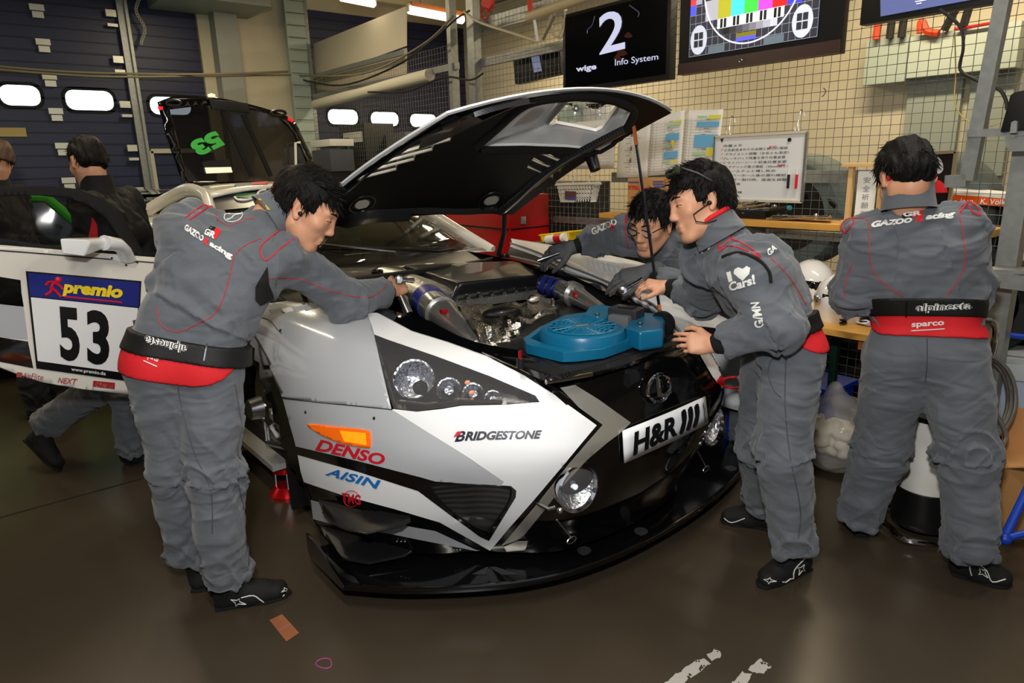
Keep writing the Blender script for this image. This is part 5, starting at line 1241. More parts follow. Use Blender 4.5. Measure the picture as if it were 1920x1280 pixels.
def cdir(r, u, t):
    """direction given as right / up in the photo / towards the viewer"""
    return (c_r*r + c_u*u - c_f*t).normalized()
def frame(fwd, up):
    f_ = V(fwd).normalized(); r_ = f_.cross(V(up)).normalized(); u_ = r_.cross(f_); return r_, f_, u_
def head_prims(s, c, R3, k=1.0):
    r_, f_, u_ = R3; Rm = [tuple(r_), tuple(f_), tuple(u_)]
    L = lambda x, y, z: tuple(V(c)+(r_*x+f_*y+u_*z)*k)
    S = lambda *r: tuple(x*k for x in r)
    s.ell(L(0, -.014, .032), S(.074, .096, .092), Rm, .02); s.ell(L(0, .03, -.045), S(.056, .062, .068), Rm, .035)
    s.ell(L(0, .045, .0), S(.058, .048, .07), Rm, .03); s.ell(L(0, .078, -.098), S(.019, .017, .016), Rm, .03)
    for x in (-1, 1):
        s.cone(L(x*.05, -.005, -.05), L(x*.022, .07, -.095), .018*k, .013*k, .03)       # jaw line
        s.ell(L(x*.042, .062, -.012), S(.021, .018, .017), Rm, .022)                        # cheek bone
        s.cone(L(x*.012, .089, .036), L(x*.043, .074, .036), .0085*k, .008*k, .016)          # brow
        s.ell(L(x*.031, .099, .017), S(.017, .014, .011), Rm, .012, True)                  # socket
        s.ell(L(x*.031, .079, .014), S(.0135, .0125, .0115), Rm, .006)                      # lidded eye
        s.ell(L(x*.011, .100, -.026), S(.0075, .0080, .007), Rm, .008)                       # nostril wing
        s.ell(L(x*.077, -.006, .002), S(.009, .019, .031), Rm, .008); s.ell(L(x*.084, .0, .004), S(.006, .011, .02), Rm, .005, True); s.ell(L(x*.078, -.001, -.026), S(.007, .010, .010), Rm, .006)
    s.cone(L(0, .090, .026), L(0, .105, -.016), .0075*k, .0095*k, .014); s.ell(L(0, .108, -.021), S(.0105, .0085, .009), Rm, .010)
    s.cone(L(-.016, .093, -.054), L(.016, .093, -.054), .0075*k, .0075*k, .010); s.cone(L(-.013, .091, -.067), L(.013, .091, -.067), .0075*k, .0075*k, .010)
    s.cone(L(-.02, .105, -.0605), L(.02, .105, -.0605), .0035*k, .0035*k, .006, True)
def hand_prims(s, Wr, d, t, p, curl=(.5, .5, .55, .6), sc=1.0, thumb=(.6, .55, .35)):
    d = V(d).normalized(); t = (V(t)-d*V(t).dot(d)).normalized(); n = d.cross(t); p = n if n.dot(V(p)) > 0 else -n; Wr = V(Wr)
    s.ell(Wr+d*.045*sc+p*.004, (.040*sc, .046*sc, .018*sc), [tuple(t), tuple(d), tuple(p)], .018)
    s.cone(Wr-d*.05, Wr+d*.012, .026*sc, .024*sc, .02)
    for i, (o, L, r) in enumerate(((.031, .074, .0088), (.011, .081, .0092), (-.010, .075, .0088), (-.029, .059, .0078))):
        b = Wr+d*(.086-.006*abs(i-1.2))*sc+t*o*sc; s.cone(Wr+d*.03*sc+t*o*.6*sc, b, .013*sc, .0115*sc, .012)
        a = curl[i]*.75; q = b; dr = (d+t*o*1.6).normalized()
        for j, f_ in enumerate((.44, .31, .25)):
            v_ = (dr*math.cos(a)+p*math.sin(a)).normalized(); e = q+v_*L*f_*sc; s.cone(q, e, (r-.0009*j)*sc, (r-.0009*(j+1))*sc, .0025); q = e; a += curl[i]
    q = Wr+d*.022*sc+t*.024*sc; m = Wr+d*.05*sc+t*.052*sc+p*.012*sc; e = m+(d*thumb[0]+t*thumb[1]*.4+p*thumb[2]).normalized()*.034*sc; e2 = e+(d*thumb[0]+p*thumb[2]*1.3-t*.1).normalized()*.027*sc
    s.cone(q, m, .016*sc, .0125*sc, .014); s.cone(m, e, .0115*sc, .010*sc, .003); s.cone(e, e2, .010*sc, .0078*sc, .002)
def bbox(pts, m):
    A = np.array([tuple(p) for p in pts]); return A.min(0)-m, A.max(0)+m
def person(label, J, R, head, hands, gloved=False, suit_mat=None, wr=.020, group=None, hk=1.0, body_h=.0042, suit_h=.0062, feet=None, neck_r=.056, tufts=500, arms=True, hairopt=None, top_mat=None, wear='race_suit'):
    """J: joints; R: cloth radii; head: (forward, up); hands: dict side -> (dir, thumb side, palm side, curl)"""
    J = {k: V(v) for k, v in J.items()}
    r_, f_, u_ = frame(*head); hc = J['head']
    wy = (J['wrl']+V((0, 0, 0)), J['wrr'])
    pts = list(J.values())+[J['head']+u_*.14*hk, J['head']+f_*.14*hk, J['head']-f_*.12*hk]
    lo, hi = bbox(pts, .13)
    s = Sdf(lo, hi, body_h)
    # trunk and limbs (inside the clothing)
    ac = (J['shr']-J['shl']).normalized(); hp = (J['hipr']-J['hipl']).normalized()
    s.cone(J['shl']*.9+J['shr']*.1, J['shr']*.9+J['shl']*.1, .05, .05, .05); s.cone(J['chest']-ac*.08, J['chest']+ac*.08, .095, .095, .06); s.cone(J['waist']-hp*.05, J['waist']+hp*.05, .09, .09, .06); s.cone(J['pelvis']-hp*.07, J['pelvis']+hp*.07, .095, .095, .06); s.cone(J['chest'], J['neck'], .08, .055, .05)
    for q in 'lr':
        s.cone(J['sh'+q], J['el'+q], .048, .04, .03); s.cone(J['el'+q], J['wr'+q], .04, .026, .02); s.cone(J['hip'+q], J['kn'+q], .08, .055, .04); s.cone(J['kn'+q], J['an'+q], .055, .038, .03)
        if q in hands:
            h = hands[q]; hand_prims(s, J['wr'+q], h[0], h[1], h[2], h[3] if len(h) > 3 else (.5, .5, .55, .6), h[4] if len(h) > 4 else 1.0, h[5] if len(h) > 5 else (.6, .55, .35))
    s.cone(J['neck'], hc-u_*.05*hk-f_*.015*hk, neck_r*1.08, neck_r, .03)
    head_prims(s, hc, (r_, f_, u_), hk)
    Vt, Fq = s.mesh(1); del s
    body = np_mesh('person', Vt, Fq, SKIN); tag(body, label, 'person', group)
    HL = lambda x, y, z: V(hc)+(r_*x+f_*y+u_*z)*hk
    # face details
    for x in (-1, 1):
        m = MB(); m.tube([HL(x*.014, .0985, .038), HL(x*.03, .0945, .0435), HL(x*.047, .079, .039)], [.003, .0042, .002], 6); m.build('eyebrow', HAIR, body)
        m = MB(); m.ell(HL(x*.031, .0865, .0125), (.0075, .004, .0042), Matrix((r_, f_, u_)).transposed(), 12, 8); ey = m.build('eye', EYEW, body)
        m = MB(); m.ell(HL(x*.031, .0893, .0122), (.0038, .0022, .0038), Matrix((r_, f_, u_)).transposed(), 10, 8); m.build('iris', HAIR, ey)
        m = MB(); m.tube([HL(x*.018, .0905, .013), HL(x*.031, .0918, .0165), HL(x*.046, .083, .013)], .0017, 5); m.build('lash_line', HAIR, ey)
    m = MB(); m.grid([[HL(x, .098-abs(x)*.25, -.056+.003*math.cos(x*120)*(1-abs(x)*40)) for x in np.linspace(-.021, .021, 9)], [HL(x, .1005-abs(x)*.27, -.0605) for x in np.linspace(-.023, .023, 9)], [HL(x, .0985-abs(x)*.26, -.0665+abs(x)*.12) for x in np.linspace(-.021, .021, 9)]]); m.build('lips', LIP, body, smooth=60)
    # hair
    ho = dict(low=-.055, fringe=.058, side=.012, puff=1.0); ho.update(hairopt or {})
    hlo, hhi = bbox([HL(x, y, z) for x in (-.13, .13) for y in (-.15, .13) for z in (-.12, .17)], .0)
    s = Sdf(hlo, hhi, .0045)
    Rm = [tuple(r_), tuple(f_), tuple(u_)]; pf = ho['puff']
    s.ell(HL(0, -.016, .042), tuple(x*hk for x in (.084*pf, .106*pf, .096*pf)), Rm, .01); s.ell(HL(0, -.055, -.01), tuple(x*hk for x in (.072, .062, .068)), Rm, .03)
    G = np.stack(np.meshgrid(*[s.lo[i]+s.h*np.arange(s.n[i]) for i in range(3)], indexing='ij'), -1).reshape(-1, 3)
    Q = (G-np.array(hc))/hk; lx, ly, lz = Q@np.array(r_), Q@np.array(f_), Q@np.array(u_)
    nz = npnoise(np.stack([lx*60, ly*26, lz*16], 1))*.006+npnoise(np.stack([lx*130, ly*60, lz*30], 1)+9)*.004
    d = s.d.reshape(-1)+nz*hk
    def sbox(c, b): 
        q = np.stack([np.abs(lx)-b[0], np.abs(ly-c[0])-b[1], np.abs(lz-c[1])-b[2]], 1); return np.linalg.norm(np.maximum(q, 0), axis=1)+np.minimum(q.max(1), 0)
    jag = npnoise(np.stack([lx*70, ly*70, lz*10], 1)+3)*.008
    z1 = ho['fringe']+jag; d = np.maximum(d, -np.maximum(.040-ly, lz-z1)*1.0)                      # face opening
    d = np.maximum(d, -np.maximum(np.maximum(-.030-ly, lz-(ho['side']+jag*.6+np.maximum(0, ly-.012)*-.2+np.maximum(0, .012-ly)*.5)), -1))   # round the ears
    d = np.maximum(d, (ho['low']+jag*.5)-lz)
    s.d = d.reshape(s.d.shape).astype(np.float32); Vh, Fh = s.mesh(1)
    tri = []; hn = vnormals(Vh, Fh); rs = np.random.RandomState(3)
    ho_ = np_mesh('hair', Vh, Fh, HAIR, body)
    pick = rs.randint(0, len(Vh), tufts*2); mb = MB()
    for i in pick:
        v = V(Vh[i]); n = V(hn[i]); l = V(Q[0]*0)
        q = (v-V(hc))/hk; yl, zl = q.dot(f_), q.dot(u_)
        if zl < -.03 or (yl > .03 and zl < ho['fringe']-.004): continue
        fl = (f_*(.9 if zl > .06 else .35) - u_*(.8 if zl < .09 else -.1))
        dr = (n*.28+fl*.8+V(rs.normal(0, .16, 3))).normalized(); L_ = (.02+.025*rs.rand())*hk
        sd = dr.cross(n if abs(dr.dot(n)) < .9 else u_)
        if sd.length < 1e-3: continue
        sd = sd.normalized()*.0028*hk; b = v-n*.006
        mb.add([b-sd, b+sd, b+n*.004, b+dr*L_], [(0, 1, 3), (1, 2, 3), (2, 0, 3)])
    mb.build('hair_tufts', HAIR, ho_, smooth=0)
    # clothing
    def suit_sdf(keys, lo, hi, infl=0.0, h=suit_h):
        s = Sdf(lo, hi, h); i_ = infl
        if 'torso' in keys:
            s.cone(J['shl'], J['shr'], R['sh']+i_, R['sh']+i_, .05); s.cone(J['chest']-ac*R.get('chw', .09), J['chest']+ac*R.get('chw', .09), R['ch']+i_, R['ch']+i_, .08); s.cone(J['waist']-hp*R.get('waw', .07), J['waist']+hp*R.get('waw', .07), R['wa']+i_, R['wa']+i_, .08); s.cone(J['pelvis']-hp*R.get('pew', .07), J['pelvis']+hp*R.get('pew', .07), R['pe']+i_, R['pe']+i_, .07)
            s.cone(J['chest'], J['chest']*.25+J['neck']*.75, R['ch']*.8+i_, .066+i_, .05); s.cone((J['waist']+J['chest'])/2-ac*.06, (J['waist']+J['chest'])/2+ac*.06, R['wa']+.008+i_, R['wa']+.008+i_, .06)
        if 'arms' in keys:
            for q in 'lr':
                w = J['wr'+q]-(J['wr'+q]-J['el'+q]).normalized()*.055
                s.cone(J['sh'+q], J['el'+q], R['ua']+i_, R['elb']+i_, .045); s.cone(J['el'+q], w, R['elb']+i_, R['wrs']+i_, .03)
                dn_ = (J['wr'+q]-J['el'+q]).normalized(); sl, G_ = s.block(np.array(w)-.1, np.array(w)+.1)
                if sl is not None:
                    t_ = (G_[0]-w.x)*dn_.x+(G_[1]-w.y)*dn_.y+(G_[2]-w.z)*dn_.z; rr_ = np.sqrt((G_[0]-w.x)**2+(G_[1]-w.y)**2+(G_[2]-w.z)**2)
                    s.d[sl] = np.where(rr_ < .095, np.maximum(s.d[sl], (t_-.012).astype(np.float32)), s.d[sl])
        if 'legs' in keys:
            for q in 'lr':
                s.cone(J['hip'+q], J['kn'+q], R['th']+i_, R['kn']+i_, .05); s.cone(J['kn'+q], J['an'+q], R['kn']+i_, R['ank']+i_, .03)
                dn_ = (J['an'+q]-J['kn'+q]).normalized(); sl, G_ = s.block(np.array(J['an'+q])-.14, np.array(J['an'+q])+.14)
                if sl is not None: s.d[sl] = np.maximum(s.d[sl], ((G_[0]-J['an'+q].x)*dn_.x+(G_[1]-J['an'+q].y)*dn_.y+(G_[2]-J['an'+q].z)*dn_.z-.035).astype(np.float32))
        return s
    segs = [(J[a], J[b]) for a, b in (('shl', 'ell'), ('ell', 'wrl'), ('shr', 'elr'), ('elr', 'wrr'), ('hipl', 'knl'), ('knl', 'anl'), ('hipr', 'knr'), ('knr', 'anr'), ('pelvis', 'waist'), ('waist', 'neck'))]
    segs = [(np.array(a), np.array(b)) for a, b in segs]
    jl = [J[k] for k in ('shl', 'shr', 'ell', 'elr', 'wrl', 'wrr', 'neck', 'chest', 'waist', 'pelvis', 'hipl', 'hipr', 'knl', 'knr', 'anl', 'anr')]
    lo, hi = bbox(jl, .17)
    if top_mat:
        s = suit_sdf(('legs',), lo, hi); s.cone(J['pelvis']-hp*.06, J['pelvis']+hp*.06, R['pe'], R['pe'], .06); Vs, Fs = s.mesh(1); suit = np_mesh('trousers', wrinkle(Vs, Fs, segs, wr), Fs, suit_mat or SUIT, body)
        s = suit_sdf(('torso', 'arms'), lo, hi); Vs, Fs = s.mesh(1); jk = np_mesh('jacket', wrinkle(Vs, Fs, segs, wr), Fs, top_mat, body)
    else:
        s = suit_sdf(('torso', 'arms', 'legs'), lo, hi); Vs, Fs = s.mesh(2); suit = np_mesh(wear, wrinkle(Vs, Fs, segs, wr), Fs, suit_mat or SUIT, body)
    # cuffs
    for q in 'lr':
        dr = (J['wr'+q]-J['el'+q]).normalized(); m = MB(); m.tube([J['wr'+q]-dr*.085, J['wr'+q]-dr*.03, J['wr'+q]-dr*.002], [R['wrs']*.84, R['wrs']*.76, .035], 18); m.build('cuff', KNIT, suit, smooth=60)
    # gloves
    if gloved:
        for q in hands:
            h = hands[q]; l, h_ = bbox([J['wr'+q]], .21); s = Sdf(l, h_, .0035); hand_prims(s, J['wr'+q], h[0], h[1], h[2], h[3], (h[4] if len(h) > 4 else 1.0)*1.07, h[5] if len(h) > 5 else (.6, .55, .35)); s.cone(J['wr'+q]-V(h[0]).normalized()*.05, J['wr'+q]+V(h[0]).normalized()*.02, .036, .032, .02)
            a, b = s.mesh(1); np_mesh('glove', a, b, GLOVE, body)
    # shoes
    for q in 'lr':
        if feet and q in feet:
            heel, toe = V(feet[q][0]), V(feet[q][1]); lift = feet[q][2] if len(feet[q]) > 2 else 0
            d = (toe-heel).normalized(); up = V((0, 0, 1)); 
            if lift: up = V(feet[q][2])
            L_ = (toe-heel).length; sx = d.cross(up).normalized()
            l, h_ = bbox([heel, toe, J['an'+q]], .12); s = Sdf(l, h_, .0055); B = lambda a, z, x=0: heel+d*a*L_+up*z+sx*x
            s.cone(B(.13, .035), B(.40, .035), .036, .036, .03); s.cone(B(.45, .030, -.01), B(.84, .030, -.012), .034, .030, .03); s.cone(B(.45, .030, .012), B(.80, .030, .014), .034, .028, .03)
            s.cone(B(.22, .07), J['an'+q]+up*.02, .040, .050, .04); s.cone(B(.30, .075), B(.62, .05), .036, .028, .04)
            sl, G_ = s.block(l, h_); hz = (G_[0]-heel.x)*up.x+(G_[1]-heel.y)*up.y+(G_[2]-heel.z)*up.z
            s.d[sl] = np.maximum(s.d[sl], (.002-hz).astype(np.float32))
            a, b = s.mesh(1); sh = np_mesh('shoe', a, b, SHOE, body)
            ml = MB(); ml.prism([B(a_, .001, x) for a_, x in ((.02, -.03), (.0, 0), (.02, .03), (.4, .034), (.7, .046), (.92, .03), (1.0, 0), (.95, -.03), (.7, -.042), (.4, -.034))], up*.012); ml.build('sole', BLKM, sh, bevel=.003)
    return dict(body=body, suit=suit, form=Form.of(suit), J=J, hl=HL, fr=(r_, f_, u_), sdf=suit_sdf, hp=hp, hair=ho_)
def ring_band(pp, name, c, axis, half, infl, mat, h=.005, parent=None, fwd=None):
    """a band of cloth round the trunk between two planes"""
    c = V(c); a = V(axis).normalized(); lo, hi = bbox([c], .30); s = pp['sdf'](('torso', 'legs'), lo, hi, infl, h)
    ax = [s.lo[i]+s.h*np.arange(s.n[i]) for i in range(3)]; G = np.meshgrid(*ax, indexing='ij')
    t = (G[0]-c.x)*a.x+(G[1]-c.y)*a.y+(G[2]-c.z)*a.z
    if fwd is not None:
        g = V(fwd).normalized(); sx = (G[0]-c.x)*g.x+(G[1]-c.y)*g.y+(G[2]-c.z)*g.z; k_ = np.clip((sx+.10)/.16, 0, 1); low = -half+2.1*half*k_*k_
        s.d = np.maximum(s.d, np.maximum(t-half, low-t)).astype(np.float32)
    else: s.d = np.maximum(s.d, (np.abs(t)-half)).astype(np.float32)
    s.d = s.d; s.d[[0, -1], :, :] = 1; s.d[:, [0, -1], :] = 1; s.d[:, :, [0, -1]] = 1
    Vt, Fq = s.mesh(2)
    return np_mesh(name, Vt, Fq, mat, parent or pp['body'])
def collar(pp, axis, h=.05, r=.066, lift=0.0, c=None, mat=None, edge=True):
    a = V(axis).normalized(); c = (c if c is not None else pp['J']['neck'])+a*lift
    m = MB(); r *= 1.06; m.lathe([(r*1.14, -.03), (r*1.04, h*.3), (r*1.0, h), (r*.90, h), (r*.92, 0)], c, a, 28, cap=False); o = m.build('collar', mat or SUIT, pp['suit'], smooth=60)
    if not edge: return o
    x = a.cross(V((0.3, .8, .1))).normalized(); y = a.cross(x)
    MB().tube([c+a*(h+.002)+(x*math.cos(t)+y*math.sin(t))*r*.985 for t in np.linspace(0, 2*PI, 33)[:-1]], .0095, 8, closed=True).build('collar_edge', SRED, o)
    m = MB(); m.lathe([(r*.90, h), (r*.86, 0)], c, a, 28, cap=False); m.build('collar_lining', SRED, o)
    return o
def emb(pp, s, q, mat=None, name='lettering', off=.004, **k):
    m = MB(); lay_text(m, pp['form'], s, q, off=off, seg=4, **k); return m.build(name, mat or LOGO, pp['suit'], smooth=0)
def piping(pp, lines, mat=None, w=.0014, name='piping'):
    for L in lines:
        m = MB(); lay_line(m, pp['form'], L, w, .001); 
        if m.v: m.build(name, mat or PIPE, pp['suit'])
def clothpatch(pp, P_, mat, name, off=.004, step=7, form=None, parent=None):
    m = MB(); lay(m, form or pp['form'], P_, step=step, off=off); return m.build(name, mat, parent or pp['suit'], smooth=60)
def earbud(pp, px, py, side, cord):
    H = pp['hl']; q = H(side*.084, .006, -.008); m = MB(); m.ell(q, (.0085, .0085, .0085), u=12, v=8)
    m.tube([q]+[onD(*p) for p in cord], .0022, 6); return m.build('earpiece', BLK, pp['body'])
RG = dict(sh=.080, ch=.118, wa=.112, pe=.112, ua=.080, elb=.070, wrs=.056, th=.112, kn=.088, ank=.076)
def ground(px, py): return onZ(px, py, 0)
# ---------------------------------------------------------------- mechanic leaning over the right wing
JA = dict(pelvis=P(348, 672, 2.40), waist=P(368, 600, 2.40), chest=P(428, 490, 2.46), neck=P(512, 402, 2.53), head=P(573, 393, 2.55),
          shl=P(352, 428, 2.46), shr=P(532, 478, 2.56), ell=P(345, 515, 2.66), wrl=P(405, 560, 2.88), elr=P(650, 566, 2.80), wrr=P(732, 545, 3.02),
          hipl=P(302, 700, 2.40), hipr=P(394, 706, 2.43), knl=P(334, 880, 2.52), knr=P(402, 890, 2.44), anl=P(352, 1035, 2.66), anr=P(424, 1078, 2.55))
RA = dict(RG, elb=.078, ua=.088, wrs=.066, ch=.122, wa=.113, pe=.115, th=.115, kn=.094, ank=.082, pew=.075)
hA = {'r': (cdir(.55, .35, -.75), cdir(-.6, .8, 0), cdir(.3, -.5, -.4), (.75, .8, .85, .9)), 'l': (cdir(.8, -.2, -.5), cdir(0, .5, -.6), cdir(0, -1, 0))}
PA = person('person in grey race suit leaning over the right wing, arm stretched to the engine', JA, RA, (cdir(.80, -.52, -.18), cdir(.50, .82, .14)), hA, hk=1.14,
            feet={'l': (ground(372, 1112), ground(372, 1112)+V((.13, .24, 0))), 'r': (ground(402, 1140), ground(548, 1112))}, hairopt=dict(puff=1.04), tufts=700)
axA = cdir(.20, .96, .1)
rbA = ring_band(PA, 'red_waistband', P(350, 682, 2.41), axA, .052, .011, SRED, fwd=cdir(.45, 0, -.9))
blA = ring_band(PA, 'belt', P(356, 648, 2.41), axA, .034, .019, M('belt_webbing', (14, 14, 15), .6, bump=.2, bump_scale=400))
CA_ = collar(PA, cdir(.72, .55, -.3), lift=.005, r=.076)
# ---------------------------------------------------------------- mechanic at the bench with his back turned
JD = dict(pelvis=P(1735, 648, 2.57), waist=P(1735, 575, 2.54), chest=P(1716, 480, 2.50), neck=P(1700, 372, 2.45), head=P(1698, 334, 2.44),
          shl=P(1630, 444, 2.52), shr=P(1792, 434, 2.44), ell=P(1600, 550, 2.60), wrl=P(1662, 590, 2.82), elr=P(1818, 545, 2.50), wrr=P(1790, 590, 2.75),
          hipl=P(1685, 670, 2.60), hipr=P(1788, 670, 2.53), knl=P(1652, 840, 2.80), knr=P(1812, 860, 2.54), anl=P(1612, 962, 2.93), anr=P(1822, 1030, 2.57))
RD = dict(RG, sh=.072, ua=.075, ch=.120, chw=.095, wa=.108, waw=.068, pe=.112, pew=.06, th=.12, kn=.097, ank=.086)
PD = person('person in grey race suit at the bench, back turned and legs apart', JD, RD, (cdir(.12, -.55, -.85), cdir(.02, .82, -.55)), {'l': (cdir(.6, -.3, -.8), cdir(.6, .6, -.2), cdir(0, -1, 0)), 'r': (cdir(-.5, -.3, -.8), cdir(-.6, .6, -.2), cdir(0, -1, 0))}, hk=1.04,
            feet={'l': (ground(1618, 1008), ground(1585, 958)), 'r': (ground(1782, 1072), ground(1898, 1100))}, hairopt=dict(low=-.115, puff=1.03))
rbD = ring_band(PD, 'red_waistband', P(1735, 612, 2.55), cdir(.05, 1, 0), .041, .011, SRED, fwd=cdir(.35, 0, -1))
blD = ring_band(PD, 'belt', P(1735, 580, 2.54), cdir(.03, 1, 0), .031, .019, MATS['belt_webbing'])
CD_ = collar(PD, cdir(-.02, .98, .06), h=.078, r=.074, lift=-.012, c=V(JD['neck'])-c_f*.012)
# ---------------------------------------------------------------- mechanic at the left front corner, in profile
JC = dict(pelvis=P(1468, 655, 2.56), waist=P(1450, 595, 2.54), chest=P(1408, 515, 2.51), neck=P(1345, 432, 2.50), head=P(1313, 382, 2.49),
          shl=P(1398, 498, 2.40), shr=P(1330, 490, 2.66), ell=P(1452, 610, 2.34), wrl=P(1338, 646, 2.46), elr=P(1318, 556, 2.84), wrr=P(1250, 538, 2.93),
          hipl=P(1482, 672, 2.48), hipr=P(1445, 668, 2.64), knl=P(1466, 850, 2.52), knr=P(1428, 835, 2.80), anl=P(1488, 1018, 2.61), anr=P(1428, 930, 3.0))
RC = dict(RG, ch=.114, wa=.100, pe=.106, ua=.088, elb=.080, wrs=.06, th=.112, kn=.092, ank=.08)
PC_ = person('person in grey race suit in profile holding a ratchet above the left headlight', JC, RC, (cdir(-.93, -.30, .10), cdir(-.27, .95, .08)),
             {'l': (cdir(-.93, .08, -.2), cdir(-.15, .9, -.2), cdir(-.2, -.2, -1), (.35, .45, .6, .8)), 'r': (cdir(-.9, .15, 0), cdir(-.1, -.5, .8), cdir(.1, -.85, -.3), (.7, .75, .8, .9))}, hk=1.08,
             feet={'l': (ground(1515, 1062), ground(1420, 1102)), 'r': (ground(1446, 990), ground(1350, 975))}, hairopt=dict(puff=1.06), tufts=700)
axC = cdir(-.36, .93, 0)
rbC = ring_band(PC_, 'red_waistband', P(1475, 652, 2.55), axC, .044, .009, SRED, fwd=cdir(-1, 0, 0))
blC = ring_band(PC_, 'belt', P(1462, 618, 2.54), axC, .032, .019, MATS['belt_webbing'])
collar(PC_, cdir(-.50, .86, 0), h=.055, r=.078, lift=-.005)
# ---------------------------------------------------------------- mechanic in glasses reaching over the left wing
JB = dict(pelvis=P(1385, 600, 3.85), waist=P(1358, 545, 3.72), chest=P(1290, 478, 3.46), neck=P(1252, 440, 3.42), head=P(1222, 420, 3.30),
          shl=P(1308, 478, 3.36), shr=P(1178, 440, 3.52), ell=P(1300, 545, 3.28), wrl=P(1212, 510, 3.28), elr=P(1112, 452, 3.72), wrr=P(1072, 464, 3.72),
          hipl=V(), hipr=V(), knl=V(), knr=V(), anl=V(), anr=V())
JB['pelvis'] = P(1372, 556, 3.58); JB['waist'] = P(1335, 520, 3.55)
for q_, o_ in (('l', V((.02, -.10, 0))), ('r', V((.02, .10, 0)))):
    b_ = V((JB['pelvis'].x, JB['pelvis'].y, 0))+o_; JB['hip'+q_] = b_+V((0, 0, JB['pelvis'].z-.05)); JB['kn'+q_] = b_+V((-.02, 0, .48)); JB['an'+q_] = b_+V((.03, 0, .10))
RB = dict(RG, ua=.085, elb=.075, wrs=.055, sh=.085)
PB_ = person('person with glasses and dark gloves bending over the left front wing', JB, RB, (cdir(-.62, -.55, .56), cdir(-.20, .82, .53)),
             {'r': (cdir(-.85, -.25, .1), cdir(-.1, -.6, .6), cdir(.2, -.8, -.3), (.5, .55, .6, .7), 1.3), 'l': (cdir(-.95, -.22, 0), cdir(0, -.6, .6), cdir(.1, -.8, -.4), (.35, .4, .5, .6), 1.3)}, gloved=True, hk=1.16,
             feet={q_: (V((JB['an'+q_].x+.06, JB['an'+q_].y, 0)), V((JB['an'+q_].x-.20, JB['an'+q_].y-.03, 0))) for q_ in 'lr'}, hairopt=dict(puff=1.05, fringe=.064), tufts=700)
collar(PB_, cdir(-.45, .75, .35), h=.045, r=.072, lift=.0)
# ---------------------------------------------------------------- lettering, piping and gear on the suits
def oval_badge(pp, cx, cy, rx, ry, rot=0.0):
    c, s = math.cos(rot), math.sin(rot)
    T = lambda x, y: (cx+x*rx*c-y*ry*s, cy+x*rx*s+y*ry*c)
    m = MB(); lay_line(m, pp['form'], [T(math.cos(a), math.sin(a)) for a in np.linspace(0, 2*PI, 15)], .0018, .003, n=2)
    for k in (-1, 1): lay_line(m, pp['form'], [T(-.75*k, .3*k), T(-.2*k, .3*k), T(.3*k, -.35*k), T(.8*k, -.35*k)], .0018, .003, n=2)
    m.build('oval_emblem', LOGO, pp['suit'])
def gr_box(pp, kq, rq, tq):
    clothpatch(pp, kq, SBLK, 'emblem_black', .003, 5); clothpatch(pp, rq, SRED, 'emblem_red', .003, 5); emb(pp, 'GR', tq, name='emblem_letters', off=.0055, bold=.05)
def on_form(fobj, parent, s, q, mat, name='lettering', off=.003, **k):
    f = Form.of(fobj); m = MB(); lay_text(m, f, s, q, off=off, seg=4, **k); return m.build(name, mat, parent, smooth=0), f
def belt_text(belt, q, q2=None):
    on_form(belt, belt, 'alpinesta', q, LOGO, off=.002, bold=.07, shear=.1); on_form(belt, belt, 'alpinesta', q, BLKM, off=.004, bold=-.005, shear=.1)
def underline(fobj, a, b, w=.002):
    f = Form.of(fobj); m = MB(); lay_line(m, f, [a, ((a[0]+b[0])/2, (a[1]+b[1])/2), b], w, .003); m.build('underline', LOGO, fobj)
# left mechanic
emb(PA, 'GAZOO', [(346, 431), (379, 454), (383, 443), (350, 420)], bold=.05, name='team_name'); emb(PA, 'R', [(381, 457), (389, 462), (394, 450), (385, 445)], SRED, bold=.05, name='team_name'); emb(PA, 'acing', [(391, 463), (433, 489), (437, 476), (395, 452)], bold=.05, name='team_name')
gr_box(PA, [(384, 436), (396, 424), (405, 427), (396, 444)], [(397, 440), (405, 427), (415, 433), (404, 450)], [(380, 439), (401, 449), (406, 438), (386, 429)])
oval_badge(PA, 438, 405, 18, 11, -.25)
clothpatch(PA, [(463, 381), (487, 372), (507, 394), (489, 409)], GOLD, 'collar_label', .004, form=Form.of(CA_))
piping(PA, [[(524, 432), (489, 462), (498, 488), (530, 462), (552, 446)], [(490, 447), (460, 460), (440, 480), (430, 520), (418, 560), (400, 590), (365, 610), (335, 622), (310, 615), (297, 600), (294, 575)], [(500, 522), (560, 523), (620, 545), (685, 558), (715, 545), (726, 530)], [(405, 398), (408, 412), (430, 422), (455, 414), (478, 408)]])
piping(PA, [[(524, 432), (489, 462), (498, 488), (530, 462), (552, 446)], [(348, 408), (380, 385), (400, 378)], [(356, 412), (398, 383)]], w=.0026)
clothpatch(PA, [(500, 500), (478, 538), (477, 562), (487, 573), (514, 558), (504, 535)], SBLK, 'underarm_gusset', .004)
piping(PA, [[(330, 700), (340, 760), (365, 850), (395, 920), (398, 1000)], [(440, 720), (455, 820), (447, 900), (462, 980), (466, 1060)]], M('seam_thread', (70, 73, 78), .8), .0018, 'seam')
belt_text(blA, [(352, 644), (273, 625), (270, 645), (350, 664)])
on_form(rbA, rbA, 'sparco', [(273, 672), (295, 682), (298, 671), (276, 659)], LOGO, bold=.03); underline(rbA, (270, 676), (295, 687))
f = Form.of(blA); m = MB(); lay_line(m, f, [(388, 643), (385, 660), (382, 676)], .004, .004); m.build('belt_loop', STEEL, blA)
m = MB(); m.box(P(270, 628, 2.40), (.05, .035, .11)); m.tube([P(272, 605, 2.42), P(283, 598, 2.42), P(288, 615, 2.42)], .008, 6); m.build('radio', BLK, blA, bevel=.008)
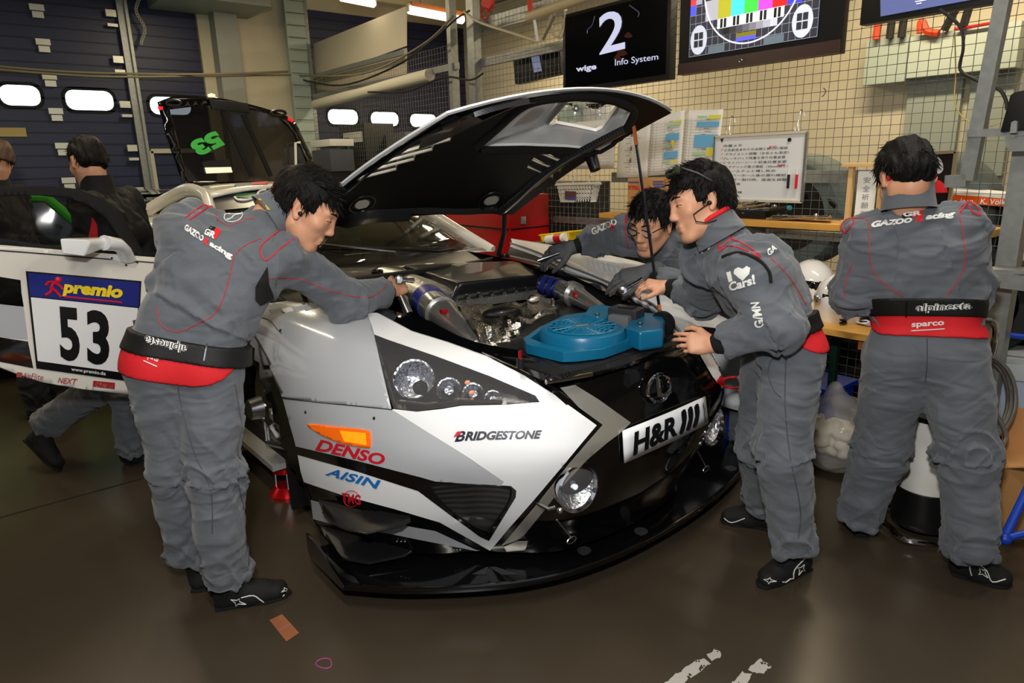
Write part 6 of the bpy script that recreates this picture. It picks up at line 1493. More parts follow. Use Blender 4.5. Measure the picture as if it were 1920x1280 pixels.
earbud(PA, 0, 0, 1, [(560, 390, 2.50), (548, 394, 2.5)])
# mechanic at the bench
emb(PD, 'GAZOO', [(1633, 428), (1710, 418), (1710, 408), (1634, 416)], bold=.06, shear=.2, name='team_name'); emb(PD, 'R', [(1716, 418), (1731, 415), (1733, 402), (1718, 404)], SRED, bold=.06, shear=.2, name='team_name'); emb(PD, 'acing', [(1734, 415), (1790, 409), (1791, 397), (1735, 403)], bold=.05, shear=.2, name='team_name')
gr_box(PD, [(1692, 397), (1710, 394), (1710, 408), (1692, 409)], [(1710, 394), (1729, 391), (1729, 405), (1710, 408)], [(1694, 407), (1727, 404), (1727, 395), (1694, 398)])
oval_badge(PD, 1695, 373, 17, 9, -.05)
clothpatch(PD, [(1668, 352), (1722, 343), (1724, 355), (1670, 364)], GOLD, 'collar_label', .004, form=Form.of(CD_))
piping(PD, [[(1598, 409), (1625, 412), (1630, 441), (1632, 495), (1653, 527), (1693, 556)], [(1808, 382), (1799, 394), (1806, 441), (1810, 491), (1793, 531), (1775, 554)], [(1598, 495), (1587, 524), (1582, 560)], [(1660, 366), (1664, 380), (1697, 388), (1730, 380), (1734, 362)]])
piping(PD, [[(1584, 436), (1578, 420), (1596, 405), (1600, 418), (1584, 438)], [(1811, 375), (1828, 384), (1838, 403), (1822, 396), (1811, 376)]], w=.0026)
piping(PD, [[(1738, 634), (1738, 680), (1735, 715)]], M('seam_thread', (70, 73, 78), .8), .002, 'seam')
belt_text(blD, [(1716, 587), (1822, 583), (1822, 565), (1716, 569)])
on_form(rbD, rbD, 'sparco', [(1709, 616), (1770, 612), (1770, 601), (1709, 605)], LOGO, bold=.03); underline(rbD, (1708, 620), (1771, 616))
f = Form.of(blD); m = MB(); lay_line(m, f, [(1700, 565), (1699, 578), (1699, 592)], .003, .003); m.build('belt_loop', BLK, blD)
# mechanic in profile
emb(PC_, 'I', [(1368, 529), (1375, 526), (1371, 508), (1363, 511)], bold=.03)
clothpatch(PC_, [(1377, 513), (1378, 504), (1385, 500), (1393, 504), (1400, 498), (1407, 503), (1405, 513), (1393, 526)], LOGO, 'heart_patch', .004, 4)
emb(PC_, 'Cars!', [(1370, 546), (1417, 532), (1414, 514), (1367, 530)], bold=.04)
emb(PC_, 'G/MN', [(1434, 612), (1424, 566), (1408, 567), (1416, 616)], bold=.03)
emb(PC_, 'GA', [(1441, 481), (1456, 467), (1451, 458), (1436, 471)], bold=.04)
emb(PC_, 'sparco', [(1316, 477), (1333, 468), (1331, 461), (1314, 470)], bold=.02)
piping(PC_, [[(1376, 423), (1371, 445), (1347, 466)], [(1370, 447), (1400, 460), (1426, 481)], [(1346, 472), (1375, 461), (1424, 482)], [(1352, 437), (1347, 465)]], w=.0026)
piping(PC_, [[(1444, 482), (1480, 520), (1512, 572)], [(1252, 551), (1285, 553), (1318, 552)], [(1350, 660), (1385, 655)]])
piping(PC_, [[(1354, 482), (1385, 474), (1420, 486), (1441, 508), (1445, 530)]], SBLK, .006, 'armhole_seam')
piping(PC_, [[(1470, 655), (1448, 672), (1441, 700), (1450, 730), (1465, 745)], [(1474, 665), (1472, 760), (1482, 860), (1500, 950), (1497, 1010)]], M('seam_thread', (70, 73, 78), .8), .002, 'seam')
earbud(PC_, 0, 0, -1, [(1300, 402, 2.40), (1305, 415, 2.39), (1325, 418, 2.40), (1345, 412, 2.42)])
H = PC_['hl']; r_, f_, u_ = PC_['fr']; m = MB()
for x in (-1, 1): m.ell(H(x*.034, .062, .128), (.03, .012, .02), Matrix((r_, f_, u_)).transposed(), 14, 8)
m.build('sunglass_lens', M('green_glass', (60, 66, 48), .08, coat=.6), PC_['hair']); m = MB(); m.tube([H(-.034, .066, .136), H(0, .07, .132), H(.034, .066, .136)], .004, 6)
for x in (-1, 1): m.tube([H(x*.06, .055, .128), H(x*.088, .02, .095), H(x*.09, -.02, .055)], .0035, 6)
m.build('sunglass_frame', BLK, PC_['hair'])
fb = Form.of(PC_['body']); q = fb.hit(1284, 642, 0); m = MB(); dz = (P(1284, 642, 2.4)-P(1290, 642, 2.4)).normalized()
m.lathe([(.0095, -.0025), (.0105, 0), (.0095, .0025)], q+c_f*.008, cdir(-.9, .1, -.3), 16); m.build('finger_ring', M('gold_ring', (225, 190, 120), .2, 1.0), PC_['body'])
# mechanic with glasses
emb(PB_, 'GAZOO', [(1112, 442), (1158, 420), (1154, 409), (1108, 430)], bold=.04, name='team_name')
clothpatch(PB_, [(1142, 422), (1150, 418), (1153, 427), (1145, 430)], SRED, 'red_patch', .003, 4)
emb(PB_, 'I', [(1291, 459), (1297, 459), (1296, 449), (1290, 449)], bold=.03); emb(PB_, 'Cars', [(1285, 481), (1316, 485), (1318, 469), (1287, 465)], bold=.05)
emb(PB_, 'G/MI', [(1288, 524), (1302, 498), (1291, 492), (1279, 517)], bold=.04)
piping(PB_, [[(1175, 398), (1172, 430), (1178, 465)]], w=.0026)
H = PB_['hl']; m = MB()
for x in (-1, 1):
    m.tube([H(x*(.033+.026*math.cos(a)), .106-.012*abs(math.cos(a)) if x*math.cos(a) > 0 else .106, .012+.015*math.sin(a)) for a in np.linspace(0, 2*PI, 19)[:-1]], .0024, 6, closed=True)
    m.tube([H(x*.059, .094, .016), H(x*.078, .05, .018), H(x*.084, .0, .014)], .0026, 6)
m.tube([H(-.008, .107, .014), H(.008, .107, .014)], .0016, 5); gl = m.build('spectacles', M('dark_metal'), PB_['body'])
m = MB()
for x in (-1, 1): m.poly([H(x*(.033+.025*math.cos(a)), .105-(.012*abs(math.cos(a)) if math.cos(a) > 0 else 0), .012+.0145*math.sin(a)) for a in np.linspace(0, 2*PI, 19)[:-1]])
m.build('spectacle_lens', M('spectacle_glass', (200, 205, 205), .03, alpha=.16), gl, smooth=0)
# shoe marks
def shoe_marks(pp, idx, lines, stars):
    sh = [c for c in pp['body'].children if c.name.split('.')[0] == 'shoe'][idx]; f = Form.of(sh); m = MB()
    for L in lines: lay_line(m, f, L, .0022, .002, n=3)
    for (x, y, s, a) in stars:
        pts = [(x+s*r*math.cos(t+a), y+s*r*.8*math.sin(t+a)) for t, r in ((0, 1.9), (.8, .5), (1.6, 1), (2.4, .45), (3.3, 1.5), (4.1, .5), (4.9, 1), (5.6, .5), (6.283, 1.9))]
        lay_line(m, f, pts, .0018, .002, n=1)
    if m.v: m.build('white_trim', LOGO, sh)
shoe_marks(PA, 1, [[(452, 1120), (475, 1116), (490, 1125), (508, 1133), (540, 1118)]], [(445, 1128, 9, .3), (535, 1105, 5, 2.5)])
shoe_marks(PA, 0, [], [(337, 1088, 4, .2)])
shoe_marks(PC_, 0, [[(1467, 1090), (1486, 1089), (1489, 1068), (1510, 1045)]], [(1502, 1066, 8, 1.9), (1442, 1088, 7, .1)])
shoe_marks(PC_, 1, [[(1358, 971), (1372, 979), (1397, 971)]], [])
shoe_marks(PD, 1, [[(1822, 1078), (1818, 1060), (1830, 1055), (1850, 1070), (1860, 1090), (1885, 1085)]], [(1842, 1072, 9, .9), (1787, 1046, 6, .1)])
shoe_marks(PD, 0, [[(1577, 962), (1582, 975), (1592, 985)]], [(1620, 985, 5, .1)])
# ---------------------------------------------------------------- people behind the open door
BJ = M('black_jacket', (13, 13, 14), .8, bump=.2, bump_scale=120)
gE = V((.42, 4.30, 0))
dE = cdir(1, 0, 0); dE.z = 0; dE.normalize(); aE = V((0, 0, 1)); nE = dE.cross(aE)
W_ = lambda f, z, s=0: gE+dE*f+V((0, 0, z))+nE*s
hE = P(165, 306, 3.72); tE = V((hE.x, hE.y, 0)); T_ = lambda f, z, s_=0: tE+dE*f+V((0, 0, z))+nE*s_; zE = hE.z
JE = dict(pelvis=W_(.0, .92), waist=(W_(0, 1.06)*.7+T_(-.02, 1.06)*.3), chest=T_(.08, zE-.36), neck=T_(.03, zE-.135), head=hE, shl=T_(.07, zE-.235, -.18), shr=T_(.07, zE-.235, .18), ell=T_(.12, zE-.55, -.24), wrl=T_(.26, zE-.72, -.2), elr=T_(.02, zE-.55, .24), wrr=T_(.12, zE-.76, .22),
          hipl=W_(.0, .88, -.1), hipr=W_(.0, .88, .1), knl=P(185, 725, 3.72), anl=P(92, 792, 3.86), knr=P(238, 742, 3.74), anr=P(250, 838, 3.86))
_tmp = [JE[k] for k in ('shl', 'shr')]
if (JE['shr']-JE['shl']).dot(nE) < 0: pass
PE_ = person('person with black hair in black jacket walking behind the open car door', JE, dict(RG, ank=.085), (cdir(-.75, -.35, -.55), cdir(-.1, 1, .1)), {'l': (dE, aE, -nE), 'r': (dE, aE, nE)}, hk=1.05, top_mat=BJ, tufts=200,
             feet={'r': (ground(235, 868), ground(282, 862)), 'l': (P(48, 825, 3.86), ground(112, 884), cdir(.55, .75, 0))}, body_h=.006, suit_h=.009)
collar(PE_, V((0, 0, 1)), h=.07, r=.074, lift=.0, mat=BJ, edge=False)
m = MB(); lay(m, Form.of([c for c in PE_['body'].children if c.name.startswith('jacket')][0]), [(172, 405), (182, 420), (184, 445), (166, 445)], step=8, off=.006); m.build('red_panel', SRED, PE_['body'])
gF = onZ(-40, 800, 0); gF = V((-.42, 5.2, 0))
W_ = lambda f, z, s=0: gF+dE*f+V((0, 0, z))+nE*s
hF = P(-6, 302, 4.35)
JF = dict(pelvis=W_(-.05, .95), waist=W_(-.06, 1.1), chest=W_(-.06, hF.z-.36), neck=W_(-.04, hF.z-.135), head=hF, shl=W_(-.06, hF.z-.235, -.18), shr=W_(-.06, hF.z-.235, .18), ell=W_(-.1, 1.15, -.24), wrl=W_(-.06, .95, -.22), elr=W_(-.1, 1.15, .24), wrr=W_(-.06, .95, .22), hipl=W_(0, .92, -.1), hipr=W_(0, .92, .1), knl=W_(.02, .5, -.1), knr=W_(.02, .5, .1), anl=W_(0, .1, -.1), anr=W_(0, .1, .1))
sh_ = hF-V((0, 0, hF.z))-gF; sh_.z = 0
JF = {k: (v if k == 'head' else v+sh_) for k, v in JF.items()}
PF_ = person('person with short brown hair in black jacket cut by the left picture edge', JF, dict(RG), (cdir(-.8, -.1, -.5), cdir(0, 1, 0)), {'l': (dE, aE, -nE), 'r': (dE, aE, nE)}, top_mat=BJ, suit_mat=DGREY, tufts=150, body_h=.006, suit_h=.009, hairopt=dict(low=-.02),
             feet={'l': (JF['anl']*1-V((0, 0, JF['anl'].z))-dE*.07, JF['anl']-V((0, 0, JF['anl'].z))+dE*.19), 'r': (JF['anr']-V((0, 0, JF['anr'].z))-dE*.07, JF['anr']-V((0, 0, JF['anr'].z))+dE*.19)})
PF_['hair'].data.materials[0] = M('brown_hair', (70, 48, 32), .6)

collar(PF_, V((0, 0, 1)), h=.06, r=.074, lift=.0, mat=BJ, edge=False)
# ================================================================ bench, shelf, tools and the rest of the right side
XS = 3.60
# ---- upper shelf
ya, yb_ = onX(1123, 398, XS).y, onX(1800, 436, XS).y; zs = 1.25
sh = thing('tool_shelf', 'long pine shelf along the wire partition holding tools and cartons', 'shelf', (XS, 2.7, zs))
MB().box((XS+.15, (ya+yb_)/2-.05, zs-.017), (.30, ya-yb_+.1, .034)).build('board', WOOD, sh, bevel=.003)
for y in (ya-.1, (ya+yb_)/2, yb_+.1): MB().prism([(XS+.05, y, zs-.034), (XS+.28, y, zs-.034), (XS+.28, y, zs-.26)], (0, .03, 0)).build('bracket', GALV, sh)
# ---- lower bench (folding beer table)
zt = .80; bx0 = 3.17; by0, by1 = 1.05, 2.92
bt = thing('folding_bench_table', 'pine folding table with dark green legs under the shelf', 'table', (3.4, 1.9, 0))
MB().box((bx0+.25, (by0+by1)/2, zt-.016), (.5, by1-by0, .032)).build('table_top', WOOD, bt, bevel=.004)
MB().box((bx0+.07, 1.30, zt-.06), (.06, .16, .05)).build('batten', M('batten_wood', (150, 90, 45), .5), bt)
DGN = M('dark_green_steel', (16, 46, 36), .45)
for y in (1.66, 2.75):
    for x in (bx0+.08, bx0+.42): MB().bar((x, y, 0), (x, y, zt-.03), .035, .035).build('leg', DGN, bt)
    MB().bar((bx0+.08, y, .25), (bx0+.42, y, .25), .03, .03, up=(0, 1, 0)).build('cross_bar', DGN, bt)
MB().bar((bx0+.1, 1.66, .55), (bx0+.1, 1.95, zt-.03), .02, .02).build('stay', DGN, bt)
# ---- helmets
HW = M('helmet_white', (232, 230, 224), .12, coat=.7); VIS = M('dark_visor', (10, 10, 12), .06, coat=.6)
def helmet(c, r, face, label, mats=(HW, VIS), group=None, band=None):
    c = V(c); fw = V(face).normalized(); rt = fw.cross(V((0, 0, 1))).normalized(); R3 = Matrix((rt, fw, V((0, 0, 1)))).transposed()
    t = thing('racing_helmet', label, 'helmet', c-V((0, 0, r*1.05)), group)
    rows = []
    for i in range(15):
        th = PI*(.02+.70*i/14); row = []
        for k in range(28):
            a = 2*PI*k/28; f = math.sin(a); rr_ = r*(1+.13*max(0, f)*math.sin(th)); z = r*1.06*math.cos(th)
            if th > PI*.5: rr_ = r*(1-.10*((th-PI*.5)/(PI*.22))**2)*(1+.17*max(0, f)); z = -r*1.02*(th-PI*.5)/(PI*.22)
            s_ = math.sin(th) if th < PI*.5 else 1
            row.append(c+R3 @ V((rr_*s_*math.cos(a)*.92, rr_*s_*math.sin(a), z)))
        rows.append(row)
    MB().grid(rows, closed=True).build('shell', mats[0], t, smooth=60, solid=.004)
    vr = [[c+R3 @ V((r*1.02*.92*math.cos(a), r*1.02*(1+.14*max(0, math.sin(a)))*math.sin(a), z)) for a in np.linspace(PI*.08, PI*.92, 17)] for z in np.linspace(-.36*r, .30*r, 7)]
    MB().grid(vr).build('visor', mats[1], t, smooth=60, solid=.004)
    for s in (-1, 1):
        q = c+R3 @ V((s*r*.95, .05*r, 0)); MB().lathe([(r*.2, 0), (r*.2, .01), (r*.12, .016), (0, .016)], q, rt*s, 18).build('visor_pivot', STEEL, t)
    for k in range(3):
        for s in (-1, 1): MB().box(c+R3 @ V((s*r*.42, r*1.10, -r*(.62+.13*k))), (.035, .012, .006), R3).build('chin_vent', BLKM, t)
    if band: MB().grid([[c+R3 @ V((r*1.015*.92*math.cos(a)*math.sqrt(1-z*z), r*1.015*(1+.13*max(0, math.sin(a)))*math.sin(a)*math.sqrt(1-z*z), z*r*1.06)) for a in np.linspace(0, 2*PI, 29)] for z in (.35, .5, .65)]).build('colour_band', band, t, smooth=60)
    return t
h1 = onZ(1520, 574, .802); h2 = onZ(1566, 596, .802)
helmet(onX(1520, 532, 3.62), .128, (-.55, -.55, 0), 'white racing helmet at the back of the bench beside the profile mechanic', group='white helmets on the bench')
helmet(onX(1574, 560, 3.40), .122, (-.5, -.75, 0), 'white vented racing helmet nearer the standing mechanic on the bench', group='white helmets on the bench')
# ---- papers, headset and clipboard on the bench
q = [onZ(*p, zt+.004) for p in ((1553, 596), (1600, 590), (1640, 602), (1632, 612))]
cb = tag(MB().prism(q, (0, 0, .006)).build('clipboard', M('lilac_board', (190, 170, 205), .5)), 'lilac clipboard with paper on the bench edge', 'clipboard')
MB().prism([onZ(*p, zt+.0105) for p in ((1565, 596), (1600, 592), (1632, 602), (1622, 608))], (0, 0, .001)).build('sheet', PAPER, cb); MB().box(onZ(1585, 602, zt+.016), (.04, .02, .014)).build('clip', BLK, cb)
hs_ = MB(); hs_.box(onZ(1600, 588, zt+.022), (.10, .06, .035)); hs_.box(onZ(1625, 590, zt+.022), (.05, .09, .04)); hs_ = tag(hs_.build('radio_headset', BLK, bevel=.008), 'black radio handset lying on the bench', 'radio')
tag(MB().tube(smoothpoly([onZ(*p, zt+.012) for p in ((1568, 590), (1575, 581), (1592, 579), (1605, 583), (1612, 588))], 4, False), .005, 6).build('brown_strap', M('brown_strap_cloth', (165, 130, 70), .7)), 'thin brown strap loop beside the radio handset', 'strap')
tag(MB().prism([onZ(*p, zt+.003) for p in ((1545, 582), (1570, 580), (1572, 592), (1550, 595))], (0, 0, .003)).build('paper_note', PAPER), 'white paper note under the nearer helmet', 'paper')
# ---- whiteboard
XB = 3.86
q = [onX(1334, 376, XB), onX(1503, 376, XB), onX(1516, 246, XB), onX(1344, 257, XB)]
q[0].z = q[1].z = (q[0].z+q[1].z)/2; q[2].z = q[3].z = (q[2].z+q[3].z)/2; q[0].y = q[3].y = (q[0].y+q[3].y)/2; q[1].y = q[2].y = (q[1].y+q[2].y)/2
wb_ = thing('whiteboard', 'whiteboard with handwritten Japanese notes hanging on the mesh', 'whiteboard', q[0])
MB().prism(q, (.012, 0, 0)).build('writing_surface', M('board_gloss', (225, 226, 226), .3), wb_)
wfn = quadmap([tuple(p) for p in q]); FRM = M('board_frame', (205, 195, 170), .4)
for a, b in ((0, 1), (1, 2), (2, 3), (3, 0)): MB().bar(q[a]+V((-.003, 0, 0)), q[b]+V((-.003, 0, 0)), .014, .018, up=(1, 0, 0)).build('frame', FRM if a % 2 == 0 else ALU, wb_)
wp_ = lambda u, v, o=.003: wfn(u, v)+V((-o, 0, 0))
JP = ['作業メモ', '①右前足まわりの点検と締付け確認', 'アライメント調整（左右とも測定）', 'ブレーキパッド残量を測り位置変更', 'ドライバーシート前後位置変更', 'ステアリング高さ確認（30mm高く）', 'ホイールナット増し締め', 'オーバーホール後の漏れ確認', 'レーダー取付時、座面を調整', '燃料給油', '清掃', '最終点検']
m = MB(); mr = MB(); rs = np.random.RandomState(5)
for k, s_ in enumerate(JP):
    v0 = .83-k*.066; L_ = min(.70, .055*len(s_)); u0 = .10+.015*(k % 3)
    flat_text(m, s_, [wp_(u0, v0), wp_(u0+L_, v0+.003), wp_(u0+L_, v0+.042), wp_(u0, v0+.040)], bold=.004)
for u, v, s_ in ((.62, .79, '8:35'), (.72, .52, '8:40')): flat_text(mr, s_, [wp_(u, v), wp_(u+.08, v), wp_(u+.08, v+.035), wp_(u, v+.035)], bold=.01)
for k in range(6): mr.tube([wp_(.075, .78-.066*k+.02), wp_(.085, .78-.066*k), wp_(.10, .78-.066*k+.03)], .0012, 4)
m.build('handwriting', BPRT, wb_, smooth=0); mr.build('red_handwriting', RPR, wb_, smooth=0)
MB().poly([wp_(.06, .96), wp_(.10, .97), wp_(.085, .90)]).build('corner_mark', NAVY, wb_)
tag(MB().lathe([(.011, 0), (.011, .006), (0, .007)], wp_(.83, .90, .004), (-1, 0, 0), 14).build('magnet', BLK), 'black round magnet at the whiteboard top right', 'magnet')
for nm, px, mat, lb in (('marker_pen', 1478, BLK, 'black marker pen clipped on the whiteboard'), ('marker_pen', 1493, M('marker_red', (215, 25, 45), .4), 'red marker pen clipped on the whiteboard')):
    t = thing(nm, lb, 'pen', onX(px, 340, XB-.02), 'marker pens'); a = onX(px-1, 353, XB-.02); b = onX(px+1, 327, XB-.02)
    MB().tube([a, b], .008, 10).build('barrel', mat, t); MB().tube([b, onX(px+2, 316, XB-.02)], .009, 10).build('cap', WHT, t)
for k, (x0, y0, x1, y1) in enumerate(((1366, 256, 1370, 218), (1494, 248, 1500, 206))):
    tag(MB().tube([onX(px, py, XB-.005) for px, py in smoothpoly([(x0-4, y0-10), (x0-2, y0+1), (x0+3, y0-3), (x0+2, y0-15), (x1, y1+8), (x1+2, y1), (x1+7, y1+3), (x1+8, y1+12)], 4, False)], .003, 6).build('wire_hook', STEEL), ('left' if k == 0 else 'right')+' steel wire hook holding the whiteboard', 'hook')
tag(MB().tube([onX(px, py, 3.9) for px, py in smoothpoly([(1544, 165), (1548, 170), (1545, 178), (1541, 181)], 4, False)], .003, 6).build('wire_hook', STEEL), 'small empty wire hook on the mesh under the test card', 'hook')
# ---- schedule sheets on the mesh
XP = 3.90
def sheet(pts, label, rows=18, cols=(.1, .2, .45), blocks=(), flow=False):
    q = [onX(px, py, XP) for px, py in pts]; fn = quadmap([tuple(p) for p in q]); pt = lambda u, v, o=.001: fn(u, v)+V((-o, 0, 0))
    t = thing('schedule_sheet', label, 'paper', q[0], 'schedule sheets taped to the mesh')
    m = MB(); N = 8; m.grid([[fn(u, v)+V((-.004*math.sin(u*5+v*3), 0, 0)) for u in np.linspace(0, 1, N)] for v in np.linspace(0, 1, N)]); m.build('paper_sheet', PAPER, t, smooth=60, solid=.0008)
    m = MB(); ink = M('grey_ink', (120, 120, 122), .7); o_ = .007
    def r_(u0, u1, v0, v1): m.poly([pt(u0, v0, o_), pt(u1, v0, o_), pt(u1, v1, o_), pt(u0, v1, o_)])
    if flow:
        for k in range(22):
            v = .93-k*.04; w = .10+.3*((k*7) % 5)/5; r_(.5-w/1.3, .5-w/1.3+w*.6, v, v+.006); r_(.55, .55+w*.5, v, v+.005)
        for v in (.25, .45, .68): r_(.42, .47, v, v+.07)
    else:
        for k in range(rows): r_(.08, .94, .06+k*.82/rows, .06+k*.82/rows+.003)
        for u in cols: r_(u, u+.005, .06, .88)
        for k in range(rows): r_(.025, .06, .07+k*.82/rows, .08+k*.82/rows); r_(.5+.1*((k*3) % 4)/4, .62+.2*((k*5) % 3)/3, .075+k*.82/rows, .083+k*.82/rows)
    m.build('print', ink, t, smooth=0)
    for (u0, u1, v0, v1, c) in blocks: MB().poly([pt(u0, v0, .009), pt(u1, v0, .009), pt(u1, v1, .009), pt(u0, v1, .009)]).build('colour_block', M('ink_'+c, {'b': (110, 180, 222), 'y': (232, 226, 90), 'g': (176, 216, 170)}[c], .7), t)
    MB().prism([pt(.02, .97, .009), pt(.12, .97, .009), pt(.12, 1.03, .009), pt(.02, 1.03, .009)], (-.0006, 0, 0)).build('tape', M('clear_tape', (215, 210, 190), .3), t)
sheet([(1156, 333), (1214, 332), (1222, 216), (1162, 222)], 'white flow chart sheet taped beside the prop rod', flow=True)
sheet([(1214, 330), (1276, 325), (1284, 207), (1222, 216)], 'schedule sheet with two blue blocks, middle of the taped row', blocks=((.52, .93, .78, .82, 'g'), (.72, .96, .83, .86, 'y'), (.5, .9, .55, .66, 'b'), (.48, .9, .26, .37, 'b'), (.68, .78, .45, .55, 'y'), (.48, .7, .44, .48, 'g'), (.45, .65, .2, .24, 'g'), (.7, .9, .19, .23, 'y')))
sheet([(1276, 326), (1343, 326), (1357, 205), (1286, 207)], 'schedule sheet with one large blue block next to the whiteboard', blocks=((.35, .95, .74, .82, 'b'), (.32, .95, .42, .62, 'b'), (.3, .6, .3, .36, 'g'), (.68, .92, .28, .42, 'y'), (.65, .98, .86, .92, 'y'), (.35, .62, .88, .91, 'g')))
sheet([(1062, 318), (1150, 315), (1156, 222), (1068, 230)], 'table sheet half hidden behind the raised hood', rows=12, cols=(.3, .6))
# ---- carton, shrine, portrait
def carton(name, label, x0, x1, y0, y1, z0, z1, mat, parent=None):
    t = thing(name, label, 'box', ((x0+x1)/2, (y0+y1)/2, z0)); MB().box(((x0+x1)/2, (y0+y1)/2, (z0+z1)/2), (x1-x0, y1-y0, z1-z0)).build('carton_body', mat, t, bevel=.004); return t
CARD = M('cardboard', (188, 138, 84), .8, noise_amt=.06, noise_scale=8)
a = onX(1176, 396, 3.62); b = onX(1262, 396, 3.62); zc = onX(1180, 334, 3.62).z
t = carton('wipes_carton', 'brown wipes carton with red lettering at the shelf end', 3.62, 3.86, b.y, a.y, zs, zc, CARD)
m = MB(); flat_text(m, 'WYPALL', [onX(1177, 356, 3.617), onX(1200, 356, 3.617), onX(1200, 347, 3.617), onX(1177, 347, 3.617)], bold=.03); m.build('lettering', RPR, t)
MB().poly([onX(1214+10*math.cos(x_), 360+9*math.sin(x_), 3.616) for x_ in np.linspace(0, 2*PI, 21)[:-1]]).build('red_dot', RPR, t)
m = MB()
for (x0, y0) in ((1224, 339), (1224, 344), (1226, 349), (1178, 340)): m.poly([onX(x0, y0+3, 3.617), onX(x0+20, y0+3, 3.617), onX(x0+20, y0, 3.617), onX(x0, y0, 3.617)])
m.build('blue_print', M('blue_ink', (80, 85, 150), .6), t); MB().poly([onX(1246, 395, 3.616), onX(1248, 395, 3.616), onX(1248, 335, 3.616), onX(1246, 335, 3.616)]).build('tape_seam', M('tape_seam_m', (150, 105, 60), .6), t)
xq = 3.62; P0 = lambda px, py: onX(px, py, xq)
t = thing('wooden_shrine', 'small pale wooden shrine frame with an inscribed paper on the shelf', 'shrine', P0(1615, 425)); PW_ = M('pale_cedar', (218, 178, 118), .5)
yl, yr = P0(1588, 420).y, P0(1645, 425).y; zt_ = P0(1600, 313).z
for y in (yl, yr): MB().box((xq, y, (zs+zt_)/2), (.03, .022, zt_-zs)).build('post', PW_, t)
MB().box((xq, (yl+yr)/2, zt_+.01), (.07, yl-yr+.08, .02)).build('lintel', PW_, t, bevel=.003); MB().box((xq+.02, (yl+yr)/2, zs+.012), (.09, yl-yr+.05, .024)).build('plinth', PW_, t)
MB().box((xq+.01, (yl+yr)/2, (zs+zt_)/2), (.004, (yl-yr)*.62, (zt_-zs)*.86)).build('inscribed_paper', PAPER, t)
m = MB(); 
for k, s_ in enumerate('安全祈願御札'):
    z0 = zt_-.05-k*.042; yc = (yl+yr)/2; flat_text(m, s_, [V((xq+.006, yc+.018, z0-.03)), V((xq+.006, yc-.018, z0-.03)), V((xq+.006, yc-.018, z0)), V((xq+.006, yc+.018, z0))])
m.build('inscription', M('grey_ink'), t, smooth=0)
xf = 3.66; Pf = lambda px, py: onX(px, py, xf)
q = [Pf(1700, 362), Pf(1778, 362), Pf(1799, 284), Pf(1700, 290)]; q[0].y = q[3].y; q[1].y = q[2].y = (q[1].y+q[2].y)/2; q[0].z = q[1].z = zs+.004
t = thing('portrait_photo', 'silver framed portrait photo of a grey haired man in red', 'picture', q[0]); MB().prism(q, (.01, 0, 0)).build('photo', M('photo_dark', (24, 17, 15), .3), t)
for i in range(4): MB().bar(q[i]+V((-.004, 0, 0)), q[(i+1) % 4]+V((-.004, 0, 0)), .014, .016, up=(1, 0, 0)).build('frame', M('silver_gilt', (205, 190, 150), .25, .8), t)
def pp_(pts, o): return [onX(x, y, xf-o) for x, y in pts]
MB().poly(pp_(smoothpoly([(1732, 362), (1738, 348), (1750, 340), (1762, 338), (1774, 350), (1778, 361)], 3, False)[::-1], .002)).build('red_clothes', SRED, t)
MB().poly(pp_(smoothpoly([(1735, 350), (1732, 335), (1738, 318), (1750, 312), (1758, 320), (1758, 335), (1750, 345)], 3), .004)).build('face_print', SKIN, t)
MB().poly(pp_(smoothpoly([(1742, 308), (1748, 294), (1758, 293), (1767, 305), (1768, 320), (1758, 326), (1756, 314), (1748, 310)], 3), .005)).build('hair_print', M('grey_hair_print', (170, 172, 175), .6), t)
# ---- tools on the shelf: each one a spanner, ratchet or bar
def wrench(a, b, label, kind=0, r=.007):
    a = V(a); b = V(b); t = thing('hand_tool', label, 'tool', a, 'chrome tools on the shelf'); d = (b-a).normalized(); up = V((0, 0, 1))
    MB().tube([a, b], r*.8, 8).build('shank', CHROME, t)
    if kind == 0: MB().lathe([(r*.8, -.006), (r*1.9, -.006), (r*1.9, .006), (r*.8, .006)], b, up, 14, closed=True).build('ring_head', CHROME, t); MB().lathe([(r*.8, -.005), (r*1.8, -.005), (r*1.8, .005), (r*.8, .005)], a, up, 14, closed=True).build('ring_head', CHROME, t)
    elif kind == 1: MB().lathe([(r*1.9, -.012), (r*2, .01), (r, .02), (0, .02)], b, up, 16).build('ratchet_head', CHROME, t); MB().tube([a-d*.01, a+d*.08], r*1.5, 10).build('grip', CHROME, t)
    else: MB().tube([a, a+d*.12], r*1.9, 12).build('black_grip', BLK, t); MB().tube([a-d*.015, a], r*1.9, 12).build('teal_cap', M('teal_cap', (40, 140, 160), .4), t)
    return t
z = zs+.02
TL = [((1372, 392), (1440, 382), 0), ((1380, 396), (1452, 390), 1), ((1368, 386), (1418, 378), 0), ((1395, 399), (1462, 392), 0), ((1388, 380), (1402, 388), 0), ((1478, 390), (1425, 397), 2), ((1440, 409), (1555, 405), 0), ((1452, 406), (1530, 407), 1), ((1470, 410), (1548, 409), 0), ((1376, 402), (1430, 399), 1)]
LB = ['ring spanner lying rearmost in the chrome tool heap', 'ratchet lying across the chrome tool heap', 'short ring spanner at the left of the tool heap', 'long ring spanner at the front of the tool heap', 'stubby spanner standing up out of the tool heap', 'black gripped torque tool with teal end cap', 'long thin spanner laid on the flat tray', 'ratchet laid on the flat tray', 'second spanner at the front of the flat tray', 'ratchet in front of the tool heap at the shelf edge']
for (a, b, k), l in zip(TL, LB): wrench(onX(*a, 3.70), onX(*b, 3.70+.02), l, k)
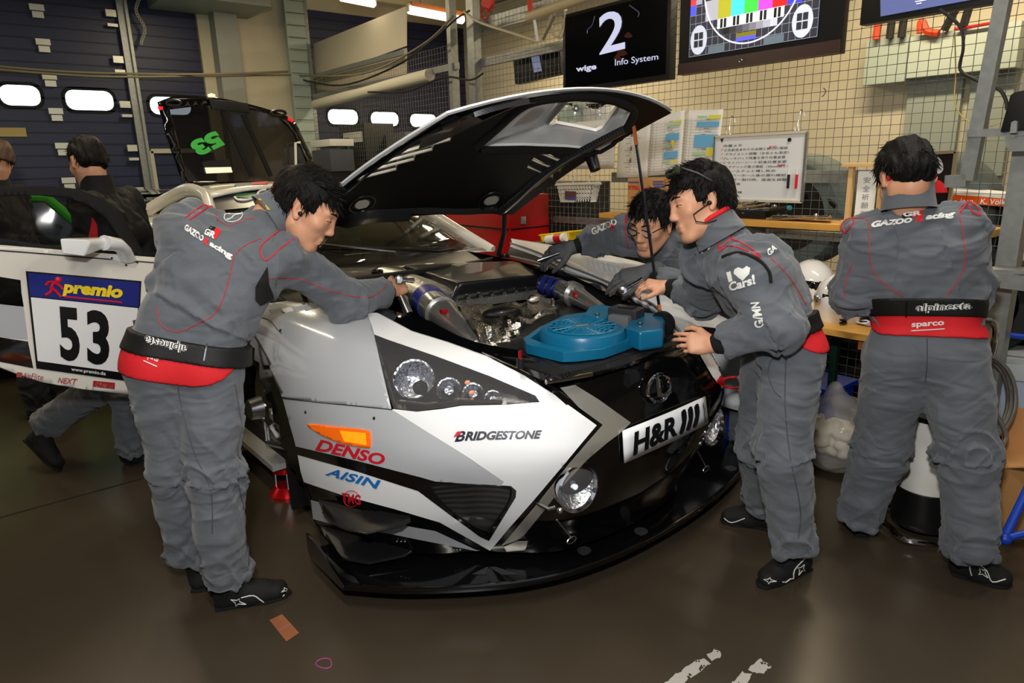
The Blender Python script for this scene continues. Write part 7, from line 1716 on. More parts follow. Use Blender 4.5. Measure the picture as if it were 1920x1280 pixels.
tag(MB().prism([onX(1438, 413, 3.66), onX(1560, 409, 3.66), onX(1560, 406, 3.80), onX(1440, 404, 3.80)], (0, 0, .004)).build('tool_tray', M('tray_wood', (120, 90, 50), .6)), 'flat tray under spanners on the shelf', 'tray')
t = thing('socket_case', 'open dark case behind the chrome tools on the shelf', 'case', onX(1400, 402, 3.75)); MB().box(onX(1402, 400, 3.75)+V((0, 0, .0)), (.12, .3, .05)).build('case_body', BLK, t, bevel=.005)
# ---- red cabinet, baskets
a = onX(1029, 372, 3.87); zb = 0
t = thing('red_tool_cabinet', 'red steel tool cabinet behind the left fender', 'cabinet', (3.7, 4.6, 0)); y0 = a.y
MB().box((3.66, y0+.45, .68), (.42, .9, 1.36)).build('cabinet_body', M('cabinet_red', (178, 14, 18), .35), t, bevel=.01)
q = onY(981, 413, y0-.006); MB().box(q, (.05, .012, .06)).build('latch', ALU, t)
for z_ in (.4, .75, 1.1): MB().box((3.446, y0+.45, z_), (.008, .86, .01)).box((3.66, y0-.004, z_), (.40, .008, .01)).build('drawer_gap', BLKM, t)
def basket(label, pts, x, mat, hooks=None, name='plastic_basket', dpt=.14):
    q = [onX(px, py, x) for px, py in pts]   # bl br tr tl
    t = thing(name, label, 'basket', q[0]); fn = quadmap([tuple(p) for p in q]); D = V((dpt, 0, 0)); m = MB(); w = .004
    for sx in (0, 1):
        off = D*sx
        for k in range(5): v0 = k/4*.94; m.prism([fn(0, v0)+off, fn(1, v0)+off, fn(1, v0+.06+(.12 if k in (0, 4) else 0))+off, fn(0, v0+.06+(.12 if k in (0, 4) else 0))+off], (w, 0, 0))
        for k in range(13): u = k/12*.96; m.prism([fn(u, 0)+off, fn(u+.04, 0)+off, fn(u+.04, 1)+off, fn(u, 1)+off], (w, 0, 0))
    for u in (0, .97): m.prism([fn(u, 0), fn(u, 0)+D, fn(u, 1)+D, fn(u, 1)], (0, -.004, 0))
    m.prism([fn(0, 0), fn(1, 0), fn(1, 0)+D, fn(0, 0)+D], (0, 0, .005)); m.build('basket_body', mat, t, smooth=0)
    MB().tube([fn(-.03, 1), fn(1.03, 1), fn(1.03, 1)+D, fn(-.03, 1)+D], .006, 6, closed=True).build('rim', mat, t)
    if hooks:
        for (x0, y0_, x1, y1_) in hooks: MB().tube([onX(px, py, x+.02) for px, py in smoothpoly([(x0, y0_), (x0-1, (y0_+y1_)/2), (x1-3, y1_+3), (x1, y1_), (x1+3, y1_+6)], 4, False)], .005, 6).build('hook', WHT, t)
    return t
t = basket('white plastic basket hooked on the wire partition rail', [(1051, 379), (1106, 379), (1113, 345), (1043, 347)], 3.74, WHT, ((1075, 345, 1077, 330), (1105, 344, 1108, 328)), dpt=.07)
MB().poly([onX(1059, 373, 3.733), onX(1080, 374, 3.733), onX(1080, 359, 3.733), onX(1059, 358, 3.733)]).build('picture_label', M('label_print', (110, 70, 80), .5), t); MB().poly([onX(1060, 374, 3.731), onX(1080, 375, 3.731), onX(1080, 370, 3.731), onX(1060, 369, 3.731)]).build('blue_label', M('blue_ink'), t)
t = basket('yellow plastic basket behind the gloved hand', [(1016, 456), (1066, 450), (1072, 434), (1013, 441)], 3.30, YEL, dpt=.2)
t = thing('spray_can', 'white spray can with red band in the yellow basket', 'can', onX(1045, 450, 3.33)); A = onX(1026, 449, 3.29); B = onX(1062, 444, 3.29); MB().tube([A, B], .03, 14).build('can_body', WHT, t); MB().tube([A+(B-A)*.45, A+(B-A)*.8], .0305, 14).build('red_band', RED, t)
t = thing('low_trolley', 'dark trolley carrying the yellow basket', 'trolley', (3.4, 3.9, 0)); zb_ = onX(1040, 458, 3.35).z
MB().box((3.41, onX(1040, 450, 3.35).y, zb_-.02), (.3, .6, .03)).build('trolley_top', BLK, t)
for sx in (-.12, .12):
    for sy in (-.26, .26): MB().bar((3.41+sx, onX(1040, 450, 3.35).y+sy, 0), (3.41+sx, onX(1040, 450, 3.35).y+sy, zb_-.03), .025, .025).build('leg', BLK, t)
# ---- tyres behind the wire
TYR = M('tyre_rubber', (20, 21, 22), .75, bump=.15, bump_scale=60); TYT = M('tyre_worn', (96, 108, 104), .75)
def tyre(c, ax, label, group, mat=TYR, r=.33, w=.29):
    c = V(c); t = thing('racing_tyre', label, 'tyre', c, group); ax = V(ax)
    MB().lathe([(r*.66, -w*.5), (r*.9, -w*.5), (r*.97, -w*.42), (r, -w*.30), (r, w*.30), (r*.97, w*.42), (r*.9, w*.5), (r*.66, w*.5), (r*.64, 0)], c, ax, 36, closed=True).build('tread', mat, t)
    MB().lathe([(r*.66, -w*.45), (r*.6, -w*.2), (r*.55, 0), (r*.2, .05), (0, .05)], c, ax, 24).build('rim', M('rim_dark', (60, 60, 62), .35, .8), t)
    return t
t0 = tyre((4.42, 1.45, .15), (0, 0, 1), 'black racing tyre lying in the stacks behind the wire partition', 'stacked tyres behind the partition', r=.36, w=.28)
for i in range(4):
    for k in range(2 if i < 2 else 4):
        if i or k: dup(t0, (0, i*.76, k*.285))
tyre(onX(1500, 396, 4.32), (1, .0, .05), 'grey green tyre behind the shelf, left of the pair', 'pale tyres behind the shelf', TYT, .36, .3); tyre(onX(1500, 396, 4.32)+V((0, -.76, 0)), (1, 0, .05), 'grey green tyre behind the shelf beside the shrine', 'pale tyres behind the shelf', TYT, .36, .3)
tag(MB().grid([[onX(px, py, 4.1)+V((.1*math.sin(k), 0, 0)) for k, (px, py) in enumerate(r_)] for r_ in ([(1475, 352), (1500, 350), (1530, 368), (1560, 384)], [(1470, 376), (1505, 374), (1540, 384), (1562, 390)])]).build('black_cloth', BLKM, solid=.02), 'black cloth draped over the tyre behind the whiteboard', 'cloth')
t = thing('black_crate', 'black crate behind the mesh under the hanging basket', 'crate', (4.3, 4.3, 1.0)); MB().box((4.3, 4.72, .72), (.4, 1.15, 1.44)).build('crate_body', M('crate_black', (17, 19, 18), .7), t, bevel=.01)
# helmets on a bracket board behind the mesh, seen through the hood duct
q = onX(1085, 225, 4.2); b_ = thing('helmet_board', 'shelf board behind the mesh carrying two helmets', 'shelf', q); MB().box((4.19, onX(1110, 235, 4.2).y, onX(1110, 236, 4.2).z-.02), (.44, .95, .03)).build('board', M('dull_grey'), b_)
helmet(onX(1082, 205, 4.2), .14, (-.6, .6, 0), 'white and green helmet seen through the hood duct', (M('helmet_mint', (205, 222, 205), .15, coat=.6), VIS))
helmet(onX(1128, 208, 4.2), .15, (-.8, -.4, 0), 'white helmet with orange band seen through the hood duct', band=M('helmet_orange', (235, 95, 30), .2))
# ---- things far behind the mesh
def bgbox(name, label, cat, pts, x, d, mat, floor=True):
    q = [onX(px, py, x) for px, py in pts]; z0 = min(p.z for p in q); z1 = max(p.z for p in q); y0 = min(p.y for p in q); y1 = max(p.y for p in q)
    t = thing(name, label, cat, (x, (y0+y1)/2, 0 if floor else z0)); MB().box((x+d/2, (y0+y1)/2, (z0+z1)/2), (d, y1-y0, z1-z0)).build('body', mat, t, bevel=.01)
    if floor: MB().box((x+d/2, (y0+y1)/2, z0/2), (d*.8, (y1-y0)*.8, z0)).build('stand', BLK, t)
    return t
bgbox('parts_bin', 'dark grey bin under a white tray behind the far mesh', 'bin', [(588, 322), (616, 322), (618, 280), (588, 282)], 3.55, .3, M('bin_grey', (62, 66, 74), .5))
t = bgbox('white_tray', 'white tray on top of the dark grey bin', 'tray', [(582, 276), (618, 274), (618, 262), (582, 264)], 3.55, .3, M('tray_white', (200, 200, 195), .4), False)
bgbox('tyre_machine', 'black machine with pale panel behind the far mesh', 'machine', [(640, 300), (682, 300), (682, 232), (640, 236)], 4.02, .4, M('machine_black', (34, 36, 36), .5))
t = bgbox('machine_panel', 'pale control panel on the black machine', 'panel', [(644, 268), (676, 266), (676, 246), (644, 250)], 4.0, .04, M('tray_white'), False)
bgbox('workbench', 'small bench with grey boxes behind the far mesh', 'bench', [(690, 300), (760, 296), (760, 252), (690, 254)], 4.3, .4, M('bench_grey', (88, 92, 95), .5))
q = onX(652, 285, 3.86); tag(MB().tube([V((3.86, q.y, 0)), V((3.86, q.y, onX(652, 258, 3.86).z))], .03, 12).build('green_post', M('green_post_paint', (30, 90, 55), .5)), 'dark green steel post behind the far mesh', 'post')
# ---- right edge: steel rack, monitor, cylinder, cartons
xr_ = 3.45
t = thing('steel_rack', 'galvanised steel rack post with arms at the right edge', 'rack', (xr_, .9, 0))
q = onX(1890, 500, xr_); MB().box((xr_, q.y, 1.05), (.08, .075, 2.1)).build('post', GALV, t)
a = onX(1888, -30, 3.3); b = onX(1815, 338, 3.3); MB().bar(a, b, .05, .05).build('hanging_arm', GALV, t); MB().bar(b, onX(1775, 340, 3.3), .05, .05).build('arm_foot', GALV, t)
MB().bar(onX(1838, 520, 3.3), onX(1960, 534, 3.3), .05, .06).build('shelf_arm', GALV, t); MB().prism([onX(px, py, 3.28) for px, py in ((1836, 512), (1960, 516), (1960, 508), (1838, 505))], (.12, 0, 0)).build('shelf_plate', GALV, t)
MB().bar(onX(1815, 250, 3.28), onX(1950, 246, 3.28), .03, .03).build('cross_arm', GALV, t); MB().prism([onX(px, py, 3.26) for px, py in ((1884, 256), (1960, 254), (1960, 282), (1895, 284), (1886, 276))], (.02, 0, 0)).build('gusset', GALV, t)
t = thing('small_monitor', 'black monitor cut by the right edge on a steel arm', 'monitor', onX(1905, 250, 3.24)); MB().prism([onX(px, py, 3.24) for px, py in ((1874, 248), (1960, 240), (1960, 160), (1902, 172), (1893, 178))], (.05, 0, 0)).build('casing', BLK, t, bevel=.01); MB().prism([onX(px, py, 3.225) for px, py in ((1893, 250), (1906, 249), (1907, 228), (1902, 226), (1896, 229))], (.015, 0, 0)).build('bracket', GALV, t)
t = thing('banner_board', 'orange strip board lettered with a driver name behind the mechanic', 'board', onX(1850, 385, 4.05)); q = [onX(1760, 378, 4.05), onX(1905, 389, 4.05), onX(1908, 375, 4.05), onX(1760, 362, 4.05)]; MB().prism(q, (.25, 0, 0)).build('orange_face', M('orange_gloss', (235, 95, 25), .3), t)
m = MB(); flat_text(m, 'leen   K. Völker', [onX(1800, 381, 4.045), onX(1900, 384, 4.045), onX(1900, 374, 4.045), onX(1800, 371, 4.045)], shear=.2, bold=.01); m.build('lettering', WPR, t); MB().prism([onX(1760, 362, 4.05), onX(1905, 374, 4.05), onX(1903, 368, 4.2), onX(1800, 358, 4.2)], (0, 0, .02)).build('white_top', WHT, t)
MB().bar((4.2, onX(1850, 385, 4.05).y, 0), (4.2, onX(1850, 385, 4.05).y, 1.2), .05, .05).build('stand', BLK, t)
tyre(onX(1808, 440, 4.3), (-1, -.2, 0), 'black tyre on a wheel behind the steel rack', 'right edge wheels', r=.27, w=.2)
tyre(onX(1835, 565, 3.8), (-1, -.2, 0), 'black tyre on a wheel low behind the steel rack', 'right edge wheels', r=.25, w=.2)
# gas cylinder on its trolley
gc = V((3.06, .97, 0)); t = thing('gas_cylinder', 'white gas cylinder with black base strapped to a trolley', 'cylinder', gc)
R_ = .118
MB().lathe([(R_*.97, .05), (R_, .06), (R_, .62), (R_*.92, .69), (R_*.7, .75), (R_*.4, .785), (.03, .80), (.028, .83), (0, .83)], gc, (0, 0, 1), 36).build('bottle', M('cylinder_white', (226, 226, 218), .35, noise_amt=.03, noise_scale=12), t)
MB().lathe([(R_*.95, .045), (R_*1.03, .05), (R_*1.03, .215), (R_*.99, .22)], gc, (0, 0, 1), 36).build('black_boot', M('boot_rubber', (14, 14, 15), .4), t)
MB().lathe([(R_*1.0, .53), (R_*1.02, .532), (R_*1.02, .553), (R_*1.0, .555)], gc, (0, 0, 1), 36).build('strap', BLK, t)
MB().tube([gc+V((0, 0, .82)), gc+V((0, 0, .88))], .018, 10).tube([gc+V((-.03, 0, .86)), gc+V((.03, 0, .86))], .012, 8).build('valve', STEEL, t)
td = thing('cylinder_trolley', 'chrome tube trolley under the white gas cylinder', 'trolley', gc)
u_ = V((.777, -.629, 0)); v_ = V((.629, .777, 0)); L_ = lambda a, b, z: gc+u_*a+v_*b+V((0, 0, z))
MB().tube(smoothpoly([L_(-.15, -.02, .035), L_(-.14, -.13, .035), L_(0, -.17, .035), L_(.14, -.14, .035), L_(.17, 0, .035), L_(.15, .15, .035), L_(-.14, .15, .035)], 5), .013, 10, closed=True).build('base_loop', CHROME, td)
hh = [onD(1838, 610, 2.85), onD(1852, 604, 2.85), onD(1866, 616, 2.85), onD(1850, 690, 2.95)]
MB().tube(smoothpoly([L_(.12, .15, .035), L_(.2, .14, .35), onD(1850, 690, 2.9), onD(1866, 622, 2.86), onD(1856, 602, 2.86), onD(1830, 598, 2.9), onD(1790, 600, 2.95)], 6, False), .013, 10).build('push_handle', CHROME, td)
MB().tube([L_(-.02, -.165, .0), L_(-.02, -.165, .035)], .008, 8).build('foot_peg', CHROME, td)
BRD = M('braided_hose', (120, 118, 112), .35, .8, bump=.5, bump_scale=500)
m = MB(); pts = []
for k in range(3):
    for a in np.linspace(-PI*.65, PI*.60, 16): pts.append(onD(1846+(56-k*7)*math.cos(a)*1.05, 745+(78-k*4)*math.sin(a), 2.85+.02*k))
    if k < 2: pts += [onD(1815, 800-k*6, 2.9+.02*k), onD(1800, 745, 2.95)]
m.tube(pts, .0085, 8)
tag(m.build('hose_coil', BRD), 'coil of braided steel hose hung on the cylinder trolley', 'hose')
m = MB(); m.tube([onD(px, py, 2.82) for px, py in smoothpoly([(1858, 760), (1885, 810), (1880, 835), (1860, 850), (1858, 820)], 5, False)], .009, 8); tag(m.build('hose_tail', BRD), 'loose end of the braided hose hanging down', 'hose')
cx0 = onZ(1895, 1018, 0); t = thing('open_carton', 'open brown carton on the floor at the right edge', 'box', cx0); ax_ = V((.777, -.629, 0)); ay_ = V((.629, .777, 0)); o0 = onZ(1862, 1012, 0)
pts = [o0, o0+ax_*.06-ay_*.02, o0+ax_*.42+ay_*.05, o0+ax_*.40+ay_*.35, o0+ay_*.3]
MB().prism([o0, o0+ax_*.40, o0+ax_*.40+ay_*.3, o0+ay_*.3], (0, 0, .33)).build('carton_body', CARD, t, bevel=.004)
for (p, q_, off) in ((o0+ay_*.3, o0, -ax_*.10+V((0, 0, .1))), (o0, o0+ax_*.4, -ay_*.12+V((0, 0, .06))), (o0+ax_*.12+ay_*.2, o0+ax_*.3, V((0, 0, .2)))): MB().prism([p+V((0, 0, .33)), q_+V((0, 0, .33)), q_+V((0, 0, .33))+off, p+V((0, 0, .33))+off], (.004, .004, .002)).build('flap', CARD, t)
BLT = M('blue_tube', (20, 62, 170), .4)
t = thing('blue_frame', 'blue steel tube frame cut by the right edge', 'frame', onZ(1890, 1020, 0)); MB().tube([onD(1882, 1010, 2.62), onD(1935, 900, 2.7)], .016, 10).build('rail', BLT, t); MB().tube([onD(1882, 1010, 2.62), onD(1960, 990, 2.6)], .014, 10).build('rail', BLT, t); MB().ell(onD(1884, 1010, 2.61), (.024,)*3).build('end_cap', BLT, t)
t = thing('blue_tube_stand', 'blue tube stand foot behind the gas cylinder', 'stand', onZ(1665, 930, 0)); MB().tube([onZ(1660, 930, .015), onZ(1690, 860, .015)], .018, 10).build('tube', BLT, t); MB().ell(onZ(1660, 929, .02), (.03, .03, .02)).build('end_cap', BLT, t)
tag(MB().tube([onX(1845, 622, 3.6), onX(1960, 636, 3.6)], .013, 10).build('blue_bar', BLT), 'thin blue bar crossing behind the cylinder handle', 'bar')
t = thing('grey_container', 'pale grey lidded container at the right edge', 'container', onX(1890, 800, 3.5)); q = [onX(1840, 800, 3.5), onX(1970, 815, 3.5), onX(1970, 715, 3.5), onX(1850, 705, 3.5)]; MB().prism(q, (.35, 0, 0)).build('tub', M('pale_grey_plastic', (168, 178, 196), .4), t); MB().prism([onX(1840, 706, 3.48), onX(1970, 722, 3.48), onX(1970, 690, 3.48), onX(1845, 676, 3.48)], (.4, 0, 0)).build('lid', M('lid_grey', (178, 186, 186), .35), t, bevel=.006)
zc_ = min(p.z for p in q); MB().box((3.68, (q[0].y+q[1].y)/2, zc_/2), (.3, abs(q[0].y-q[1].y)*.8, zc_)).build('stand', BLKM, t)
t = thing('orange_machine', 'orange machine with black and white panels at the right edge', 'machine', onX(1890, 690, 4.0)); q = [onX(1800, 700, 4.0), onX(1960, 712, 4.0), onX(1960, 575, 4.0), onX(1808, 560, 4.0)]; MB().prism(q, (.4, 0, 0)).build('casing', M('orange_enamel', (196, 66, 20), .4), t, bevel=.01)
MB().prism([onX(px, py, 3.99) for px, py in ((1882, 690), (1960, 700), (1960, 600), (1895, 605))], (.01, 0, 0)).build('white_panel', WHT, t); MB().prism([onX(px, py, 3.98) for px, py in ((1890, 682), (1960, 692), (1960, 612), (1902, 614))], (.01, 0, 0)).build('black_panel', BLK, t)
zc_ = min(p.z for p in q); MB().box((4.2, (q[0].y+q[1].y)/2, zc_/2), (.36, abs(q[0].y-q[1].y)*.9, zc_)).build('stand', BLKM, t)
# blue crates under the bench and the bag of wipes
BCR = M('blue_crate', (18, 56, 175), .4)
for (px, py, lb) in ((1532, 850, 'blue plastic crate under the bench beside the bag'), (1385, 880, 'blue plastic crate behind the profile mechanic legs')):
    q = onZ(px, py, 0) if px > 1500 else V((3.2, onX(1384, 800, 3.3).y-.1, 0)); t = thing('blue_crate', lb, 'crate', q, 'blue crates under the bench'); w_ = .3
    c_ = q+V((.12, .12, 0)); MB().box(c_+V((0, 0, .19)), (.28, .34, .38)).build('crate_body', BCR, t, bevel=.012); MB().box(c_+V((0, 0, .375)), (.31, .37, .025)).build('rim', BCR, t)
    for k in (-.09, .0, .09): MB().box(c_+V((-.142, k, .18)), (.008, .012, .3)).build('rib', BCR, t)
bc = V((3.40, 1.52, .19)); s = Sdf(np.array(bc)-.32, np.array(bc)+.32, .009); s.ell(bc, (.19, .21, .20), None, .02); s.cone(bc+V((0, 0, .1)), bc+V((.02, .03, .24)), .10, .04, .06)
Vt, Fq = s.mesh(1); N_ = vnormals(Vt, Fq); Vt = Vt+N_*(npnoise(Vt*14)*.012+(1-np.abs(npnoise(Vt*9+4))*2)*.010)[:, None]; Vt[:, 2] = np.maximum(Vt[:, 2], .004)
bag = tag(np_mesh('plastic_bag', Vt, Fq, M('thin_plastic', (225, 222, 212), .18, alpha=.30, coat=.3)), 'clear plastic bag stuffed with white wipes on the floor', 'bag')
s = Sdf(np.array(bc)-.32, np.array(bc)+.32, .010); rs = np.random.RandomState(2)
for k in range(40):
    d_ = rs.normal(size=3); d_ /= np.linalg.norm(d_); p_ = np.array(bc)+d_*rs.uniform(.04, .14); s.ell(p_, (.05, .035, .03), None, .012)
Vt, Fq = s.mesh(1); Vt = Vt+vnormals(Vt, Fq)*(npnoise(Vt*40)*.006)[:, None]; Vt[:, 2] = np.maximum(Vt[:, 2], .012); w_ = np_mesh('wipes', Vt, Fq, M('wipe_paper', (228, 220, 200), .9), bag); w_['kind'] = 'stuff'
# ---- cordless fan lying on the tray
TEAL = M('teal_plastic', (12, 96, 132), .32, bump=.05, bump_scale=300); TEALD = M('teal_dark', (10, 70, 98), .4)
zf = .925; Z = lambda px, py, z=zf: onZ(px, py, z)
fan = thing('cordless_fan', 'teal cordless fan with battery lying on the radiator tray', 'fan', Z(1110, 640))
cc = Z(1092, 613, zf+.072); R2 = (Z(1171, 611, zf+.072)-cc).length; zb_ = zf+.034
def slab(P_, z1, z0, hole=None, bev=.008, nm='housing', mat=None):
    q3 = [Z(*p, z1) for p in P_]; m = MB()
    if hole is None: m.prism(q3, (0, 0, z0-z1))
    else:
        ho = [Z(*p, z1) for p in hole]; vs, fs = cdt([(p.x, p.y) for p in q3], [[(p.x, p.y) for p in ho]], .05)
        m.add([(x, y, z1) for x, y in vs], fs); m.add([(x, y, z0) for x, y in vs], fs)
        for L_ in (q3, ho):
            L_ = resample([(p.x, p.y) for p in L_], .05); m.grid([[V((x, y, z1)) for x, y in L_+L_[:1]], [V((x, y, z0)) for x, y in L_+L_[:1]]])
    return m.build(nm, mat or TEAL, fan, bevel=bev, bseg=3, smooth=40)
slab([(981, 634), (988, 645), (1055, 660), (1083, 659), (1133, 653), (1177, 638), (1199, 629), (1224, 624), (1232, 602), (1186, 592), (1120, 582), (1060, 590), (1013, 612)], zb_, zf-.003, [(994, 634), (1012, 620), (1022, 626), (1026, 640), (1022, 643)])
m = MB(); m.lathe([(R2*1.02, .0), (R2*1.02, .05), (R2*.985, .066), (R2*.93, .071), (.128, .071), (.126, .064), (0, .064)], V((cc.x, cc.y, zf)), (0, 0, 1), 48); m.build('fan_drum', TEAL, fan, smooth=40)
slab([(1092, 590), (1104, 575), (1120, 570), (1154, 574), (1150, 590), (1128, 600)], zf+.074, zf, None, .014, 'fork_arm'); slab([(1172, 612), (1186, 596), (1199, 584), (1240, 588), (1248, 600), (1244, 616), (1200, 622)], zf+.074, zf, None, .014, 'fork_arm')
zt2 = zf+.073; m = MB(); m.lathe([(.128, 0), (.134, .003), (.128, .006)], V((cc.x, cc.y, zt2-.003)), (0, 0, 1), 40, cap=False)
for k in range(5): r_ = .045+k*.02; m.tube([V((cc.x+r_*math.cos(a), cc.y+r_*math.sin(a), zt2+.002)) for a in np.linspace(0, 2*PI, 37)[:-1]], .0028, 5, closed=True)
for k in range(18): a = 2*PI*k/18; m.tube([V((cc.x+.04*math.cos(a), cc.y+.04*math.sin(a), zt2+.002)), V((cc.x+.13*math.cos(a+.12), cc.y+.13*math.sin(a+.12), zt2+.002))], .0036, 5)
m.lathe([(.042, 0), (.042, .005), (0, .006)], V((cc.x, cc.y, zt2)), (0, 0, 1), 24); m.build('grille', TEAL, fan)
MB().lathe([(.128, 0), (0, 0)], V((cc.x, cc.y, zt2-.001)), (0, 0, 1), 40).build('grille_gap_shade', M('fan_gap_shade', (3, 18, 26), .8, spec=.1), fan)  # flat dark disc: shade between the grille bars put into its colour
MB().prism([V((cc.x, cc.y, zt2+.0065))+p for p in (V((-.03, .004, 0)), V((.02, -.014, 0)), V((.024, -.006, 0)), V((-.026, .012, 0)))], (0, 0, .0006)).build('nameplate', M('nameplate_grey', (150, 145, 135), .4), fan)
bq_ = Z(1174, 588, zf+.085); ra = Matrix.Rotation(math.radians(14), 3, 'Z')
bt_ = MB().box(bq_, (.085, .125, .055), ra).build('battery', M('battery_grey', (42, 43, 46), .45), fan, bevel=.012, bseg=3); MB().box(bq_+V((-.002, -.01, .029)), (.05, .06, .004), ra).build('battery_label', BLK, bt_)
MB().box(bq_+V((-.0, .0, -.02)), (.14, .09, .05), ra).build('battery_dock', M('dock_grey', (92, 94, 98), .45), fan, bevel=.01)
e_ = Z(1243, 606, zf+.045); MB().lathe([(.05, -.012), (.052, .0), (.048, .014), (0, .018)], e_, ((Z(1250, 605)-Z(1150, 640)).normalized()+V((0, 0, .1))), 28).build('knob', M('knob_black', (22, 22, 23), .4), fan)
for (px, py) in ((1120, 588), (1200, 605)): MB().lathe([(.011, 0), (.011, .004), (0, .005)], Z(px, py, zf+.079), (0, 0, 1), 12).build('screw', STEEL, fan)
# ---- tools in hands
def ratchet(a, b, label):
    a = V(a); b = V(b); d = (b-a).normalized(); t = thing('ratchet', label, 'tool', a); up = (CAM-b).normalized()
    MB().tube([a, a+(b-a)*.45, b], [.012, .010, .009], 12).build('handle', CHROME, t); MB().lathe([(.018, -.012), (.02, .0), (.016, .014), (0, .016)], b, up, 18).build('head', CHROME, t); MB().tube([b, b-up*.05], .012, 10).build('socket', STEEL, t); return t
w_ = 2.96; ratchet(P(1205, 522, w_-.06), P(1168, 544, w_-.03), 'chrome ratchet held in bare hand above the left headlight')
w_ = 3.66; tag(MB().tube([P(1008, 489, w_), P(1048, 474, w_)], .011, 12).build('socket_bar', CHROME), 'chrome socket bar held in the dark glove', 'tool')
w_ = 3.05; t = ratchet(P(775, 526, w_+.04), P(748, 524, w_-.02), 'small black handled ratchet held at the airbox side'); MB().tube([P(752, 556, w_), P(766, 588, w_-.02)], [.016, .022], 14).build('extension', STEEL, t)
# ---- jack stand
q = onZ(540, 925, 0); q.x = 1.10; q.y = 3.22; t = thing('jack_stand', 'red anodised jack stand under the right sill', 'jack stand', q)
MB().lathe([(.085, 0), (.085, .012), (.07, .03), (.05, .05), (0, .05)], q, (0, 0, 1), 28).build('base', RANO, t); MB().lathe([(.06, .13), (.06, .155), (0, .16)], q, (0, 0, 1), 24).build('head_plate', RANO, t)
for k in range(3): a = k*2*PI/3+.4; MB().tube([q+V((.05*math.cos(a), .05*math.sin(a), .03)), q+V((.045*math.cos(a), .045*math.sin(a), .14))], .007, 8).build('leg', STEEL, t)
# ---- marks on the floor
def onfloor(pts, z=.0012): return [onZ(*p, z) for p in pts]
t = tag(MB().poly(onfloor([(505, 1162), (529, 1151), (561, 1186), (537, 1202)])).build('floor_tape', M('brown_tape', (150, 92, 58), .6)), 'brown tape rectangle stuck on the floor', 'tape'); m = MB(); m.tube(onfloor([(522, 1182), (545, 1169)], .0018), .0008, 4); m.build('pink_line', M('pink_chalk', (190, 70, 150), .7), t)
tag(MB().tube(onfloor(smoothpoly([(607+14.5*math.cos(a), 1243+10.5*math.sin(a)+2*math.cos(a*1.5)) for a in np.linspace(0, 2*PI, 13)[:-1]], 3)), .0014, 4, closed=True).build('chalk_ring', MATS['pink_chalk']), 'small pink ring chalked on the floor', 'chalk mark')
WORN = M('worn_white_paint', (170, 168, 160), .7)
def worn(polys, label):
    m = MB(); rs = np.random.RandomState(4)
    for Pl in polys:
        pp = resample(Pl, 5); pp = [(x+rs.normal(0, 1.3), y+rs.normal(0, 1.1)) for x, y in pp]; vs, fs = cdt(pp, (), 5)
        keep = [f for f in fs if noise.noise(V((vs[f[0]][0]*.06, vs[f[0]][1]*.09, 2))) < .33]; m.add([onZ(x, y, .0012) for x, y in vs], keep)
    return tag(m.build('floor_marking', WORN, smooth=0), label, 'floor marking')
worn([[(1205, 1320), (1250, 1276), (1300, 1240), (1322, 1233), (1330, 1244), (1290, 1275), (1262, 1320)], [(1325, 1227), (1340, 1217), (1352, 1222), (1350, 1232), (1335, 1240)]], 'longer flaking white paint strip on the floor')
worn([[(1330, 1320), (1372, 1278), (1392, 1260), (1412, 1262), (1404, 1275), (1375, 1320)], [(1404, 1253), (1425, 1233), (1440, 1243), (1446, 1250), (1430, 1262), (1410, 1260)]], 'shorter flaking white paint strip on the floor')
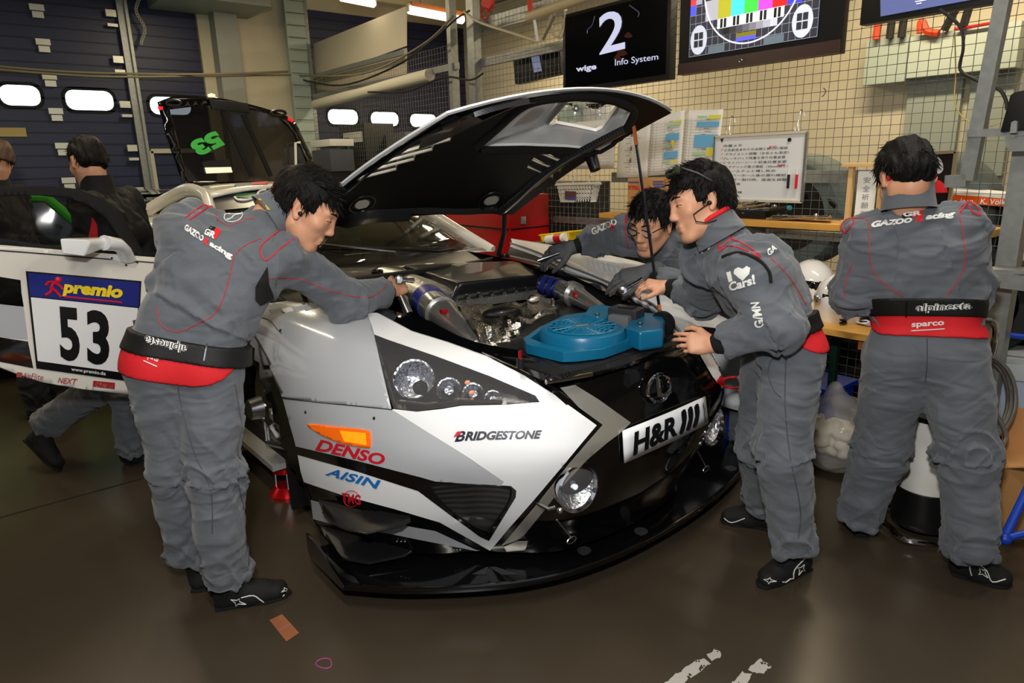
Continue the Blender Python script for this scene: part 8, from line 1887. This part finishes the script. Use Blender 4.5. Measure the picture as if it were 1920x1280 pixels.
# ---- cars behind
def simple_car(name, label, org, ang, body, roofm, extra):
    t = thing(name, label, 'car', org); Rz = Matrix.Rotation(ang, 3, 'Z'); L = lambda x, y, z: V(org)+Rz @ V((x, y, z))
    prof = [(-2.1, .45, .62), (-2.05, .80, .82), (-1.2, .98, .9), (-.3, 1.0, .92), (.8, 1.0, .92), (1.6, .95, .9), (2.05, .85, .8), (2.15, .5, .6)]
    rows = [[L(x, -w, .25), L(x, -w, h*.7), L(x, -w*.94, h), L(x, -w*.6, h+.03), L(x, w*.6, h+.03), L(x, w*.94, h), L(x, w, h*.7), L(x, w, .25)] for x, h, w in [(a, b, c) for a, b, c in prof]]
    MB().grid(rows).build('body_shell', body, t, smooth=50, solid=.02)
    rr_ = [(-.78, .78, .97), (-.45, .62, 1.42), (.3, .60, 1.47), (.95, .58, 1.42), (1.6, .70, 1.0)]
    MB().grid([[L(x, -w-.03, .93), L(x, -w, z), L(x, 0, z+.03), L(x, w, z), L(x, w+.03, .93)] for x, w, z in rr_]).build('glasshouse', M('car_glass', (20, 22, 24), .05, coat=.5), t, smooth=50)
    MB().grid([[L(x, y, z+.02+.03*(1-abs(y)/.65)) for y in (-.62, -.3, 0, .3, .62)] for x, z in ((-.5, 1.43), (.3, 1.48), (.95, 1.43))]).build('roof', roofm, t, smooth=60, solid=.02)
    for s_ in (-1, 1):
        MB().tube([L(-.82, s_*.8, .95), L(-.45, s_*.64, 1.43), L(.3, s_*.62, 1.48), L(.95, s_*.6, 1.43), L(1.6, s_*.72, 1.0)], .045, 10).build('pillar', body, t); MB().tube([L(.25, s_*.62, 1.46), L(.15, s_*.72, .95)], .04, 8).build('pillar', body, t)
        for x in (-1.3, 1.3): MB().lathe([(.32, -.11), (.34, -.06), (.34, .06), (.32, .11), (.18, .11), (.0, .08)], L(x, s_*.80, .34), Rz @ V((0, s_, 0)), 28).build('wheel', TYR, t)
    extra(t, L); return t
GC = M('green_car_paint', (52, 150, 40), .2, coat=.7)
def gx(t, L):
    MB().box(L(-.50, -.98, 1.02), (.28, .12, .14)).build('wing_mirror', M('mirror_orange', (225, 60, 35), .3), t, bevel=.03)
    MB().prism([L(-.2, -.935, .45), L(.3, -.935, .45), L(.3, -.935, .85), L(-.2, -.935, .85)], (0, -.01, 0)).build('number_board', WHT, t); MB().prism([L(-.2, -.95, .72), L(.3, -.95, .72), L(.3, -.95, .84), L(-.2, -.95, .84)], (0, -.005, 0)).build('board_band', M('board_blue'), t)
    MB().grid([[L(x, y, 1.53) for y in (-.5, .5)] for x in (.3, .95)]).build('roof_panel', M('roof_red', (205, 40, 45), .3), t, solid=.01)
gcO = onY(140, 600, 7.4); simple_car('green_race_car', 'bright green race car parked behind the open door', (.2, 7.6, 0), math.radians(183), GC, GC, gx)
